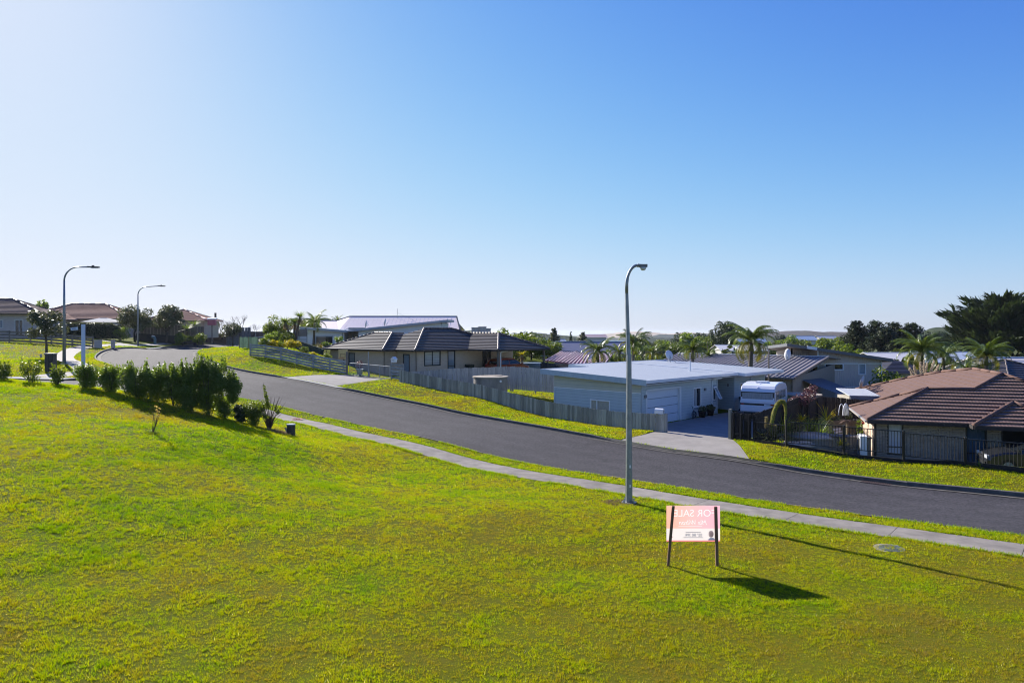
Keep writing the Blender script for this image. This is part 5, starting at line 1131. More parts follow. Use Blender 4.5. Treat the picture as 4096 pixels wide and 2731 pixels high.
car('parked_car', hBw(11.2,-4.9,.03), RZ, 'burnt orange compact suv parked under the brick house carport', (.30,.055,.015))
q = at(4088,1797,31.2); car('parked_car', (q.x+.7, q.y, G(q.x,q.y)-.1), math.atan2(.335,-.942), 'dark grey car half hidden behind the metal fence at the right edge', (.02,.022,.026), suv=False, Hh=1.42)
q = at(262,1302,90); car('parked_car', (q.x-.3, q.y, G(q.x,q.y)), R(95), 'dark blue suv with white roof and red tail lights on the far left drive', (.03,.035,.075))

# ---------------------------------------------------------------- right hand brick house with brown tiled roof
E1 = Vector((.942,-.335,0)).normalized(); E2 = Vector((-E1.y, E1.x, 0)); KD = Vector((18.2,35.0,-6.95))
hD = thing('brick_house', KD, math.atan2(E1.y, E1.x), 'brown tiled brick house on the right with a dish and stepped hip roof', 'house')
M_tD = tile_mat('tile_brown', (.22,.14,.108), (.155,.096,.074), .65, 42.0, (1,0,0)); M_tDs = tile_mat('tile_brown_side', (.155,.088,.068), (.12,.068,.052), .85); M_rD = mat('ridge_brown', (.165,.098,.078), .85, .2, (.12,.07,.056), 5)  # side tiles coloured darker than the front to offset sun on those faces
zD = 2.45; pD = .42
side = [[(0,6.8,0),(0,0,0),(3.4,3.4,3.4),], [(2.13,21,0),(2.13,6.8,0),(5.53,3.4,3.4),(7.36,5.23,5.23),(7.4,10.6,5.23),(6.5,14.0,4.3),(5.05,17.0,2.9)]]
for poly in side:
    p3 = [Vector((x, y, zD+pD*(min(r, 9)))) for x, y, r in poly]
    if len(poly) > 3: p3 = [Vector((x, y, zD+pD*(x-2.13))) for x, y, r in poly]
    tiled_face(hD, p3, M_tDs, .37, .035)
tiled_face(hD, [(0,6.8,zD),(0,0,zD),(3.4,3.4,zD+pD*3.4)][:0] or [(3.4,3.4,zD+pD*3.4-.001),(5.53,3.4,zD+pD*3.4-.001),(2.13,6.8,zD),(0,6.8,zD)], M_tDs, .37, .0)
front = [[(0,0,0),(12.6,0,0),(7.36,5.23,5.23),(5.53,3.4,3.4),(3.4,3.4,3.4)], [(12.6,0,0),(12.6,16,0),(7.4,10.6,5.23),(7.36,5.23,5.23)]]
for poly in front: tiled_face(hD, [(x,y,zD+pD*r) for x,y,r in poly], M_tD, .37, .085)
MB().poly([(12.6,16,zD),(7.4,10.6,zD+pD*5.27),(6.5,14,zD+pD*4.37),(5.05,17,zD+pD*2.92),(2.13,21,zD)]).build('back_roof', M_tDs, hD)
z_ = lambda r: zD+pD*r+.05
for a, b_ in (((0,0,z_(0)),(3.4,3.4,z_(3.4))),((3.4,3.4,z_(3.4)),(5.53,3.4,z_(3.4))),((5.53,3.4,z_(3.4)),(7.36,5.23,z_(5.23))),((7.36,5.23,z_(5.23)),(7.4,10.6,z_(5.27))),((7.4,10.6,z_(5.27)),(6.5,14,z_(4.37))),((6.5,14,z_(4.37)),(5.05,17,z_(2.92))),((5.05,17,z_(2.92)),(2.13,21,z_(0))),((7.36,5.23,z_(5.23)),(12.6,0,z_(0))),((0,6.8,z_(0)),(3.4,3.4,z_(3.4)))): ridge(hD, a, b_, M_rD, .085, seg=1.4)
# projecting porch hip
x0, x1, y0, k = 4.5, 9.0, -.75, 2.2
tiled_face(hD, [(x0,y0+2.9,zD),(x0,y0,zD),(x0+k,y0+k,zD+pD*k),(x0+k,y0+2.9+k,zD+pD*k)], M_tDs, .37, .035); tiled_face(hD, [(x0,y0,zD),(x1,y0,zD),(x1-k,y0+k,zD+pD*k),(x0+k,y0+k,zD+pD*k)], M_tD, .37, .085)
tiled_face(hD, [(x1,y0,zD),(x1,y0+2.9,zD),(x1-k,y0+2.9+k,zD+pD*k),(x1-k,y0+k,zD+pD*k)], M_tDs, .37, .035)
ridge(hD, (x0,y0,z_(0)), (x0+k,y0+k,z_(k)), M_rD, .11, seg=.6); ridge(hD, (x1,y0,z_(0)), (x1-k,y0+k,z_(k)), M_rD, .11, seg=.6)
soffit_slab(hD, [(x0,y0,zD-.02),(x1,y0,zD-.02),(x1,.0,zD-.02),(x0,0,zD-.02)], M_dk, .04, 'soffit')
soffit_slab(hD, [(0.02,.02,zD-.05),(12.5,.02,zD-.05),(12.5,15.8,zD-.05),(2.2,15.8,zD-.05),(2.2,6.78,zD-.05),(.02,6.78,zD-.05)], M_dk, .04, 'soffit')
for a, b_ in (((0,0),(4.5,0)),((4.5,-.75),(9,-.75)),((4.5,0),(4.5,-.75)),((9,0),(12.6,0))): gutter(hD, (a[0],a[1]-.05,zD-.03), (b_[0],b_[1]-.05,zD-.03), M_dk, .12, .17)
gutter(hD, (-.05,0,zD-.03), (-.05,6.8,zD-.03), mat('gutter_pale', (.42,.38,.34), .4, .5), .10, .09); gutter(hD, (2.08,6.8,zD-.03), (2.08,21,zD-.03), MATS['gutter_pale'], .1, .09)
M_mort = mat('mortar', (.15,.135,.12), .9, .1); M_bk = mat('brick_taupe', (.36,.30,.255), .85, .2, (.28,.235,.205), 9, 5, 1.0, .3, 60, obj_var=.16); M_plas = mat('plaster_cream', (.62,.47,.35), .85, .2, (.57,.43,.32), 2)
w = Wall(hD, (.5,6.3), (.5,.5), -.3, zD-.05); w.build(M_plas)
MB().tube([(.42,4.9,-.3),(.42,4.9,zD)], .04, 6).build('downpipe', M_dk, hD); MB().box(.40,.5,.5,.62,-.3,zD-.1).build('corner_post', M_dk, hD)
wf = Wall(hD, (.5,.5), (11.8,.5), -.3, zD-.05); M_cur = mat('curtain_white', (.55,.56,.60), .8, .2, (.40,.41,.46), 14, stretch=(3,3,.2))
wf.window(.5, 1.22, .72, 2.32, M_alu, M_glassb, bars=(1.12,), fw=.06, curtain=M_cur); wf.window(3.95, 4.85, .1, 2.32, M_alu, M_glass, bars=(1.0,), fw=.07, curtain=mat('curtain_blue', (.07,.11,.17), .8, .2, (.04,.07,.12), 12, stretch=(3,3,.2))); wf.window(5.45, 7.15, -.2, 2.28, M_alu, mat('dark_void', (.006,.006,.007), .6, .2), fw=.06, name='dark_opening'); wf.build(M_mort)  # near-black pane paints the shade inside an open bay
# individual bricks (front wall); the largest 300 as pieces, the rest as one part
bl_, bh, ga = .23, .076, .010; bme = MB().box(0,bl_,-.03,0.012,0,bh).data('brick', M_bk); hme = MB().box(0,.11,-.03,.012,0,bh).data('brick', M_bk); cnt = 0; rest = MB()
rws = [(.38+i*(bh+ga), i) for i in range(23)]
for z, i in reversed(rws):
    for c, e in wf.spans(z-.005, z+bh+.005, 0, 8.2):
        a = c+.004+(.12 if i % 2 else 0); first = True
        if i % 2 and e-c > .13:
            o = link('brick', hme, hD); o.location = (.5+c+.004, .5-.012, z); o.rotation_euler.z = 0; cnt += 1
        while a+bl_ <= e+.001:
            if a < 4.9 and cnt < 300: o = link('brick', bme, hD); o.location = (.5+a, .5-.012, z); cnt += 1
            else: rest.box(.5+a, .5+a+bl_, .5-.042, .5, z, z+bh)
            a += bl_+ga
        if e-a > .05: rest.box(.5+a, .5+e-.004, .5-.042, .5, z, z+bh)
rest.build('bricks', M_bk, hD)['kind'] = 'stuff'
Wall(hD, (11.8,.5), (11.8,15.3), -.3, zD-.05).build(M_mort); Wall(hD, (2.6,20), (2.6,6.3), -.3, zD-.05).build(M_plas); Wall(hD, (2.6,6.3), (.5,6.3), -.3, zD-.05).build(M_plas); Wall(hD, (11.8,15.3), (2.6,15.3), -.3, zD-.05).build(M_plas)
def hDw(p, q, z=0): v = KD+E1*p+E2*q; return (v.x, v.y, KD.z+z)
q = at(3442,1558,52.5); dish((q.x, q.y, q.z-.2), R(35), .52, 'large white satellite dish on the back left edge of the brown roof', 15, .75, sx=.55)
# heat pump, lean-to, garden things
q = at(3458,1815,34.6); t = thing('heat_pump', (q.x-.1, q.y, G(q.x,q.y)), math.atan2(E1.y,E1.x)+R(90), 'white heat pump unit beside the cream wall', 'heat pump'); zz = at(3458,1743,34.6).z-G(q.x,q.y)
MB().box(-.42,.42,-.16,.16,.1,zz).build('case', M_white, t); MB().box(-.3,.15,.16,.165,.2,zz-.1).build('fan_grille', M_alu, t); MB().box(-.44,.44,-.17,.17,zz,zz+.03).build('top_cover', M_white, t)
for s in (-.3,.3): MB().box(s-.04,s+.04,-.18,.18,0,.1).build('foot', M_black, t)
o_ = at(3430,1585,47.0); t = thing('lean_to', (o_.x, o_.y, G(o_.x,o_.y)), 0, 'small lean to with white corrugated roof behind the garden fence', 'shed'); g0 = G(o_.x,o_.y)
ztp, zbt = at(3372,1560,47).z-g0, at(3480,1585,46).z-g0
MB().prism([(-1.0,-.9,zbt),(1.1,-.9,zbt-.05),(1.1,1.0,ztp-.05),(-1.0,1.0,ztp)], (0,0,.06)).build('roof_sheet', corr_mat('white_corrugate', (.62,.64,.64), (.55,.57,.57), (1,0,0), 60, .5, .7), t)
MB().box(-.95,1.05,-.8,.9,-.1,zbt-.03).build('wall', mat('shed_pale', (.46,.42,.34), .8, .2), t); MB().box(-.95,1.06,-.94,-.9,zbt-.28,zbt+.02).build('fascia', mat('shed_grey', (.20,.22,.24), .7, .2), t); MB().box(-.6,-.1,-.83,-.8,.1,1.4).build('door', M_darkt, t)
q = at(3240,1735,36.6); tank(q.x, q.y, 1.28, q.z, G(q.x,q.y)-.3, 'large round concrete tank with flat pale lid behind the metal fence'); q = at(3195,1770,34.4); tank(q.x, q.y, .72, q.z, G(q.x,q.y)-.3, 'smaller round tank in front of the large tank lid')
q = at(3205,1572,48.5); tank(q.x, q.y, 1.3, q.z, G(q.x,q.y), 'round concrete tank behind the dark fence next to the caravan')
q = at(3360,1680,41.5); t = thing('planter_box', (q.x,q.y,q.z-.75), 0, 'raised brown timber planter box at the back of the garden', 'planter')
for k in range(3): MB().box(-1.0,1.0,-.42,-.38,.05+k*.25,.28+k*.25).build('plank', M_brown, t); MB().box(-1.0,1.0,.38,.42,.05+k*.25,.28+k*.25).build('plank', M_brown, t)
for s in (-1,1): MB().box(s*.99-.03,s*.99+.03,-.42,.42,0,.8).build('end_board', M_brown, t)
MB().box(-.95,.95,-.38,.38,.1,.68).build('soil', M_soil, t); link('leaves', foliage('leaves', [(.5,0,1.0,.25,.25,.25),(-.3,0,.85,.4,.3,.15)], 300, .12, M_leafg, 8), t)
q = at(3383,1645,41.3); t = thing('netting_hoop', (q.x,q.y,at(3383,1662,41.3).z), .3, 'white arched netting hoop standing in the planter box', 'netting')
M_net = mat('netting_white', (.30,.32,.34), .6, .3, (.22,.24,.27), 12, transl=.3); mb = MB()
pr = [(.22*math.cos(a), .72*math.sin(a)) for a in np.linspace(0, 3.1416, 11)]; MB().tube([(x,0,z) for x,z in pr], .03, 6).build('hoop', M_white, t); MB().poly([(x,.03,z) for x,z in pr]).build('net', M_net, t); MB().tube([(x*.9,.35,z*.93) for x,z in pr], .02, 6).build('hoop', M_white, t)
q = at(3405,1745,37.0); t = thing('deck_chair', (q.x,q.y,G(q.x,q.y)), .5, 'pale slatted deck chair beside the metal fence post', 'chair'); M_dc = mat('chair_pale', (.52,.54,.60), .6, .3)
for k in range(6): MB().box(-.32,.32,-.5+k*.16,-.39+k*.16,.42+.012*k,.45+.012*k).build('seat_slat', M_dc, t)
for k in range(6): MB().bar((-.32,.5+k*.07,.52+k*.14),(.32,.5+k*.07,.52+k*.14), .03, .11).build('back_slat', M_dc, t)
for sx_ in (-.32,.32):
    for yy in (-.45,.45): MB().bar((sx_,yy,0),(sx_,yy,.45), .05, .05, (0,1,0)).build('leg', M_dc, t)
q = at(3400,1788,35.6); t = thing('storage_box', (q.x,q.y,G(q.x,q.y)), -.3, 'brown slatted storage box under the deck chair view', 'box')
for k in range(7): MB().box(-.9+k*.26,-.66+k*.26,-.4,-.36,.02,1.05).build('slat', M_brown, t)
MB().box(-.9,.92,-.36,.4,.0,1.02).build('case', M_brown, t); MB().box(-.95,.97,-.45,.45,1.03,1.09).build('lid', mat('box_lid', (.10,.08,.07), .7, .3), t)
o = MB().lathe([(.07,0),(.10,.16),(.115,.16),(.09,.13)], 12).build('bucket', M_white); o.location = (q.x+.1, q.y-.9, G(q.x+.1,q.y-.9)); tag(o, 'small white bucket on the ground below the storage box', 'bucket')
# ---------------------------------------------------------------- tall grey house with ribbed roof
M_gw = corr_mat('grey_cladding', (.54,.49,.46), (.49,.445,.42), (1,1,0), 32.0, .75, .35); M_gr = mat('grey_roof_edge', (.13,.14,.155), .5, .4); M_ribroof = mat('rib_roof', (.26,.235,.235), .55, .4, (.22,.20,.20), 2)
q = at(3272,1500,62.0); hF = thing('tall_grey_house', (q.x, q.y, -6.6), 0, 'two storey grey clad house with sloping mono pitch roof', 'house')
X = lambda u, y=62.0: (u/4-512)/FPX*y-q.x
Zv = lambda v, y=62.0: -(v/4-333)/FPX*y+6.6
xr = X(3525); ztl, ztr = Zv(1395), Zv(1440)
w = Wall(hF, (0,0), (xr,0), 0, ztl, ztr); zc_ = Zv(1454); wx0, wx1 = X(3299), X(3374)
w.window(wx0, wx1, Zv(1480), zc_, M_wtrim, M_glass, mull=((wx0+wx1)/2,), fw=.08, curtain=None); w.window(X(3434), X(3463), Zv(1498), zc_, M_wtrim, mat('frosted_blue', (.25,.34,.42), .2, .4), fw=.07); w.build(M_gw)
for v_, segs in ((1454, ((0,wx0-.05),(wx1+.05,X(3434)-.05),(X(3463)+.05,xr))), (1548, ((0,xr),))):
    for a, b_ in segs: w.box(MB(), a, b_, 0, .035, Zv(v_)-.05, Zv(v_)+.05).build('belt_trim', M_wtrim, hF)
MB().box(-.05,.05,-.05,.05,0,ztl-.1).build('corner_trim', M_wtrim, hF); MB().box(xr-.06,xr+.04,-.05,.05,0,ztr-.1).build('corner_trim', M_wtrim, hF)
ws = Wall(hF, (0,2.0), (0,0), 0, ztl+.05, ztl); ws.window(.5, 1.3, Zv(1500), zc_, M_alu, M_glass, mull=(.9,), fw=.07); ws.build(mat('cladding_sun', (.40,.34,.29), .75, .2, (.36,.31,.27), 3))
xl = (3165/4-512)/FPX*64-q.x; Wall(hF, (xl,2.0), (0,2.0), 0, Zv(1380), Zv(1395)).build(M_gw)
Wall(hF, (xr,0), (xr,5.6), 0, ztr-.1, ztr-.45).build(M_gw); Wall(hF, (xl,5.6), (xl,2.0), 0, Zv(1398)-.3, Zv(1390)-.1).build(M_gw); Wall(hF, (xr,5.6), (xl,5.6), 0, ztr-.5).build(M_gw)
rl, rr_ = X(3138,62), X(3555); zl_, zr_ = Zv(1376), Zv(1437)
MB().prism([(rl,-.7,zl_),(rr_,-.7,zr_),(rr_,6,zr_-.45),(rl,6,zl_-.45)], (0,0,-.07)).build('roof_sheet', M_ribroof, hF)
MB().bar((rl,-.72,zl_-.06),(rr_,-.72,zr_-.06), .05, .26).build('fascia', M_gr, hF); MB().bar((X(3213),-.78,Zv(1388)),(X(3253),-.78,Zv(1394)), .05, .27).build('fascia_end', M_wtrim, hF)
MB().bar((rl-.02,-.7,zl_-.06),(rl-.02,6,zl_-.5), .05, .26).build('fascia', M_gr, hF); MB().bar((rr_,-.7,zr_-.06),(rr_,6,zr_-.5), .05, .26).build('fascia', M_gr, hF)
# lower ribbed wing, on the street grid
Q = Vector((22.6,54.6,-6.6)); hL = thing('ribbed_roof_wing', Q, RZ, 'low wing with grey ribbed metal roof left of the tall grey house', 'house'); ez = 3.0; pi_ = .205
sl = lambda x: ez+pi_*x
MB().prism([(0,0,sl(0)),(7.4,0,sl(7.4)),(7.4,15,sl(7.4)),(0,15,sl(0))], (0,0,-.06)).build('roof_sheet', M_ribroof, hL)
rib = MB().prism([(0,-.03,sl(0)),(7.4,-.03,sl(7.4)),(7.4,-.03,sl(7.4)+.06),(0,-.03,sl(0)+.06)], (0,.06,0)).data('rib', M_ribroof)
for k in range(36): o = link('rib', rib, hL); o.location.y = .06+k*.42
MB().prism([(7.4,0,sl(7.4)),(13,0,sl(5)),(13,15,sl(5)),(7.4,15,sl(7.4))], (0,0,-.06)).build('roof_sheet', M_ribroof, hL); MB().bar((7.4,0,sl(7.4)+.04),(7.4,15,sl(7.4)+.04), .3, .05).build('ridge_flashing', M_wtrim, hL)
MB().bar((0,-.02,sl(0)-.04),(7.4,-.02,sl(7.4)-.04), .05, .2).build('verge_board', mat('verge_brown', (.24,.19,.16), .6, .3), hL); gutter(hL, (-.06,0,ez-.04), (-.06,15,ez-.04), M_gr, .12, .12)
w = Wall(hL, (.5,15), (.5,.4), 0, ez-.05); w.window(15-3.9, 15-2.9, 1.6, 2.4, M_gr, M_glass, fw=.06); w.build(mat('wing_wall', (.30,.265,.235), .8, .2, (.26,.235,.21), 3)); w = Wall(hL, (.5,.4), (12.5,.4), 0, ez-.05, ez+1.0); w.build(MATS['wing_wall'])
MB().tube([(.35,.9,0),(.35,.9,2.6),(-.05,.9,2.85)], .05, 6).build('downpipe', M_galv, hL); MB().tube([(.2,1.6,2.9),(.0,1.6,3.9)], .04, 6).build('flue', M_white, hL)
MB().prism([(2.5,-2.6,1.7),(6.5,-2.6,1.7),(6.5,.3,2.7),(2.5,.3,2.7)], (0,0,-.06)).build('porch_roof', M_gr, hL)
for x in (2.6,6.4): MB().box(x-.06,x+.06,-2.5,-2.38,0,1.65).build('porch_post', M_gr, hL)
q_ = at(3150,1422,61.0); dish((q_.x, q_.y, q_.z-.55), R(150), .55, 'satellite dish on the ribbed roof against the tall grey house', 15, .6, sx=.5)
# bare pole in front of the ribbed roof
q_ = at(3075,1530,53.8); o = MB().tube([(0,0,0),(0,0,5.3)], .06, 6).build('timber_pole', M_brown); o.location = (q_.x,q_.y,-6.5); tag(o, 'thin brown pole standing in front of the ribbed metal roof', 'pole')

# ---------------------------------------------------------------- generic hip and gable houses
def hip_house(name, loc, rz, Lx, Ly, hw, pitch, label, mw, mt, mr, course=.5, eave=.6, wins=(), cap=True, extra=None):
    t = thing(name, loc, rz, label, 'house'); k = min(Lx, Ly)/2; E = eave
    x0,x1,y0,y1 = -E, Lx+E, -E, Ly+E; k = min(x1-x0, y1-y0)/2; zr = hw+pitch*k
    if x1-x0 >= y1-y0: r0, r1 = (x0+k, y0+k), (x1-k, y0+k)
    else: r0, r1 = (x0+k, y0+k), (x0+k, y1-k)
    lx_ = x1-x0 >= y1-y0
    A, B, C, D = (x0,y0,hw),(x1,y0,hw),(x1,y1,hw),(x0,y1,hw); r0 = r0+(zr,); r1 = r1+(zr,)
    fs = [[A,B,r1,r0],[B,C,r1],[C,D,r0,r1],[D,A,r0]] if lx_ else [[A,B,r0],[B,C,r1,r0],[C,D,r1],[D,A,r0,r1]]
    for f in fs: tiled_face(t, f, mt, course, .05)
    if cap:
        for a, b_ in ((A,r0),(B,r1 if lx_ else r0),(C,r1),(D,r0 if lx_ else r1),(r0,r1)):
            if (Vector(a)-Vector(b_)).length > .2: ridge(t, (a[0],a[1],a[2]+.04), (b_[0],b_[1],b_[2]+.04), mr, .07, seg=1.6)
    soffit_slab(t, [(x0+.05,y0+.05,hw-.05),(x1-.05,y0+.05,hw-.05),(x1-.05,y1-.05,hw-.05),(x0+.05,y1-.05,hw-.05)], M_dk, .04, 'soffit')
    for a, b_ in ((A,B),(B,C),(C,D),(D,A)): gutter(t, (a[0],a[1],hw-.03), (b_[0],b_[1],hw-.03), mr, .12, .13)
    W4 = [Wall(t, (0,0), (Lx,0), -.4, hw-.04), Wall(t, (Lx,0), (Lx,Ly), -.4, hw-.04), Wall(t, (Lx,Ly), (0,Ly), -.4, hw-.04), Wall(t, (0,Ly), (0,0), -.4, hw-.04)]
    for (i, a0, a1, z0, z1, mu, ba, fm, gm) in wins: W4[i].window(a0, a1, z0, z1, fm, gm, mull=mu, bars=ba, fw=.08)
    for w in W4: w.build(mw)
    return t
M_bA = brick_mat('brick_grey', (.55,.48,.44), (.48,.42,.39), (.40,.36,.33), .3, .11); M_tA = tile_mat('tile_grey_brown', (.19,.135,.12), (.13,.09,.085), .95); M_tC = tile_mat('tile_terracotta', (.34,.17,.13), (.25,.12,.09), .9)
for m_ in (M_tA, M_tC): m_.node_tree.nodes['Principled BSDF'].inputs['Specular IOR Level'].default_value = .08; M_rC = mat('ridge_pink', (.42,.27,.22), .5, .4, (.32,.19,.15), 4); M_upvc = mat('upvc_frame', (.62,.60,.57), .5, .4)
zA = -.35; ye = 82.0; xA = lambda u: (u/4-512)/FPX*ye
hip_house('brick_house', (xA(150)-16*math.cos(R(17)), ye-16*math.sin(R(17)), zA), R(17), 16, 7.5, 2.68, .42, 'grey brick house with brown tiled roof at the left edge', M_bA, M_tA, mat('gutter_brown', (.08,.06,.055), .5, .4), .42, .6,
          [(0, 16-(xA(160)-xA(82)), 16-(xA(160)-xA(111)), 0.0, 1.95, (16-(xA(160)-xA(97)),), (.35,), M_upvc, M_glass), (0, 16-(xA(160)-xA(30)), 16-(xA(160)-xA(43)), .95, 1.95, (), (), M_upvc, M_glassb), (0, 16-(xA(160)-xA(2)), 16-(xA(160)-xA(20)), .95, 1.95, (), (), M_upvc, M_glassb)])
hip_house('terracotta_house', (-75.5,104.5,-.3), R(9), 15.5, 10.5, 2.55, .42, 'house with pinkish terracotta tiled hip roof behind the clipped hedge', M_bB, M_tC, M_rC, .5, .6, [(0,12,14,.6,2.0,(13,),(),M_upvc,M_glassb)])
hip_house('terracotta_house', (-72.2,99.5,-.3), R(9), 5.5, 9, 2.35, .42, 'lower terracotta roofed wing beside the far left lamp', M_bB, M_tC, M_rC, .5, .6)
hip_house('terracotta_house', (-60.0,112.0,-.4), R(9), 9, 9, 2.5, .38, 'terracotta roofed house end showing left of the two dark trees', M_bB, M_tC, M_rC, .5, .6)
# garden umbrella
q = at(415,1290,97); t = thing('garden_umbrella', (q.x,q.y,G(q.x,q.y)), .3, 'large white square garden umbrella behind the clipped hedge', 'umbrella'); uh = at(415,1288,97).z-G(q.x,q.y); ut = at(415,1272,97).z-G(q.x,q.y)
cn = [(-2.3,-2.3),(2.3,-2.3),(2.3,2.3),(-2.3,2.3)]; mb = MB(); mc = mat('canvas_white', (.72,.71,.70), .8, .2, (.66,.65,.65), 2, transl=.3)
for k in range(4): a, b_ = cn[k], cn[(k+1)%4]; MB().add([(a[0],a[1],uh),(b_[0],b_[1],uh),(b_[0]*.18,b_[1]*.18,ut),(a[0]*.18,a[1]*.18,ut)], [(0,1,2,3)]).build('canopy_panel', mc, t)
MB().poly([(x*.2,y*.2,ut+.04) for x,y in cn]).build('vent_cap', mc, t); MB().tube([(0,0,0),(0,0,ut)], .05, 8).build('pole', M_alu, t)
# white mono-pitch house and pink ribbed roof behind
def white_house():
    y = 84.0; x = lambda u, yy=y: (u/4-512)/FPX*yy; z = lambda v, yy=y: -(v/4-333)/FPX*yy
    M_ww = mat('white_weatherboard', (.66,.70,.76), .6, .3, (.62,.66,.72), 2); M_pr = mat('pink_rib_roof', (.86,.74,.69), .6, .3, (.80,.68,.63), 3); M_gt = mat('grey_trim', (.40,.44,.49), .5, .4)  # pink roof colour is lightened to paint in the glare off its sheets
    ox, oz = x(1225), -1.9; t = thing('white_house', (ox, y, oz), 0, 'white weatherboard house with two opposed mono pitch roofs', 'house')
    wl = x(1370)-ox; w = Wall(t, (0,0), (wl,0), 0, z(1318)-oz, z(1324)-oz); w.window(x(1262)-ox, x(1332)-ox, z(1385)-oz, z(1344)-oz, M_gt, M_glass, fw=.09); w.build(M_ww); w.boards(.2, M_ww, lap=.02)
    Wall(t, (0,8), (0,0), 0, z(1318)-oz).build(M_ww); Wall(t, (wl,0), (wl,3), 0, z(1324)-oz).build(M_ww)
    MB().prism([(x(1207)-ox,-.6,z(1308)-oz),(x(1392)-ox,-.6,z(1321)-oz),(x(1392)-ox,8,z(1321)-oz),(x(1207)-ox,8,z(1308)-oz)], (0,0,-.28)).build('roof_slab', M_gt, t)
    w = Wall(t, (wl,3), (x(1440)-ox,3), 0, 2.6); w.window(.5, 1.5, .6, 1.7, M_gt, M_glass, fw=.09); w.window(2.0,2.6,.3,1.3,M_gt,M_glass,fw=.09); w.build(mat('recess_beige', (.42,.40,.36), .8, .2))
    MB().prism([(wl,-.2,z(1328)-oz),(x(1440)-ox,-.2,z(1322)-oz),(x(1440)-ox,3,z(1322)-oz),(wl,3,z(1328)-oz)], (0,0,.06)).build('porch_roof', mat('polycarb', (.6,.63,.66), .3, .4), t)
    MB().tube([(x(1376)-ox,-.1,0),(x(1376)-ox,-.1,2.2),(x(1396)-ox,-.3,2.5)], .06, 6).build('downpipe', M_white, t)
    xb, xe = x(1437)-ox, x(1770)-ox; za, zb2 = z(1326)-oz, z(1290)-oz
    w = Wall(t, (xb,-.5), (xe,-.5), 0, za, zb2); w.window(.9, 2.4, za-1.0, za-.15, M_gt, M_glassb, fw=.08); w.build(M_ww); w.boards(.2, M_ww, zs=.8, lap=.02); Wall(t, (xb,8), (xb,-.5), 0, za).build(M_ww); Wall(t, (xe,-.5), (xe,8), 0, zb2).build(M_ww)
    MB().prism([(x(1434)-ox,-1.1,z(1316)-oz),(x(1795)-ox,-1.1,z(1279)-oz),(x(1795)-ox,8,z(1279)-oz+.1),(x(1434)-ox,8,z(1316)-oz+.1)], (0,0,-.28)).build('roof_slab', M_gt, t)
    for u_, v_ in ((1455,1302),(1532,1295)):
        dish((x(u_), y+1, z(v_)-.3), R(60), .45, 'satellite dish on the white mono pitch roof, %s of the two' % ('left' if u_ < 1500 else 'right'), 15, .5, sx=.4)
    # pink ribbed roof house
    y2 = 93.0; X2 = lambda u, yy=y2: (u/4-512)/FPX*yy; Z2 = lambda v, yy=y2: -(v/4-333)/FPX*yy; ox2 = X2(1265); t2 = thing('pink_roof_house', (ox2, y2, -1.9), 0, 'house with long pinkish ribbed metal roof behind the white house', 'house')
    ze, zr, zl = Z2(1319)+1.9, Z2(1265,98)+1.9, Z2(1282,98)+1.9; xr0, xr1, xr2, xr3 = X2(1283,98)-ox2, X2(1348,98)-ox2, X2(1400,98)-ox2, X2(1826,98)-ox2; xe2 = X2(1840)-ox2
    def panel(p, n): return MB().prism(p, (0,0,-.06)).build(n, M_pr, t2)
    panel([(0,0,ze),(xr2*.9,0,ze),(xr1,5,zl),(xr0,5,zl)], 'roof_sheet'); panel([(xr2*.9,0,ze+.01),(xe2,0,ze+.01),(xr3,5,zr),(xr2,5,zr),(xr1,5,zl+.01)], 'roof_sheet')
    panel([(xr0,5,zl),(xr3,5,zl),(xe2,10,ze),(0,10,ze)], 'roof_sheet'); MB().bar((xr0,5,zl+.03),(xr1,5,zl+.03), .25, .07).build('ridge_flashing', mat('ridge_navy', (.06,.06,.075), .5, .4), t2); MB().bar((xr1,5,zl+.03),(xr2,5,zr+.03), .25, .07).build('ridge_flashing', MATS['ridge_navy'], t2); MB().bar((xr2,5,zr+.03),(xr3,5,zr+.03), .25, .07).build('ridge_flashing', MATS['ridge_navy'], t2); MB().bar((xr3,5,zr+.03),(xe2,0,ze+.05), .2, .07).build('ridge_flashing', MATS['ridge_navy'], t2)
    mb = MB(); mb.prism([(.6,.5,0),(xe2-.5,.5,0),(xe2-.5,9.5,0),(.6,9.5,0)], (0,0,ze-.08)).build('wall', M_ww, t2); gutter(t2, (0,-.03,ze-.05), (xe2,-.03,ze-.05), MATS['ridge_navy'], .12, .12)
    rb = MB().prism([(-.03,0,ze),(-.03,5,zr),(-.03,5,zr+.016),(-.03,0,ze+.016)], (.06,0,0)).data('rib', M_pr)
    for k in range(int((xr3-xr2)/.55)): o = link('rib', rb, t2); o.location = (xr2+.3+k*.55,0,.012)
    a_ = thing('antenna', (X2(1568), 97.5, Z2(1268,98)), 0, 'thin mast antenna on the pinkish roof ridge', 'antenna'); MB().tube([(0,0,-.3),(0,0,1.2)], .025, 5).build('mast', M_galv, a_); MB().tube([(0,0,.6),(3.4,-1.5,-.9)], .015, 4).build('stay', M_galv, a_)
white_house()
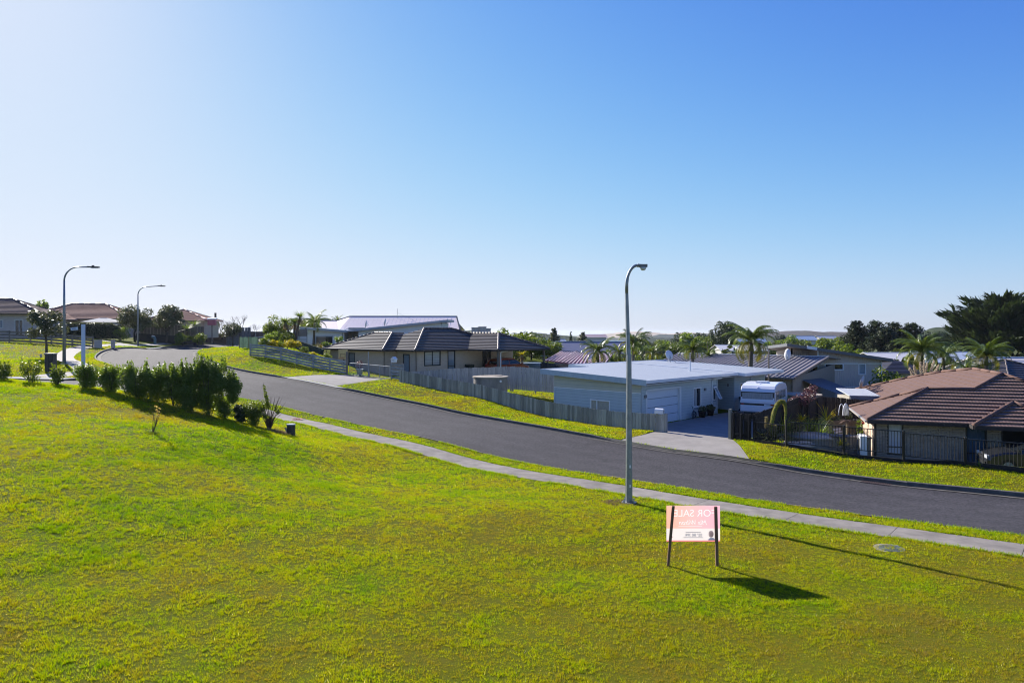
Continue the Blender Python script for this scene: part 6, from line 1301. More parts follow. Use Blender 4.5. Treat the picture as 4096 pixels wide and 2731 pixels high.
# ---------------------------------------------------------------- roofs further down the slope
def gable(name, c, rz, Lx, Ly, hw, rise, label, mw, mr, win=True):
    t = thing(name, c, rz, label, 'house'); E = .5
    MB().box(0,Lx,0,Ly,-1.5,hw).build('wall', mw, t)
    for s in (0, 1):
        ye_, yr = (-E if s == 0 else Ly+E), Ly/2; ze = hw-rise*E/(Ly/2)
        MB().prism([(-E,ye_,ze),(Lx+E,ye_,ze),(Lx+E,yr,hw+rise),(-E,yr,hw+rise)], (0,0,.07)).build('roof_plane', mr, t)
        gutter(t, (-E,ye_,ze+.02), (Lx+E,ye_,ze+.02), M_wtrim, .12, .12)
    for x in (0, Lx): MB().add([(x,0,hw),(x,Ly,hw),(x,Ly/2,hw+rise)], [(0,1,2)]).build('gable', mw, t)
    MB().bar((-E,Ly/2,hw+rise+.08),(Lx+E,Ly/2,hw+rise+.08), .3, .05).build('ridge_cap', M_wtrim, t)
    if win:
        for k in range(2):
            wn_ = MB().box(Lx*(.2+.4*k),Lx*(.2+.4*k)+1.4,-.05,.03,.9,2.0).build('window', M_wtrim, t); MB().box(Lx*(.2+.4*k)+.08,Lx*(.2+.4*k)+1.32,-.06,-.05,.98,1.92).build('pane', M_glass, wn_)
    return t
M_wr = mat('white_roof', (.62,.60,.58), .5, .4, (.56,.54,.53), 2); M_gyr = mat('grey_blue_roof', (.22,.22,.27), .45, .4, (.19,.19,.24), 2); M_dkr = tile_mat('tile_charcoal', (.05,.045,.05), (.035,.032,.036), .45); M_rend = mat('render_pale', (.55,.54,.52), .8, .2); M_rend2 = mat('render_grey', (.30,.31,.33), .8, .2)
# red striped metal roofs beyond the carport (real ribs)
M_red = mat('red_roof', (.34,.06,.07), .4, .5, (.28,.05,.06), 2); M_redp = mat('red_roof_rib', (.70,.52,.50), .4, .5)
def ribbed(name, u0, v0, u1, v1, y0, y1, Lr, label):
    a, b_ = at(u0,v0,y0), at(u1,v1,y0-1.2); t = thing(name, a, math.atan2(b_.y-a.y, b_.x-a.x), label, 'house'); L = (Vector((b_.x,b_.y,0))-Vector((a.x,a.y,0))).length; dz = b_.z-a.z; 
    MB().prism([(0,0,0),(L,0,dz),(L-.6,Lr,dz+1.0),(.9,Lr,1.0)], (0,0,-.08)).build('roof_plane', M_red, t); n = int(L/.36)
    for k in range(n):
        f = (k+.5)/n; MB().bar((L*f,.0,dz*f+.03),(.9+(L-1.5)*f,Lr,1.0+dz*f+.03), .14, .05).build('rib', M_redp, t)
    MB().bar((.9,Lr,1.05),(L-.6,Lr,1.05+dz), .2, .07).build('ridge_cap', M_gyr, t); MB().prism([(.3,.4,-2.8),(L-.3,.4,-2.8),(L-.3,Lr-.1,-2.8),(.3,Lr-.1,-2.8)], (0,0,2.6+min(0,dz))).build('wall', M_rend2, t)
ribbed('red_roof_house', 2175,1442,2300,1452,74,0,4.0,'left part of the red and white ribbed roof beyond the carport'); ribbed('red_roof_house', 2225,1447,2340,1462,69,0,3.6,'front part of the red and white ribbed roof above the blue house')
ribbed('red_roof_house', 2330,1452,2420,1460,73,0,4.0,'right part of the red and white ribbed roof beside the palm')
q = at(2225,1425,88); gable('grey_roof_house', (q.x,q.y,q.z-2.6), R(-8), 9, 9, 2.4, 2.0, 'house with plain grey roof behind the red ribbed roofs', M_rend2, M_gyr)
q = at(2100,1458,70.5); o = MB().lathe([(1.25,-.4),(1.25,1.9),(1.2,1.95)], 36).build('iron_tank', corr_mat('tank_corrugate', (.22,.30,.36), (.18,.25,.31), (0,0,1), 45, .5, .8)); o.location = (q.x+.6,q.y,q.z-1.75); tag(o, 'blue grey corrugated iron tank behind the carport', 'water tank')
q = at(2300,1475,57.0); t = thing('covered_boat', (q.x,q.y,G(q.x,q.y)+.1), R(25), 'pale upturned dinghy behind the blue house roof edge', 'boat')
mb = MB(); pts = []
for i in range(9):
    f = i/8; wdt = .75*math.sin(min(1,f*1.35+.08)*1.5708)*(1 if f < .8 else 1-.15*(f-.8)); pts.append([(f*3.2, wdt*math.cos(a), .9+.62*math.sin(a)*(.75+.25*f)) for a in np.linspace(0, 3.1416, 9)])
mb.add([p for r_ in pts for p in r_], [(i*9+j, i*9+j+1, (i+1)*9+j+1, (i+1)*9+j) for i in range(8) for j in range(8)]); mb.build('hull', mat('dinghy_cream', (.62,.56,.46), .5, .4, (.5,.45,.38), 4), t, True)
for x in (.8,2.5): MB().box(x-.05,x+.05,-.7,.7,-.1,.92).build('trestle', M_brown, t)
hip_house('dark_tile_house', tuple(at(3535,1486,88)-Vector((0,0,2.6))), 0, 6.5, 8, 2.4, .42, 'dark tiled roof between the tall grey house and the palms', M_rend2, M_dkr, M_dkr, .4, .5, cap=False)
q = at(3525,1438,105); gable('white_roof_house', (q.x,q.y,q.z-2.6), 0, 12, 9, 2.4, 1.1, 'long white roofed house behind the tall grey house', M_rend, M_wr)
q = at(3690,1440,100); gable('white_roof_house', (q.x,q.y,q.z-2.6), R(-15), 7, 8, 2.4, 1.3, 'pale blue roofed house between the two palms on the right', M_rend, mat('pale_blue_roof', (.46,.52,.60), .5, .4))
q = at(4010,1470,80); t = gable('white_roof_house', (q.x,q.y,q.z-2.7), R(4), 12, 9, 2.3, 1.4, 'pale ribbed roof at the right edge above the brown roof', M_rend, corr_mat('pale_rib_roof', (.50,.47,.47), (.42,.40,.40), (0,1,0), 14, .5, 1.0))
hip_house('dark_tile_house', tuple(at(4040,1540,58)-Vector((0,0,2.5))), R(12), 9, 9, 2.4, .40, 'charcoal tiled roof at the right edge behind the brown roof', M_rend2, M_dkr, M_rB, .37, .5)
q = at(2930,1397,140); gable('white_roof_house', (q.x-2,q.y,q.z-2.6), 0, 9, 8, 2.4, 1.0, 'small pale roof with flue beyond the ribbed roof', M_rend, M_wr)
q = at(2400,1348,330); gable('white_roof_house', (q.x-8,q.y,q.z-4.5), 0, 11, 8, 4.5, 1.2, 'far two storey house with pinkish roof near the water', M_rend, mat('far_pink_roof', (.48,.36,.36), .6, .3))
q = at(3010,1362,300); 
for k, (u, v, y, L, lb, mr) in enumerate(((3010,1368,260,10,'far blue roof below the hills right of the big palm',mat('far_blue_roof', (.28,.36,.50), .5, .4)), (3225,1355,300,9,'far pale blue roof among trees above the grey house',mat('far_blue_roof2', (.36,.46,.60), .5, .4)), (2255,1398,170,13,'long dark teal roof beyond the red ribbed roofs',mat('far_teal_roof', (.10,.16,.19), .5, .4)), (2205,1375,190,9,'pale gabled roof left of the dark cypress',M_wr), (2335,1398,120,8,'blue roof edge behind the leftmost palm',mat('teal_roof', (.10,.17,.21), .5, .4)), (3330,1352,420,14,'far roof glimpsed above the bright green trees',M_wr), (3555,1402,150,8,'white roof edge behind the dark pines',M_wr))):
    q = at(u, v, y); gable('far_house', (q.x-L/2,q.y,q.z-2.6), R(-6+5*k), L, 8, 2.2, 1.6, lb, M_rend, mr)
# left distance: dark shed, grey shed, trampoline, fences, pillars
q = at(770,1362,128); t = thing('dark_shed', (q.x, q.y, q.z-.3), R(-4), 'long low dark building with thin flue at the end of the road', 'shed'); L_ = (at(915,1362,128)-q).x; hL_, hR_ = at(770,1327,128).z-q.z+.3, at(915,1341,128).z-q.z+.3; M_ds = mat('dark_cladding', (.035,.037,.045), .8, .2, (.028,.03,.036), 3)
MB().prism([(0,0,-.5),(L_,0,-.5),(L_,0,hR_),(0,0,hL_)], (0,7,0)).build('wall', M_ds, t); MB().prism([(-.6,-.5,hL_+.02),(L_+.5,-.5,hR_+.02),(L_+.5,7.4,hR_+.02),(-.6,7.4,hL_+.02)], (0,0,.12)).build('roof', M_wr, t); MB().tube([(3.4,2,hL_-.3),(3.4,2,hL_+3.6)], .2, 8).build('flue', M_alu, t)
for k in range(3): MB().box(4+k*7,5.6+k*7,-.04,.02,.5,1.7).build('window', M_alu, t)
q = at(1022,1362,112); t = thing('grey_shed', (q.x,q.y,q.z-1.2), 0, 'pale grey flat roofed shed behind the flower bed', 'shed'); M_gs = mat('shed_bluegrey', (.34,.38,.44), .7, .2)
MB().box(0,5.6,0,3,-.5,1.6).build('annex_wall', M_gs, t); MB().prism([(-.3,-.4,1.65),(5.6,-.4,1.9),(5.6,3,1.9),(-.3,3,1.65)], (0,0,.12)).build('annex_roof', M_wr, t); MB().box(6.2,10.6,1,6,-.5,4.6).build('wall', M_gs, t); MB().box(5.4,11,.4,6.4,4.6,4.85).build('roof', M_gyr, t); MB().box(7,8,.95,1.0,.2,2.2).build('door', M_wtrim, t)
q = at(1008,1358,118); t = thing('trampoline', (q.x,q.y,G(q.x,q.y)), 0, 'trampoline with dark safety net behind the grey fence', 'trampoline'); th_ = at(1008,1326,118).z-G(q.x,q.y); tb = at(1008,1356,118).z-G(q.x,q.y)
MB().lathe([(3.1,tb),(3.1,th_)], 24).build('safety_net', mat('net_dark', (.10,.085,.075), .9, .1, (.07,.06,.055), 8), t); MB().lathe([(3.2,tb-.1),(3.2,tb+.05),(2.6,tb+.05)], 24).build('bed', M_black, t)
for k in range(6): MB().tube([(3.2*math.cos(k*1.047),3.2*math.sin(k*1.047),0),(3.2*math.cos(k*1.047),3.2*math.sin(k*1.047),th_)], .05, 5).build('pole', M_galv, t)
a, b_ = at(905,1378,104), at(1000,1372,106); paling_fence('grey_fence', (a.x,a.y), (b_.x,b_.y), 2.9, .45, 'grey board fence behind the small round tree at the bend', mat('fence_grey', (.16,.165,.18), .85, .2, (.11,.115,.125), 3, obj_var=.1), dog=False)
a, b_ = at(560,1372,100), at(808,1380,104); paling_fence('tan_fence', (a.x,a.y), (b_.x,b_.y), 2.7, .45, 'tan board fence above a dark low wall left of the bend', mat('fence_tan', (.20,.165,.12), .85, .2, (.15,.12,.09), 3, obj_var=.12), dog=False)
z0 = G(a.x,a.y); t = tag(MB().bar((a.x,a.y-1.2,z0+.45),(b_.x,b_.y-1.2,G(b_.x,b_.y)+.45), .3, 1.2).build('low_wall', mat('wall_dark', (.05,.047,.045), .9, .1)), 'dark low masonry wall in front of the tan fence', 'wall')
def pillar(u, v, y, w, h, label):
    q = at(u, v, y); t = thing('brick_pillar', (q.x,q.y,G(q.x,q.y)), .5, label, 'pillar'); MB().box(-w/2,w/2,-.19,.19,-.2,h).build('shaft', M_bA, t); MB().box(-w/2-.03,w/2+.03,-.22,.22,h,h+.06).build('cap', M_conc, t); return t
pillar(392,1376,71.5,.72,.8,'wide grey brick pillar at the right end of the brown rail fence'); p_ = pillar(452,1378,73,.40,.85,'narrow grey brick pillar beside the left driveway'); MB().lathe([(.1,0),(.1,.02)], 12).build('number_disc', M_alu, p_).location = (-.05,-.2,.5)
# cabinet, street name post, small marker, letterboxes
q = at(203,1470,49.0); gz = G(q.x,q.y); t = thing('utility_cabinet', (q.x,q.y,gz), .1, 'dark brown utility cabinet with pale cap in front of the left lamp', 'cabinet'); hc = at(203,1414,49).z-gz
MB().box(-.28,.28,-.25,.25,-.1,hc-.05).build('case', mat('cabinet_brown', (.075,.065,.05), .7, .3, (.055,.048,.04), 3), t); MB().box(-.31,.31,-.28,.28,hc-.05,hc+.03).build('cap', mat('cabinet_cap', (.34,.30,.25), .6, .3), t); MB().box(-.02,.02,-.26,-.25,.1,hc-.15).build('door_seam', M_black, t); MB().box(.06,.1,-.28,-.25,hc*.5,hc*.5+.12).build('handle', M_black, t)
q = at(333,1475,48.0); gz = at(333,1475,48).z; t = thing('street_name_sign', (q.x,q.y,gz), 0, 'white street name post with one small blade near the left kerb', 'sign'); hs_ = at(333,1297,48).z-gz
MB().box(-.09,.09,-.09,.09,-.6,hs_).build('post', mat('post_white', (.66,.72,.78), .5, .4, (.6,.67,.74), 4), t); b_ = MB().box(-.58,-.09,-.015,.015,hs_-.37,hs_-.16).build('name_blade', mat('blade_white', (.60,.68,.76), .5, .4), t); b_.rotation_euler.y = R(-6); MB().box(-.5,-.2,-.02,-.016,hs_-.29,hs_-.24).build('faded_lettering', mat('blade_text', (.22,.30,.42), .6, .3), b_)
q = at(163,1424,58.0); o = MB().lathe([(.07,-.1),(.09,.28),(.02,.33)], 10).build('survey_peg', mat('peg_white', (.5,.48,.45), .7, .3)); o.location = (q.x,q.y,G(q.x,q.y)); tag(o, 'small pale marker peg on the lawn left of the cabinet', 'peg')
q = at(848,1373,112); t = thing('letterbox', (q.x,q.y,q.z), .1, 'red letterbox with pale roof on a post at the end of the road', 'letterbox'); MB().box(-.12,.12,-.12,.12,-.5,3.3).build('post', M_brown, t); MB().box(-1.0,1.0,-.5,.5,3.3,4.3).build('box', mat('letterbox_red', (.50,.13,.16), .5, .4), t); MB().prism([(-1.1,-.6,4.3),(1.1,-.6,4.3),(1.1,.6,4.5),(-1.1,.6,4.5)], (0,0,.2)).build('roof', M_white, t); t.scale = (.62,.62,.9)
q = at(620,1374,88); t = thing('hydrant', (q.x,q.y,q.z-.1), 0, 'small teal pipe bend standing on the verge under the dark trees', 'pipe'); MB().tube([(0,0,0),(0,0,.7),(-.12,0,.95),(-.4,0,1.0)], .17, 8).build('pipe', mat('pipe_teal', (.08,.16,.17), .5, .4), t); MB().lathe([(.22,0),(.22,.06)], 10).build('flange', M_galv, t)
q = at(995,1390,70); t = thing('shade_cloth', (q.x,q.y,G(q.x,q.y)), .4, 'tattered green shade cloth screen at the left end of the rail fence', 'screen')
for s in (-.9,0,.9): MB().tube([(s,0,0),(s,0,1.25)], .03, 5).build('stake', M_stake, t)
mb = MB(); nx = 12; rng = np.random.default_rng(4); mb.add([(-.9+1.8*i/nx, .08*math.sin(i*1.3), zz+.05*math.sin(i*2.1)) for zz in (.05,.6,1.15) for i in range(nx+1)], [(r_*(nx+1)+i, r_*(nx+1)+i+1, (r_+1)*(nx+1)+i+1, (r_+1)*(nx+1)+i) for r_ in range(2) for i in range(nx)]); mb.build('cloth', mat('cloth_green', (.06,.11,.085), .8, .2, (.10,.16,.12), 4, transl=.3), t)
a, b_ = at(1182,1392,70), at(1292,1400,68); tag(MB().bar((a.x,a.y,G(a.x,a.y)+.45),(b_.x,b_.y,G(b_.x,b_.y)+.5), .1, .9).build('retaining_board', mat('board_green', (.05,.075,.06), .8, .2, (.035,.05,.045), 3)), 'dark green retaining board below the yellow flower strip', 'wall')
q = at(1192,1388,80); t = thing('slat_screen', (q.x,q.y,q.z-.1), 0, 'pale slatted screen panel left of the white house', 'screen'); MB().box(0,1.05,0,.06,1.35,2.2).build('upper_panel', mat('panel_grey', (.26,.25,.26), .7, .2), t)
for k in range(8): MB().box(0,1.05,-.02,.04,.02+k*.165,.14+k*.165).build('slat', mat('slat_blue', (.42,.48,.56), .6, .3), t)
for x in (0,1.0): MB().box(x,x+.08,0,.1,-.3,2.25).build('post', M_rail, t)
# ---------------------------------------------------------------- palms and spiky plants
def frond_mesh(L, seed, m=M_palm, n=30, droop=1.15, el=.95, leaf=.36):
    """feather palm frond along +x: arching rachis with two rows of hanging leaflets"""
    rng = np.random.default_rng(seed); V = []; A = []; p = np.array([0., 0., 0.]); e = el; st = L/n; pts = []
    for k in range(n+1): pts.append((p.copy(), e)); p = p+np.array([math.cos(e), 0, math.sin(e)])*st; e -= droop/n*(1+.8*k/n)
    tw = rng.uniform(-.25, .25)
    for k in range(n):
        (a, ea), (b_, eb) = pts[k], pts[k+1]; w = .035*(1-k/n)+.006; V += [a+[0,-w,0], a+[0,w,0], b_+[0,w,0], b_+[0,-w,0]]; A.append(.9)
        if k < 2: continue
        f = k/n; ll = leaf*L/2.6*(math.sin(min(1, f*1.25)*2.6)*.85+.35)
        for s in (-1, 1):
            for q in (0, .5):
                c = a+(b_-a)*q; dr = np.array([math.cos(ea)*.55, s*(.8+rng.uniform(-.12,.12)), math.sin(ea)*.45-.35+rng.uniform(-.2,.12)+tw*s]); dr /= np.linalg.norm(dr); t = np.array([math.cos(ea), 0, math.sin(ea)])*.034*L/2.6
                l2 = ll*rng.uniform(.8, 1.15); mid = c+dr*l2*.55; tip = mid+(dr+np.array([0,0,-.55]))*l2*.5
                V += [c-t*.5, c+t*.5, mid+t*.45, mid-t*.45]; A.append(rng.uniform(0, .8)); V += [mid-t*.45, mid+t*.45, tip+t*.08, tip-t*.08]; A.append(rng.uniform(0, .8))
    return npmesh('frond', np.array(V), np.arange(len(V), dtype=np.int32).reshape(-1, 4), m, {'rnd': A})
FR = [frond_mesh(2.6, 1), frond_mesh(2.6, 2, droop=1.6), frond_mesh(2.6, 3, droop=.8), frond_mesh(2.6, 4, droop=2.2, el=.6)]
FRY = [frond_mesh(2.6, 7, mat('leaf_palm_yellow', (.10,.125,.012), .4, .5, (.24,.22,.03), 1.5, attr='rnd', transl=.4, tcol=(1.5,1.3,.4)), droop=2.3, el=.5), frond_mesh(2.6, 8, MATS['leaf_palm_yellow'], droop=1.9, el=.8)]
def palm(u, vtop, vcrown, y, wpx, label, n=16, seed=0, trunks=1, zb=None, tr=.16, yellow=.2):
    """vtop: highest frond, vcrown: crown shaft (4096-px survey readings); base on the ground"""
    c = at(u, vcrown, y); z0 = G(c.x, y) if zb is None else zb; h = c.z-z0; t = thing('palm_tree', (c.x, y, z0), 0, label, 'palm', 'feather palms among the houses'); r = random.Random(seed); L = wpx/4/FPX*y*.58; n = int(n*1.6)
    ln = r.uniform(-.25, .25); MB().tube([(ln*.6,0,-.3),(ln*.5,.05,h*.4),(0,0,h)], [tr*1.3,tr,tr*.8], 9).build('trunk', M_barkp, t, True)
    if h > 2: MB().tube([(0,0,h-.75),(0,0,h+.1)], [tr*1.15,tr*.6], 9).build('crown_shaft', mat('crownshaft', (.16,.17,.05), .5, .4), t, True)
    up = at(u, vtop, y).z-c.z; s = L/2.6
    for k in range(n):
        a = k*2.39996+r.uniform(-.3,.3); low = k/n; o = link('frond', (r.choice(FRY) if (low > .75 and r.random() < yellow*3) else FR[r.choice((0,1,2)) if low < .6 else r.choice((1,3))]), t)
        o.location = (0,0,h); o.rotation_euler = (0, -(.55-1.05*low)*.8, a); sc = s*r.uniform(.85, 1.12); o.scale = (sc, sc, sc)
    return t
palm(2100,1308,1368,88,125,'palm with two high arching fronds behind the carport roof',14,1); palm(2390,1330,1408,66,150,'bushy yellowish palm left of the near lamp pole, over the red roof',18,2,yellow=.5)
palm(2535,1312,1372,62,155,'dense upright palm just right of the near lamp pole',20,3); palm(2478,1362,1412,70,110,'small low palm close to the near lamp pole',14,4,yellow=.5); palm(2610,1375,1415,68,110,'low palm left of the white roof dish',14,5)
palm(2770,1343,1402,64,130,'palm with a tall pale frond behind the white roof right of its dish',18,6); palm(2835,1385,1425,67,100,'low drooping palm in front of the ribbed roof end',12,7)
palm(3005,1292,1368,57,215,'largest palm with a full arching crown in front of the ribbed roof',26,8,tr=.2,yellow=.5); palm(3690,1342,1412,62,215,'broad palm left of the two palms behind the brown roof',24,9); palm(3775,1365,1430,66,170,'darker palm close behind the broad palm on the right',18,10); palm(3945,1352,1425,57,190,'yellow green palm behind the brown roof at the right',22,11,yellow=1.0)
palm(3865,1440,1478,55,110,'small low palm between the two big right hand palms',12,12); palm(1258,1238,1292,84,120,'ragged palm left of the pinkish roof',9,13); palm(1350,1262,1285,112,60,'small palm top peeping over the pinkish roof',10,14,zb=-2); palm(2830,1347,1368,150,50,'tall distant palm among the dark rounded trees',12,15); palm(2705,1350,1378,155,45,'thin distant palm silhouette left of the dark rounded trees',11,16); palm(3620,1352,1375,190,55,'distant palm between the dark pines and the right hand palms',11,17)
def yucca(u, vb, y, heads, label, L=1.0, cat='yucca', m=None, n=150):
    b_ = at(u, vb, y); z0 = G(b_.x, y); t = thing('yucca_tree', (b_.x, y, z0), 0, label, cat, 'spiky yucca and cabbage trees'); mb = MB()
    for k, (du, v) in enumerate(heads):
        p = at(u+du, v, y); x, z = p.x-b_.x, p.z-z0; mb.tube([(x*.15,.1*k,-.2),(x*.5,.1*k,z*.5),(x,.15*k,z)], [.16,.13,.11], 7); link('leaf_head', spiky(n, L, .085, m or M_leaf, 20+k+int(u), .35, .35, (x,.15*k,z), .05, 'leaf_head'), t)
        link('dead_leaf_skirt', spiky(40, L*.9, .07, M_dry, 60+k, -.9, .2, (x,.15*k,z-.15), .1, 'dead_leaf_skirt'), t)
    mb.build('trunk', M_barkp, t, True)
yucca(1175,1385,75,[(-35,1288),(2,1290),(22,1268)],'three headed yucca tree at the left end of the white house',1.05)
yucca(748,1378,102,[(0,1316)],'cabbage tree left of the road end',1.5); yucca(778,1375,106,[(-3,1300)],'taller cabbage tree with a drooping skirt at the road end',1.5); yucca(2225,1415,84,[(0,1388)],'bright yucca head below the carport roof end',1.2,m=M_leafm); yucca(2088,1450,73,[(0,1418)],'small bright spiky plant under the carport roof',.8,m=M_leafy,n=80)
# ---------------------------------------------------------------- tree prototypes
tree_proto('magnolia', 1.45,1.35,1.55,1.55,3800,.17,M_leafg,21,18,.09,1.7,(.22,.4),.3)
tree_proto('dark', 2.5,2.4,2.3,1.3,5200,.24,M_leafg,22,20,.14,1.8,(.24,.4),.35); tree_proto('dark2', 2.3,2.3,2.4,1.4,5200,.24,M_leafg,23,22,.14,1.8,(.2,.38),.35)
tree_proto('round', 1.5,1.5,1.35,1.0,2600,.2,M_leafg,24,16,.09,1.8); tree_proto('bush', 1.6,1.5,1.7,.2,3600,.19,M_leafm,25,16,.08,1.8,(.3,.5),.4)
tree_proto('belt_a', 4.2,4.0,3.6,2.0,3200,.55,M_leaf,26,18,.25,1.6,(.26,.45),.5); tree_proto('belt_b', 5.0,4.6,3.2,2.2,3200,.6,M_leafm,27,18,.28,1.6,(.24,.42),.5); tree_proto('belt_c', 3.6,3.6,4.6,2.4,3000,.5,M_leafd,28,18,.25,1.8,(.26,.42),.5); tree_proto('belt_d', 4.6,4.4,3.0,1.8,3200,.55,M_leafg,29,20,.25,1.6,(.2,.38),.4)
tree_proto('bright', 4.5,4.3,2.6,1.2,4200,.45,mat('leaf_bright', (.07,.13,.012), .5, .3, (.17,.22,.02), 2, attr='rnd', transl=.35, tcol=(1.5,1.4,.5)),30,22,.2,1.5,(.22,.36),.55)
tree_proto('shrub', 1.0,.95,.85,.1,1500,.15,M_leafm,31,12,.05,1.8,(.3,.5),.4); tree_proto('shrub_d', 1.1,1.0,.9,.1,1500,.15,M_leaf,32,12,.05,1.8,(.3,.5),.4); tree_proto('shrub_y', .8,.8,.6,.05,1100,.14,M_leafy,33,10,.04,2.2,(.3,.5),.3)
def put_tree(name, key, u, v, y, s, label, cat='tree', group=None, sz=None, z=None): q = at(u, v, y); return tree(name, key, q.x, y, label, cat, s, (u*1.7) % 6.28, group, z, sz)
tree_h = lambda v, y: at(0, v, y).z
put_tree('magnolia_tree','magnolia',186,1412,58.5,1.13,'dark glossy round headed tree in front of the left rail fence',sz=1.03)
put_tree('evergreen_tree','dark',540,1380,96,1.02,'left one of the two dark evergreen trees at the bend',sz=.98); put_tree('evergreen_tree','dark2',666,1380,100,1.05,'right one of the two dark evergreen trees at the bend',sz=1.02)
put_tree('round_tree','round',930,1380,103,1.12,'small round headed tree in front of the grey fence',sz=1.0); put_tree('bush','bush',1112,1395,77.5,1.18,'tall leafy bush left of the yucca heads','shrub',sz=1.1); put_tree('bush','bush',1240,1340,88,1.0,'bright leafy bush behind the white house slab roof','shrub',sz=1.0,z=-1.0)
put_tree('tree_behind_house','belt_b',45,1230,125,.95,'tree crown rising behind the left edge house roof',sz=.8,z=-.5); put_tree('tree_behind_house','belt_a',150,1240,130,.6,'small crown between the left edge house and the round headed tree',sz=.75,z=0)
put_tree('small_tree','round',846,1345,150,1.3,'sparse small tree above the dark low building',sz=1.2,z=-1.2)
put_tree('shrub','shrub_d',480,1370,92,1.3,'pale flowered shrub at the end of the clipped hedge','shrub'); put_tree('shrub','shrub',795,1375,100,1.3,'shrub on stones at the left side of the road end','shrub'); put_tree('shrub','shrub',730,1380,99,1.3,'shrub below the cabbage trees','shrub')
# clipped hedge
a, b_ = at(268,1370,88), at(476,1370,92); t = thing('clipped_hedge', (a.x,a.y,G(a.x,a.y)), math.atan2(b_.y-a.y,b_.x-a.x), 'long clipped box hedge below the terracotta roofs', 'hedge'); LH = math.hypot(b_.x-a.x,b_.y-a.y); hh = at(0,1295,89).z-G(a.x,a.y)
rng = np.random.default_rng(12); n = 9000; P = np.c_[rng.uniform(0,LH,n), rng.uniform(-.9,.9,n), rng.uniform(0,hh,n)]; fc = rng.integers(0,4,n); P[fc==0,1] = -.9+rng.normal(0,.05,(fc==0).sum()); P[(fc==1)|(fc==3),2] = hh+rng.normal(0,.06,((fc==1)|(fc==3)).sum())
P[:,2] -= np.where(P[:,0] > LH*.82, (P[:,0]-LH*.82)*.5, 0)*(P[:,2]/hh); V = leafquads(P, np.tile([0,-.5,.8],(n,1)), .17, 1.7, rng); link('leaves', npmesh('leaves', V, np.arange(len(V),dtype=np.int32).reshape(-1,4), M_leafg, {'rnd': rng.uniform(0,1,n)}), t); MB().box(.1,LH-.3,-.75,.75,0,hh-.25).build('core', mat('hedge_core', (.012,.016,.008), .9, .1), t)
# bare winter trees
def bare_tree(u, v, y, h, label, seed):
    q = at(u, v, y); t = thing('bare_tree', (q.x,y,G(q.x,y)), 0, label, 'tree', 'bare winter trees on the skyline'); r = random.Random(seed); mb = MB()
    def br(p, d, l, rad, dep):
        e = p+d*l; mb.tube([p, (p+e)/2+Vector((r.uniform(-.06,.06)*l, r.uniform(-.06,.06)*l, 0)), e], [rad, rad*.8, rad*.6], 4 if dep < 3 else 3, False)
        if dep >= 5: return
        for k in range(3 if dep < 4 else 2):
            nd = (d+Vector((r.uniform(-.75,.75), r.uniform(-.75,.75), r.uniform(-.1,.55)))).normalized(); br(e, nd, l*r.uniform(.6,.82), rad*.58, dep+1)
    h *= .78; br(Vector((0,0,-.3)), Vector((r.uniform(-.1,.1),0,1)).normalized(), h*.28, h*.022, 0); mb.build('branches', mat('bark_bare', (.17,.145,.125), .9, .2, (.12,.10,.09), 6), t); return t
for k, (u, v, y, h, lb) in enumerate(((890,1340,160,9.0,'leftmost bare winter tree above the dark low building'), (960,1340,155,10.5,'largest bare winter tree behind the small round tree'), (1012,1340,160,8.0,'bare winter tree above the trampoline'), (1070,1345,170,7.0,'rightmost faint bare winter tree beside the big leafy bush'), (925,1335,165,9.0,'bare winter tree between the two biggest ones'))): bare_tree(u, v, y, h, lb, 50+k)
# flower bed behind the rail fence
def clump(name, u, v, y, L, n, label, m, wd=.05, up=.8, droop=.6, cat='plant', group=None, seed=0, z=None):
    q = at(u, v, y); t = thing(name, (q.x, y, max(G(q.x,y), q.z-.1) if z is None else z), 0, label, cat, group); link('leaves', spiky(n, L, wd, m, seed+int(u), up, droop), t); return t
M_gold = mat('leaf_gold_grass', (.34,.25,.05), .6, .3, (.24,.22,.04), 2, attr='rnd', transl=.4)
for k, u in enumerate((1025,1045,1068,1195,1215,1238,1262,1285)): clump('golden_grass', u, 1392, 71+.2*k, .75, 160, 'tuft of golden ornamental grass in the raised flower strip', M_gold, .035, .9, .9, 'grass', 'golden grasses in the flower bed', k)
for k, (u, v, y, s, ky, lb) in enumerate(((1062,1392,67,.8,'shrub','green shrub behind the left end of the rail fence'), (1085,1396,67,.75,'shrub_y','leftmost bright yellow shrub of the flower bed'), (1108,1398,67,.9,'shrub_y','yellow shrub second from the left in the flower bed'), (1150,1402,66.5,1.0,'shrub_y','large bright yellow shrub in the middle of the flower bed'), (1176,1400,66.5,.9,'shrub_y','tall golden shrub right of the yuccas'), (1150,1385,74,1.0,'shrub','pale flowering shrub below the yucca trunks'), (1100,1388,75,1.0,'shrub_d','dark shrub at the foot of the tall leafy bush'), (1305,1400,70,.62,'shrub_d','dark purple green shrub at the left tip of the brown roof'), (1358,1372,76,.55,'shrub_d','glossy shrub in front of the white house recess'), (1215,1412,65,.5,'shrub','low green plant behind the middle of the rail fence'), (1255,1425,63.5,.5,'shrub_y','low yellowish plant behind the rail fence'), (1310,1440,62.5,.5,'shrub','low plant near the right end of the rail fence'))): put_tree('shrub',ky,u,v,y,s,lb,'shrub',z=max(G(at(u,v,y).x,y), at(u,v,y).z-.1))
clump('flax', 1122,1402,66.5,1.2,70,'green flax clump between the yellow shrubs',M_leafm,.07,.95,.35,'plant',None,3)
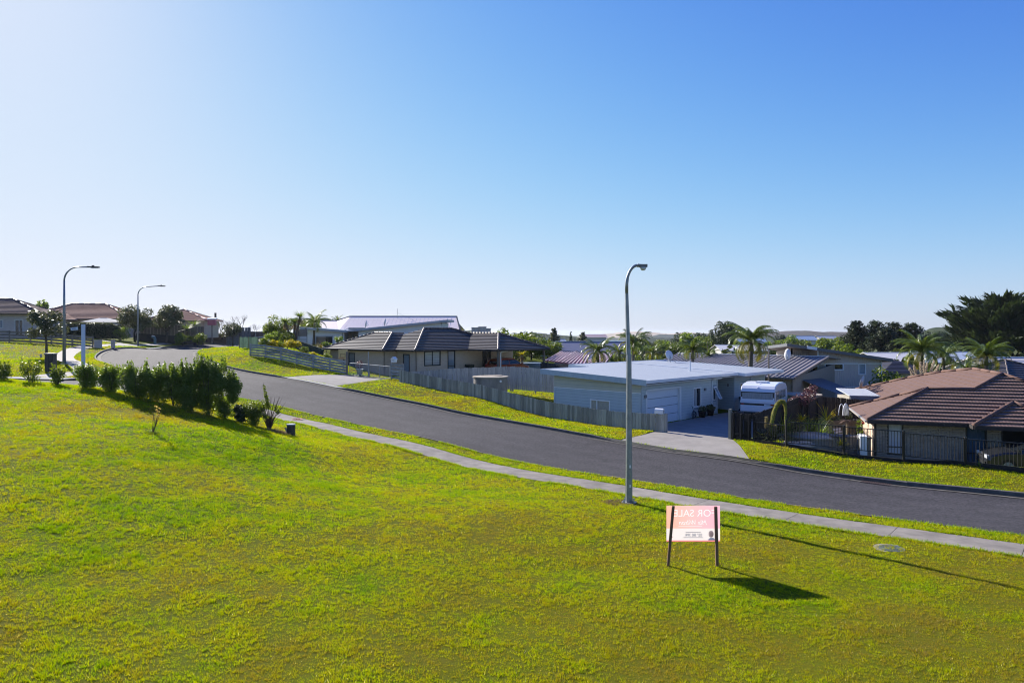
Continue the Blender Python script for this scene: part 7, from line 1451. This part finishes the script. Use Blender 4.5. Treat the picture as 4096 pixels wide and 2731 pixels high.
# beyond the carport and behind the blue house
for k, (u, v, y, s, ky, lb) in enumerate(((2040,1440,78,1.4,'bush','leafy bush under the left of the carport roof'), (2125,1442,80,1.3,'bush','leafy bush right of centre under the carport roof'), (2075,1460,76,1.0,'shrub','flowering shrub beside the orange car bonnet'), (2190,1430,79,1.1,'bush','dark bush between the carport post and the red roof'), (2450,1430,80,1.2,'bush','bush behind the near lamp pole'), (2660,1430,84,1.4,'bush','bush below the roof dish'), (2575,1425,86,1.3,'bush','bush at the foot of the upright palm'), (2720,1425,82,1.3,'bush','bush left of the tall pale frond'), (2905,1415,85,1.0,'bush','bush at the end of the ribbed roof'))): put_tree('bush',ky,u,v,y,s,lb,'shrub',sz=s*.8)
q = at(3065,1420,66); t = thing('brown_bush', (q.x,66,G(q.x,66)), 0, 'brownish twiggy bush beside the largest palm trunk', 'shrub'); link('leaves', foliage('leaves', [(0,0,2.6,1.3,1.2,.9),(1.2,0,2.8,1.1,1,.7),(-.9,0,2.2,.8,.8,.6)], 1500, .2, mat('leaf_brown', (.07,.05,.035), .7, .2, (.11,.085,.05), 2, attr='rnd', transl=.2), 9), t); MB().tube([(0,0,0),(0,0,2.4)], .07, 6).build('stem', M_bark, t)
# tree belt: individuals
BELT = [(2165,1395,170,1.0,'belt_d'),(2235,1395,160,.9,'belt_b'),(2300,1392,180,.7,'belt_d'),(2050,1380,150,.8,'belt_a'),(2330,1395,150,.6,'belt_d'),(2640,1390,170,.8,'belt_a'),(2680,1392,150,.85,'belt_b'),(2725,1390,165,.9,'belt_c'),(2775,1395,160,1.05,'belt_a'),(2815,1395,170,.9,'belt_c'),(2860,1392,165,1.1,'belt_b'),(2895,1395,160,1.15,'belt_c'),(2930,1395,175,1.0,'belt_a'),(2600,1395,140,.7,'belt_d'),(2560,1395,160,.8,'belt_a'),(2490,1400,140,.6,'belt_d'),(2960,1395,150,.8,'belt_b'),(3050,1390,190,.8,'belt_a'),(3100,1385,230,.9,'belt_d'),(3150,1385,260,1.1,'belt_a'),(3120,1375,330,1.0,'belt_c'),(3200,1380,280,1.0,'belt_b'),(3255,1375,320,1.1,'belt_d'),(3310,1372,330,1.0,'belt_a'),(3350,1372,360,1.2,'belt_b'),(3690,1400,200,.9,'belt_a'),(3740,1400,210,1.0,'belt_c'),(3780,1400,190,.9,'belt_b'),(3830,1410,160,.8,'belt_a'),(3180,1372,380,1.2,'belt_a'),(2760,1372,340,1.0,'belt_d'),(2650,1372,300,1.0,'belt_b')]
LBL = {'belt_a':'dark green rounded tree in the belt below the far hills','belt_b':'mid green spreading tree in the belt below the far hills','belt_c':'tall near black tree in the belt below the far hills','belt_d':'grey green open crowned tree in the belt below the far hills'}
for u, v, y, s, ky in BELT: put_tree('belt_tree', ky, u, v, y, s, LBL[ky], 'tree', 'trees of the belt: '+ky[-1])
for k, (u, y, s, lb) in enumerate(((3335,138,.95,'bright green rounded tree behind the tall grey house roof'), (3275,150,.85,'yellow green rounded tree left of the brightest one'), (3420,120,.7,'low bright green tree in front of the dark pines'), (3505,112,.45,'small round green tree below the dark pines'))): put_tree('bright_tree','bright',u,1400,y,s,lb,z=at(u,(1358,1372,1392,1425)[k],y).z-(5.6*s))
put_tree('garden_bush','bush',3565,1545,58,1.2,'bright green bush right of the tall grey house','shrub'); put_tree('garden_bush','bush',4010,1500,56,1.1,'dark bush at the right foot of the yellow green palm','shrub'); put_tree('garden_bush','shrub_d',3640,1520,55,1.5,'brownish bush between the dish and the pampas plumes','shrub'); put_tree('garden_bush','bush',3760,1505,60,1.1,'dark bush under the broad palm','shrub')
# cypress
q = at(2283,1395,150); t = thing('cypress_tree', (q.x,150,G(q.x,150)), 0, 'narrow dark cypress left of the dunes', 'tree'); hc = at(0,1336,150).z-G(q.x,150); link('crown', foliage('crown', [(0,0,hc*f,1.7*(1.05-f),1.7*(1.05-f),hc*.12) for f in np.linspace(.15,.95,9)], 2200, .5, M_leafd, 41, 2.2), t); MB().tube([(0,0,-.3),(0,0,hc*.6)], [.3,.1], 6).build('trunk', M_bark, t)
# dark pines and the macrocarpa: layered sweeping branches
def conifer(name, u, vb, vt, y, wpx, label, seed, nb=70, lift=.35, flat=.3, m=M_leafd, size=.55, top=.9, lowz=.12, sweep=False):
    q = at(u, vb, y); z0 = G(q.x, y); h = at(u, vt, y).z-z0; Rr = wpx/4/FPX*y/2; t = thing(name, (q.x,y,z0), 0, label, 'tree'); r = random.Random(seed); bl = []; mb = MB(); mb.tube([(0,0,-.4),(0,0,h*.5),(r.uniform(-.4,.4),0,h*.92)], [h*.035,h*.024,h*.006], 8)
    for k in range(nb):
        f = lowz+(1-lowz)*(k+.5)/nb; a = k*2.4+r.uniform(-.4,.4); prof = min(1, (1.08-f)*1.6)**.75*(.72+.28*min(1, f*4)); l = Rr*prof*r.uniform(.7,1.08); z = h*f*(.93 if f < .9 else .95)
        tip = Vector((l*math.cos(a), l*math.sin(a), z+l*lift*r.uniform(.5,1.3))); p0 = Vector((0,0,z*.96)); mb.tube([p0, (p0+tip)/2+Vector((0,0,-.04*l)), tip], [.10,.06,.02], 4)
        for j in range(5):
            g = .35+.65*j/4; c = p0+(tip-p0)*g; w = (.16+.05*r.random())*l*(1.15-.55*g)+.28; bl.append((c.x+r.uniform(-.2,.2)*w, c.y+r.uniform(-.2,.2)*w, c.z+.06*w, w, w, w*flat+.12))
    rng = np.random.default_rng(seed); P, Nn, Rv = blobpts(bl, nb*150, rng, .2); 
    if sweep:      # sprays swept outwards and up along the boughs
        d = np.c_[P[:,0], P[:,1], np.full(len(P), 0.0)]; d /= np.linalg.norm(d, axis=1)[:, None]+.3; d[:,2] = .55; d += rng.normal(0, .28, d.shape); d /= np.linalg.norm(d, axis=1)[:, None]; bb = np.cross(d, rng.normal(0, .35, d.shape)+np.array([0,0,1.0])); bb /= np.linalg.norm(bb, axis=1)[:, None]
        Ls = (size*rng.uniform(.6, 1.5, len(P)))[:, None]; V = np.stack([P-d*Ls*.5, P+bb*Ls*.13, P+d*Ls*.6, P-bb*Ls*.13], 1).reshape(-1, 3)
    else: V = leafquads(P, Nn*.3+np.array([0,0,1.0]), size, 2.6, rng, .55)
    link('crown', npmesh('crown', V, np.arange(len(V),dtype=np.int32).reshape(-1,4), m, {'rnd': np.clip(Rv+rng.uniform(0,.65,len(P)),0,1)}), t); mb.build('trunk', M_bark, t); return t
conifer('macrocarpa_tree', 4010,1430,1188,125,440,'huge dark layered macrocarpa at the right edge',5,150,.5,.2,M_leafd,1.5,lowz=.06,sweep=True)
for k, (u, vt, y, w, lb) in enumerate(((3425,1275,150,150,'leftmost slim pine of the dark pine group'),(3500,1278,148,190,'broad dark pine second from the left in the pine group'),(3575,1283,152,180,'dark pine third from the left in the pine group'),(3648,1284,150,160,'rightmost tall pine of the dark pine group'),(3540,1310,142,180,'lower dark pine in front of the pine group'))): conifer('pine_tree', u, 1425, vt, y, w, lb, 60+k, 80, .22, .6, M_leafd if k % 2 else mat('leaf_pine', (.020,.034,.012), .6, .3, (.05,.065,.02), 2, attr='rnd', transl=.15), .6)
for k, (u, vt, y, w, lb) in enumerate(((2215,1308,175,62,'open crowned gum tree left of the cypress'),(2330,1325,240,60,'bluish open crowned tree just right of the cypress'))): conifer('gum_tree', u, 1400, vt, y, w, lb, 80+k, 22, .5, .7, M_leafg, .6, lowz=.4)
# pampas plumes
q = at(3692,1520,54); t = thing('pampas_grass', (q.x,54,at(0,1530,54).z-1.4), 0, 'cluster of cream pampas plumes rising behind the brown roof', 'pampas grass'); rng = np.random.default_rng(3); M_plume = mat('plume_cream', (.66,.56,.43), .8, .2, (.55,.45,.33), 4, attr='rnd', transl=.35)
for k, (dx, h) in enumerate(((-.75,1.15),(-.5,1.35),(-.22,1.6),(.05,1.75),(.3,1.55),(.62,1.7),(.85,1.35))):
    bl = [(dx*(1+.1*j)+.04*math.sin(k), .1*math.sin(k*2), 1.4+h*(.55+.45*j/4)-.1, .09*(1.25-.22*abs(j-1.5)), .09, .2) for j in range(5)]; link('plume', foliage('plume', bl, 260, .14, M_plume, 90+k, 3.5, .1), t); MB().tube([(dx*.4,0,0),(dx,0,1.4+h*.6)], .012, 4).build('stalk', M_dry, t)
link('leaves', spiky(120, 1.9, .03, M_leafy, 5, 1.0, .9), t)
# ---------------------------------------------------------------- right hand garden plants
def agave():
    p = at(3100,1775,33.6); z0 = G(p.x,33.6); t = thing('agave', (p.x,33.6,z0), 0, 'agave with a tall arching yellow green flower spike', 'agave'); X_ = lambda u: at(u,0,33.6).x-p.x; Zz = lambda v: at(0,v,33.6).z-z0
    pts = [(3083,1755),(3086,1700),(3094,1655),(3106,1622),(3121,1606),(3134,1606),(3141,1622),(3143,1650),(3140,1690),(3136,1735)]; P = [Vector((X_(u),0,Zz(v))) for u, v in pts]; rr = [.06,.10,.115,.12,.115,.10,.085,.07,.05,.012]
    MB().tube(P, [r_*.7 for r_ in rr], 8).build('flower_stalk', mat('stalk_green', (.16,.20,.03), .6, .3), t, True); bl = []
    for i in range(len(P)-1):
        for j in range(4): c = P[i].lerp(P[i+1], j/4); w = rr[i]+(rr[i+1]-rr[i])*j/4; bl.append((c.x,c.y,c.z,w,w,w))
    link('florets', foliage('florets', bl, 4200, .05, mat('floret', (.20,.25,.02), .6, .2, (.46,.36,.10), 1.5, attr='rnd', transl=.4), 14, 3.0, .8), t)
    for dx, v in ((-.42,1672),(-.25,1700),(.02,1705)): link('dry_flower', foliage('dry_flower', [(dx,0,Zz(v)-k*.1,.09,.09,.09) for k in range(5)], 500, .07, mat('floret_dry', (.42,.34,.16), .8, .2, (.30,.24,.10), 3, attr='rnd', transl=.3), 15, 2.0, .3), t); MB().tube([(dx*.6,0,0),(dx,0,Zz(v)-.4)], .03, 5).build('stem', M_bark, t)
    link('rosette', spiky(60, .8, .12, M_leafg, 21, .6, .4, (0,0,.3)), t); link('rosette', spiky(40, .7, .11, M_leafg, 22, .6, .4, (-.5,.2,.35)), t)
agave()
q = at(3205,1640,38.8); t = thing('purple_shrub', (q.x,q.y,at(0,1665,38.8).z), 0, 'purple leaved shrub against the dark fence', 'shrub'); link('leaves', foliage('leaves', [(0,0,.9,.55,.5,.4),(.45,0,1.25,.45,.45,.4),(-.4,0,.8,.4,.4,.3),(.7,.1,1.55,.3,.3,.3)], 1100, .11, M_leafp, 7, 1.8, .3), t); MB().tube([(0,0,-.8),(.1,0,.9)], .05, 6).build('stem', M_bark, t)
for k, (u, v, y, L, n, m, lb) in enumerate(((3180,1725,37.8,1.5,220,M_leafg,'dark strappy clump behind the big tank lid'),(3240,1715,38.6,1.6,240,M_leaf,'large dark grassy clump left of the planter box'),(3135,1700,36.5,1.3,160,M_leafm,'green strappy clump behind the agave spike'),(3280,1720,39.2,1.3,160,M_leaf,'dark clump beside the planter box'),(3207,1668,37.6,.6,60,M_leafy,'bright yellow green yucca rosette above the dark clumps'),(3305,1668,40.5,1.2,40,M_leafy,'arching yellowish fern like plant in front of the back fence'),(3365,1765,34.4,.5,60,M_leafy,'small yellow green plant beside the big tank'),(3412,1758,36.5,.5,50,M_leafm,'small leafy plant left of the heat pump'))): clump('garden_clump', u, v, y, L, n, lb, m, .06, .8, .8, 'plant', None, k, z=at(u,v,y).z-(.2 if k > 3 else .5))
q = at(3388,1712,39.0); t = thing('dracaena', (q.x,q.y,at(0,1722,39).z-.9), 0, 'small bare stemmed dracaena with a drooping brownish head', 'plant'); hd = at(0,1682,39).z-at(0,1722,39).z+.9; MB().tube([(0,0,0),(0,0,hd)], .05, 6).build('stem', mat('stem_pale', (.42,.34,.22), .8, .2), t); link('leaf_head', spiky(50, .5, .04, mat('leaf_dryb', (.14,.09,.07), .7, .2, (.22,.15,.11), 2, attr='rnd', transl=.2), 4, .2, 1.1, (0,0,hd)), t)
q = at(3442,1690,38.2); t = thing('rose_bush', (q.x,q.y,G(q.x,q.y)), 0, 'climbing rose with red blooms at the cream wall corner', 'shrub'); zz = at(0,1680,38.2).z-G(q.x,q.y); link('leaves', foliage('leaves', [(0,0,zz*f,.22,.22,.3) for f in (.3,.5,.7,.9)], 380, .09, M_leaf, 6), t)
for dx, dz in ((.0,.05),(.05,-.12)): MB().lathe([(.01,zz+dz-.06),(.07,zz+dz-.03),(.075,zz+dz+.02),(.03,zz+dz+.05)], 8, (dx,-.2)).build('bloom', mat('rose_red', (.5,.02,.03), .6, .3), t, True)
put_tree('wall_shrub','shrub_d',3765,1870,34.9,.75,'dark shrub against the brick wall behind the metal fence','shrub',z=-6.95); put_tree('wall_shrub','shrub_d',3155,1600,46.5,1.1,'green shrub at the rear side of the caravan','shrub')
link('leaves', spiky(26, .35, .02, M_leafm, 3, .9, .4), thing('weed', (18.95,27.7,G(18.95,27.7)), 0, 'small weed tuft at the foot of a metal fence post', 'plant'))
# ---------------------------------------------------------------- distance: water, hills, far woods
M_sea = mat('estuary_water', (.05,.16,.24), .25, .5, (.04,.13,.20), .002, 3)
tag(MB().poly([(-700,2150,-33.2),(3200,2150,-33.2),(3200,3300,-33.2),(-700,3300,-33.2)]).build('water', M_sea), kind='structure')
def hills(name, prof, y0, depth, m, base, seed, back=None, rough=.6):
    """ridge: prof = (u, v) skyline survey readings at distance y0; front slope runs towards the camera"""
    us = np.linspace(prof[0][0], prof[-1][0], 110); vs = np.interp(us, [p[0] for p in prof], [p[1] for p in prof]); rng = np.random.default_rng(seed); rows = 10; V = []
    jit = np.convolve(rng.normal(0, 1, 130), np.ones(5)/5, 'valid')[:110]
    for r_ in range(rows+1):
        f = r_/rows; yy = y0-depth*(1-f)
        for k in range(110):
            z = -(vs[k]/4-333)/FPX*y0+jit[k]*rough*y0/1500; zz = base+(z-base)*(f**.8)+rng.normal(0, .35)*rough*(y0/1500)*(f < 1)*4; V.append(((us[k]/4-512)/FPX*y0, yy, zz if f > 0 else base-2))
    for k in range(110): V.append(((us[k]/4-512)/FPX*y0, y0+depth*.5, base-2))
    n = 110; F = [(r_*n+k, r_*n+k+1, (r_+1)*n+k+1, (r_+1)*n+k) for r_ in range(rows+1) for k in range(n-1)]
    me = npmesh(name, np.array(V), np.array(F), m, smooth=True); return tag(link(name, me), kind='structure')
M_bush = mat('far_bush', (.022,.036,.024), .95, .05, (.04,.052,.034), .035, 12, 1.2, .8, .05); M_dune = mat('dune_sand', (.55,.44,.32), .95, .1, (.40,.33,.24), .01, 8, 1.0); M_scrub = mat('far_scrub', (.10,.08,.07), .95, .05, (.05,.05,.042), .02, 10, 1.2)
M_bushn = mat('near_bush_hill', (.026,.042,.024), .95, .05, (.055,.068,.036), .08, 12, 1.3)
hills('dunes', [(2270,1352),(2330,1344),(2390,1338),(2440,1334),(2480,1329),(2510,1326),(2560,1326),(2620,1330),(2670,1335),(2700,1333),(2745,1328),(2790,1332),(2850,1333),(2920,1331),(2990,1336)], 3300, 160, M_dune, -31, 2, rough=.35)
hills('bush_ridge', [(2280,1352),(2340,1350),(2420,1352),(2500,1351),(2600,1347),(2640,1337),(2700,1337),(2760,1335),(2850,1334),(2930,1333),(3010,1330),(3080,1332)], 3080, 120, M_bush, -31, 3)
hills('scrub_hills', [(2930,1337),(2990,1330),(3050,1328),(3110,1326),(3165,1323),(3215,1322),(3250,1324),(3290,1328),(3330,1327),(3390,1328),(3470,1330),(3560,1330),(3650,1330)], 1800, 300, M_scrub, -31, 4)
hills('far_shore_woods', [(2560,1352),(2620,1350),(2700,1352),(2800,1350),(2900,1350),(3000,1348),(3100,1347),(3300,1345),(3500,1345)], 1300, 300, M_bush, -31, 5, rough=1.0)
hills('wooded_headland', [(2020,1362),(2060,1345),(2090,1337),(2130,1331),(2180,1334),(2230,1338),(2290,1345),(2340,1352),(2380,1360)], 900, 200, M_bushn, -27, 6, rough=1.0)
hills('headland', [(1780,1332),(1850,1322),(1900,1320),(1950,1326),(2000,1336),(2060,1350),(2100,1360)], 600, 120, M_bushn, -24, 7, rough=.8)
hills('wooded_hill_right', [(3640,1352),(3680,1336),(3715,1316),(3745,1309),(3780,1309),(3830,1313),(3900,1312),(4000,1316),(4200,1314),(4400,1320)], 620, 160, M_bushn, -24, 8, rough=1.0)
for k, (u0, u1, v0, v1, lb) in enumerate(((1886,1918,1311,1322,'left block of the flat roofed building on the headland'), (1914,1944,1308,1321,'taller block of the flat roofed building on the headland'), (1943,1962,1315,1323,'small end block of the building on the headland'))):
    a, b_ = at(u0,v1,585), at(u1,v0,585); t = thing('headland_building', (a.x,585,a.z-3), 0, lb, 'building'); MB().box(0,b_.x-a.x,0,8,0,b_.z-a.z+3).build('block', M_rend2, t); MB().box(-.4,b_.x-a.x+.4,-.4,8.4,b_.z-a.z+3,b_.z-a.z+3.4).build('roof', M_gyr, t)
    for j in range(2): MB().box((b_.x-a.x)*(.15+.42*j),(b_.x-a.x)*(.45+.42*j),-.1,.05,b_.z-a.z+.9,b_.z-a.z+2.3).build('window', M_glassb, t)
# far woods and garden greenery: one mass
rng = np.random.default_rng(77); Vs = []; Rs = []
def wood(n, x0, x1, y0, y1, s0, s1, q, keep=None):
    for _ in range(n):
        y = rng.uniform(y0, y1); x = rng.uniform(x0, x1)*y
        if keep and not keep(x/y*FPX, y): continue
        s = rng.uniform(s0, s1); z = G(x, y); bl = [(x+rng.normal(0,.5)*s, y+rng.normal(0,.5)*s, z+s*rng.uniform(.5,1.3), s*rng.uniform(.5,.85), s*.6, s*rng.uniform(.45,.75)) for k in range(4)]
        P, Nn, Rv = blobpts(bl, q, rng, .6); Vs.append(leafquads(P, Nn, s*.34, 1.4, rng)); Rs.append(np.clip(Rv+rng.uniform(0,.65,len(P)),0,1))
gapw = lambda u, y: not (84 < u < 116)
wood(220, .02, .75, 95, 260, 2.2, 3.8, 170, lambda u, y: y < 150 or gapw(u, y)); wood(330, .0, .75, 260, 700, 2.8, 4.6, 90, gapw); wood(300, .02, .75, 700, 1500, 3.2, 5.4, 50, gapw); wood(60, -.02, .2, 90, 170, 1.2, 2.2, 120); wood(50, -.3, .0, 120, 420, 2.0, 4.0, 80); wood(30, -.55, -.25, 170, 260, 1.5, 2.5, 80); wood(25, -.8, -.62, 130, 200, 2.0, 3.5, 80)
V = np.concatenate(Vs); me = npmesh('far_trees', V, np.arange(len(V),dtype=np.int32).reshape(-1,4), mat('leaf_far', (.030,.050,.016), .7, .2, (.075,.095,.03), .05, attr='rnd', transl=.2, tcol=(1.4,1.3,.6)), {'rnd': np.concatenate(Rs)}); tag(link('far_trees', me), 'distant mass of trees filling the low ground towards the hills', 'trees', kind='stuff'); print('far quads', len(V)//4)
# far house walls peeping out of the woods
me = MB().box(-5,5,-4,4,-2,2.6).data('wall', M_rend); mr = MB().prism([(-5.6,-4.6,2.5),(-5.6,4.6,2.5),(-5.6,0,4.4)], (11.2,0,0)).data('roof', M_wr); mr2 = MB().prism([(-5.6,-4.6,2.5),(-5.6,4.6,2.5),(-5.6,0,4.4)], (11.2,0,0)).data('roof', M_gyr)
for k in range(36):
    y = rng.uniform(240, 900); u = rng.uniform(20, 480); x = u/FPX*y; t = thing('distant_house', (x, y, G(x,y)+1.6), rng.uniform(0,3), 'tiny distant house half hidden in the far woods', 'house', 'distant houses in the far woods'); link('wall', me, t); link('roof', mr if k % 3 else mr2, t)
# ---------------------------------------------------------------- air
hz = MB().box(-9500, 9500, -2500, 9500, -45, 26).build('haze', None); tag(hz, kind='stuff'); m = bpy.data.materials.new('haze_air'); m.use_nodes = True; m.node_tree.nodes.clear()
ho = m.node_tree.nodes.new('ShaderNodeOutputMaterial'); hv = m.node_tree.nodes.new('ShaderNodeVolumePrincipled'); hv.inputs['Color'].default_value = (.80,.88,1,1); hv.inputs['Density'].default_value = .00007; hv.inputs['Anisotropy'].default_value = .35
m.node_tree.links.new(hv.outputs[0], ho.inputs['Volume']); hz.data.materials.append(m)
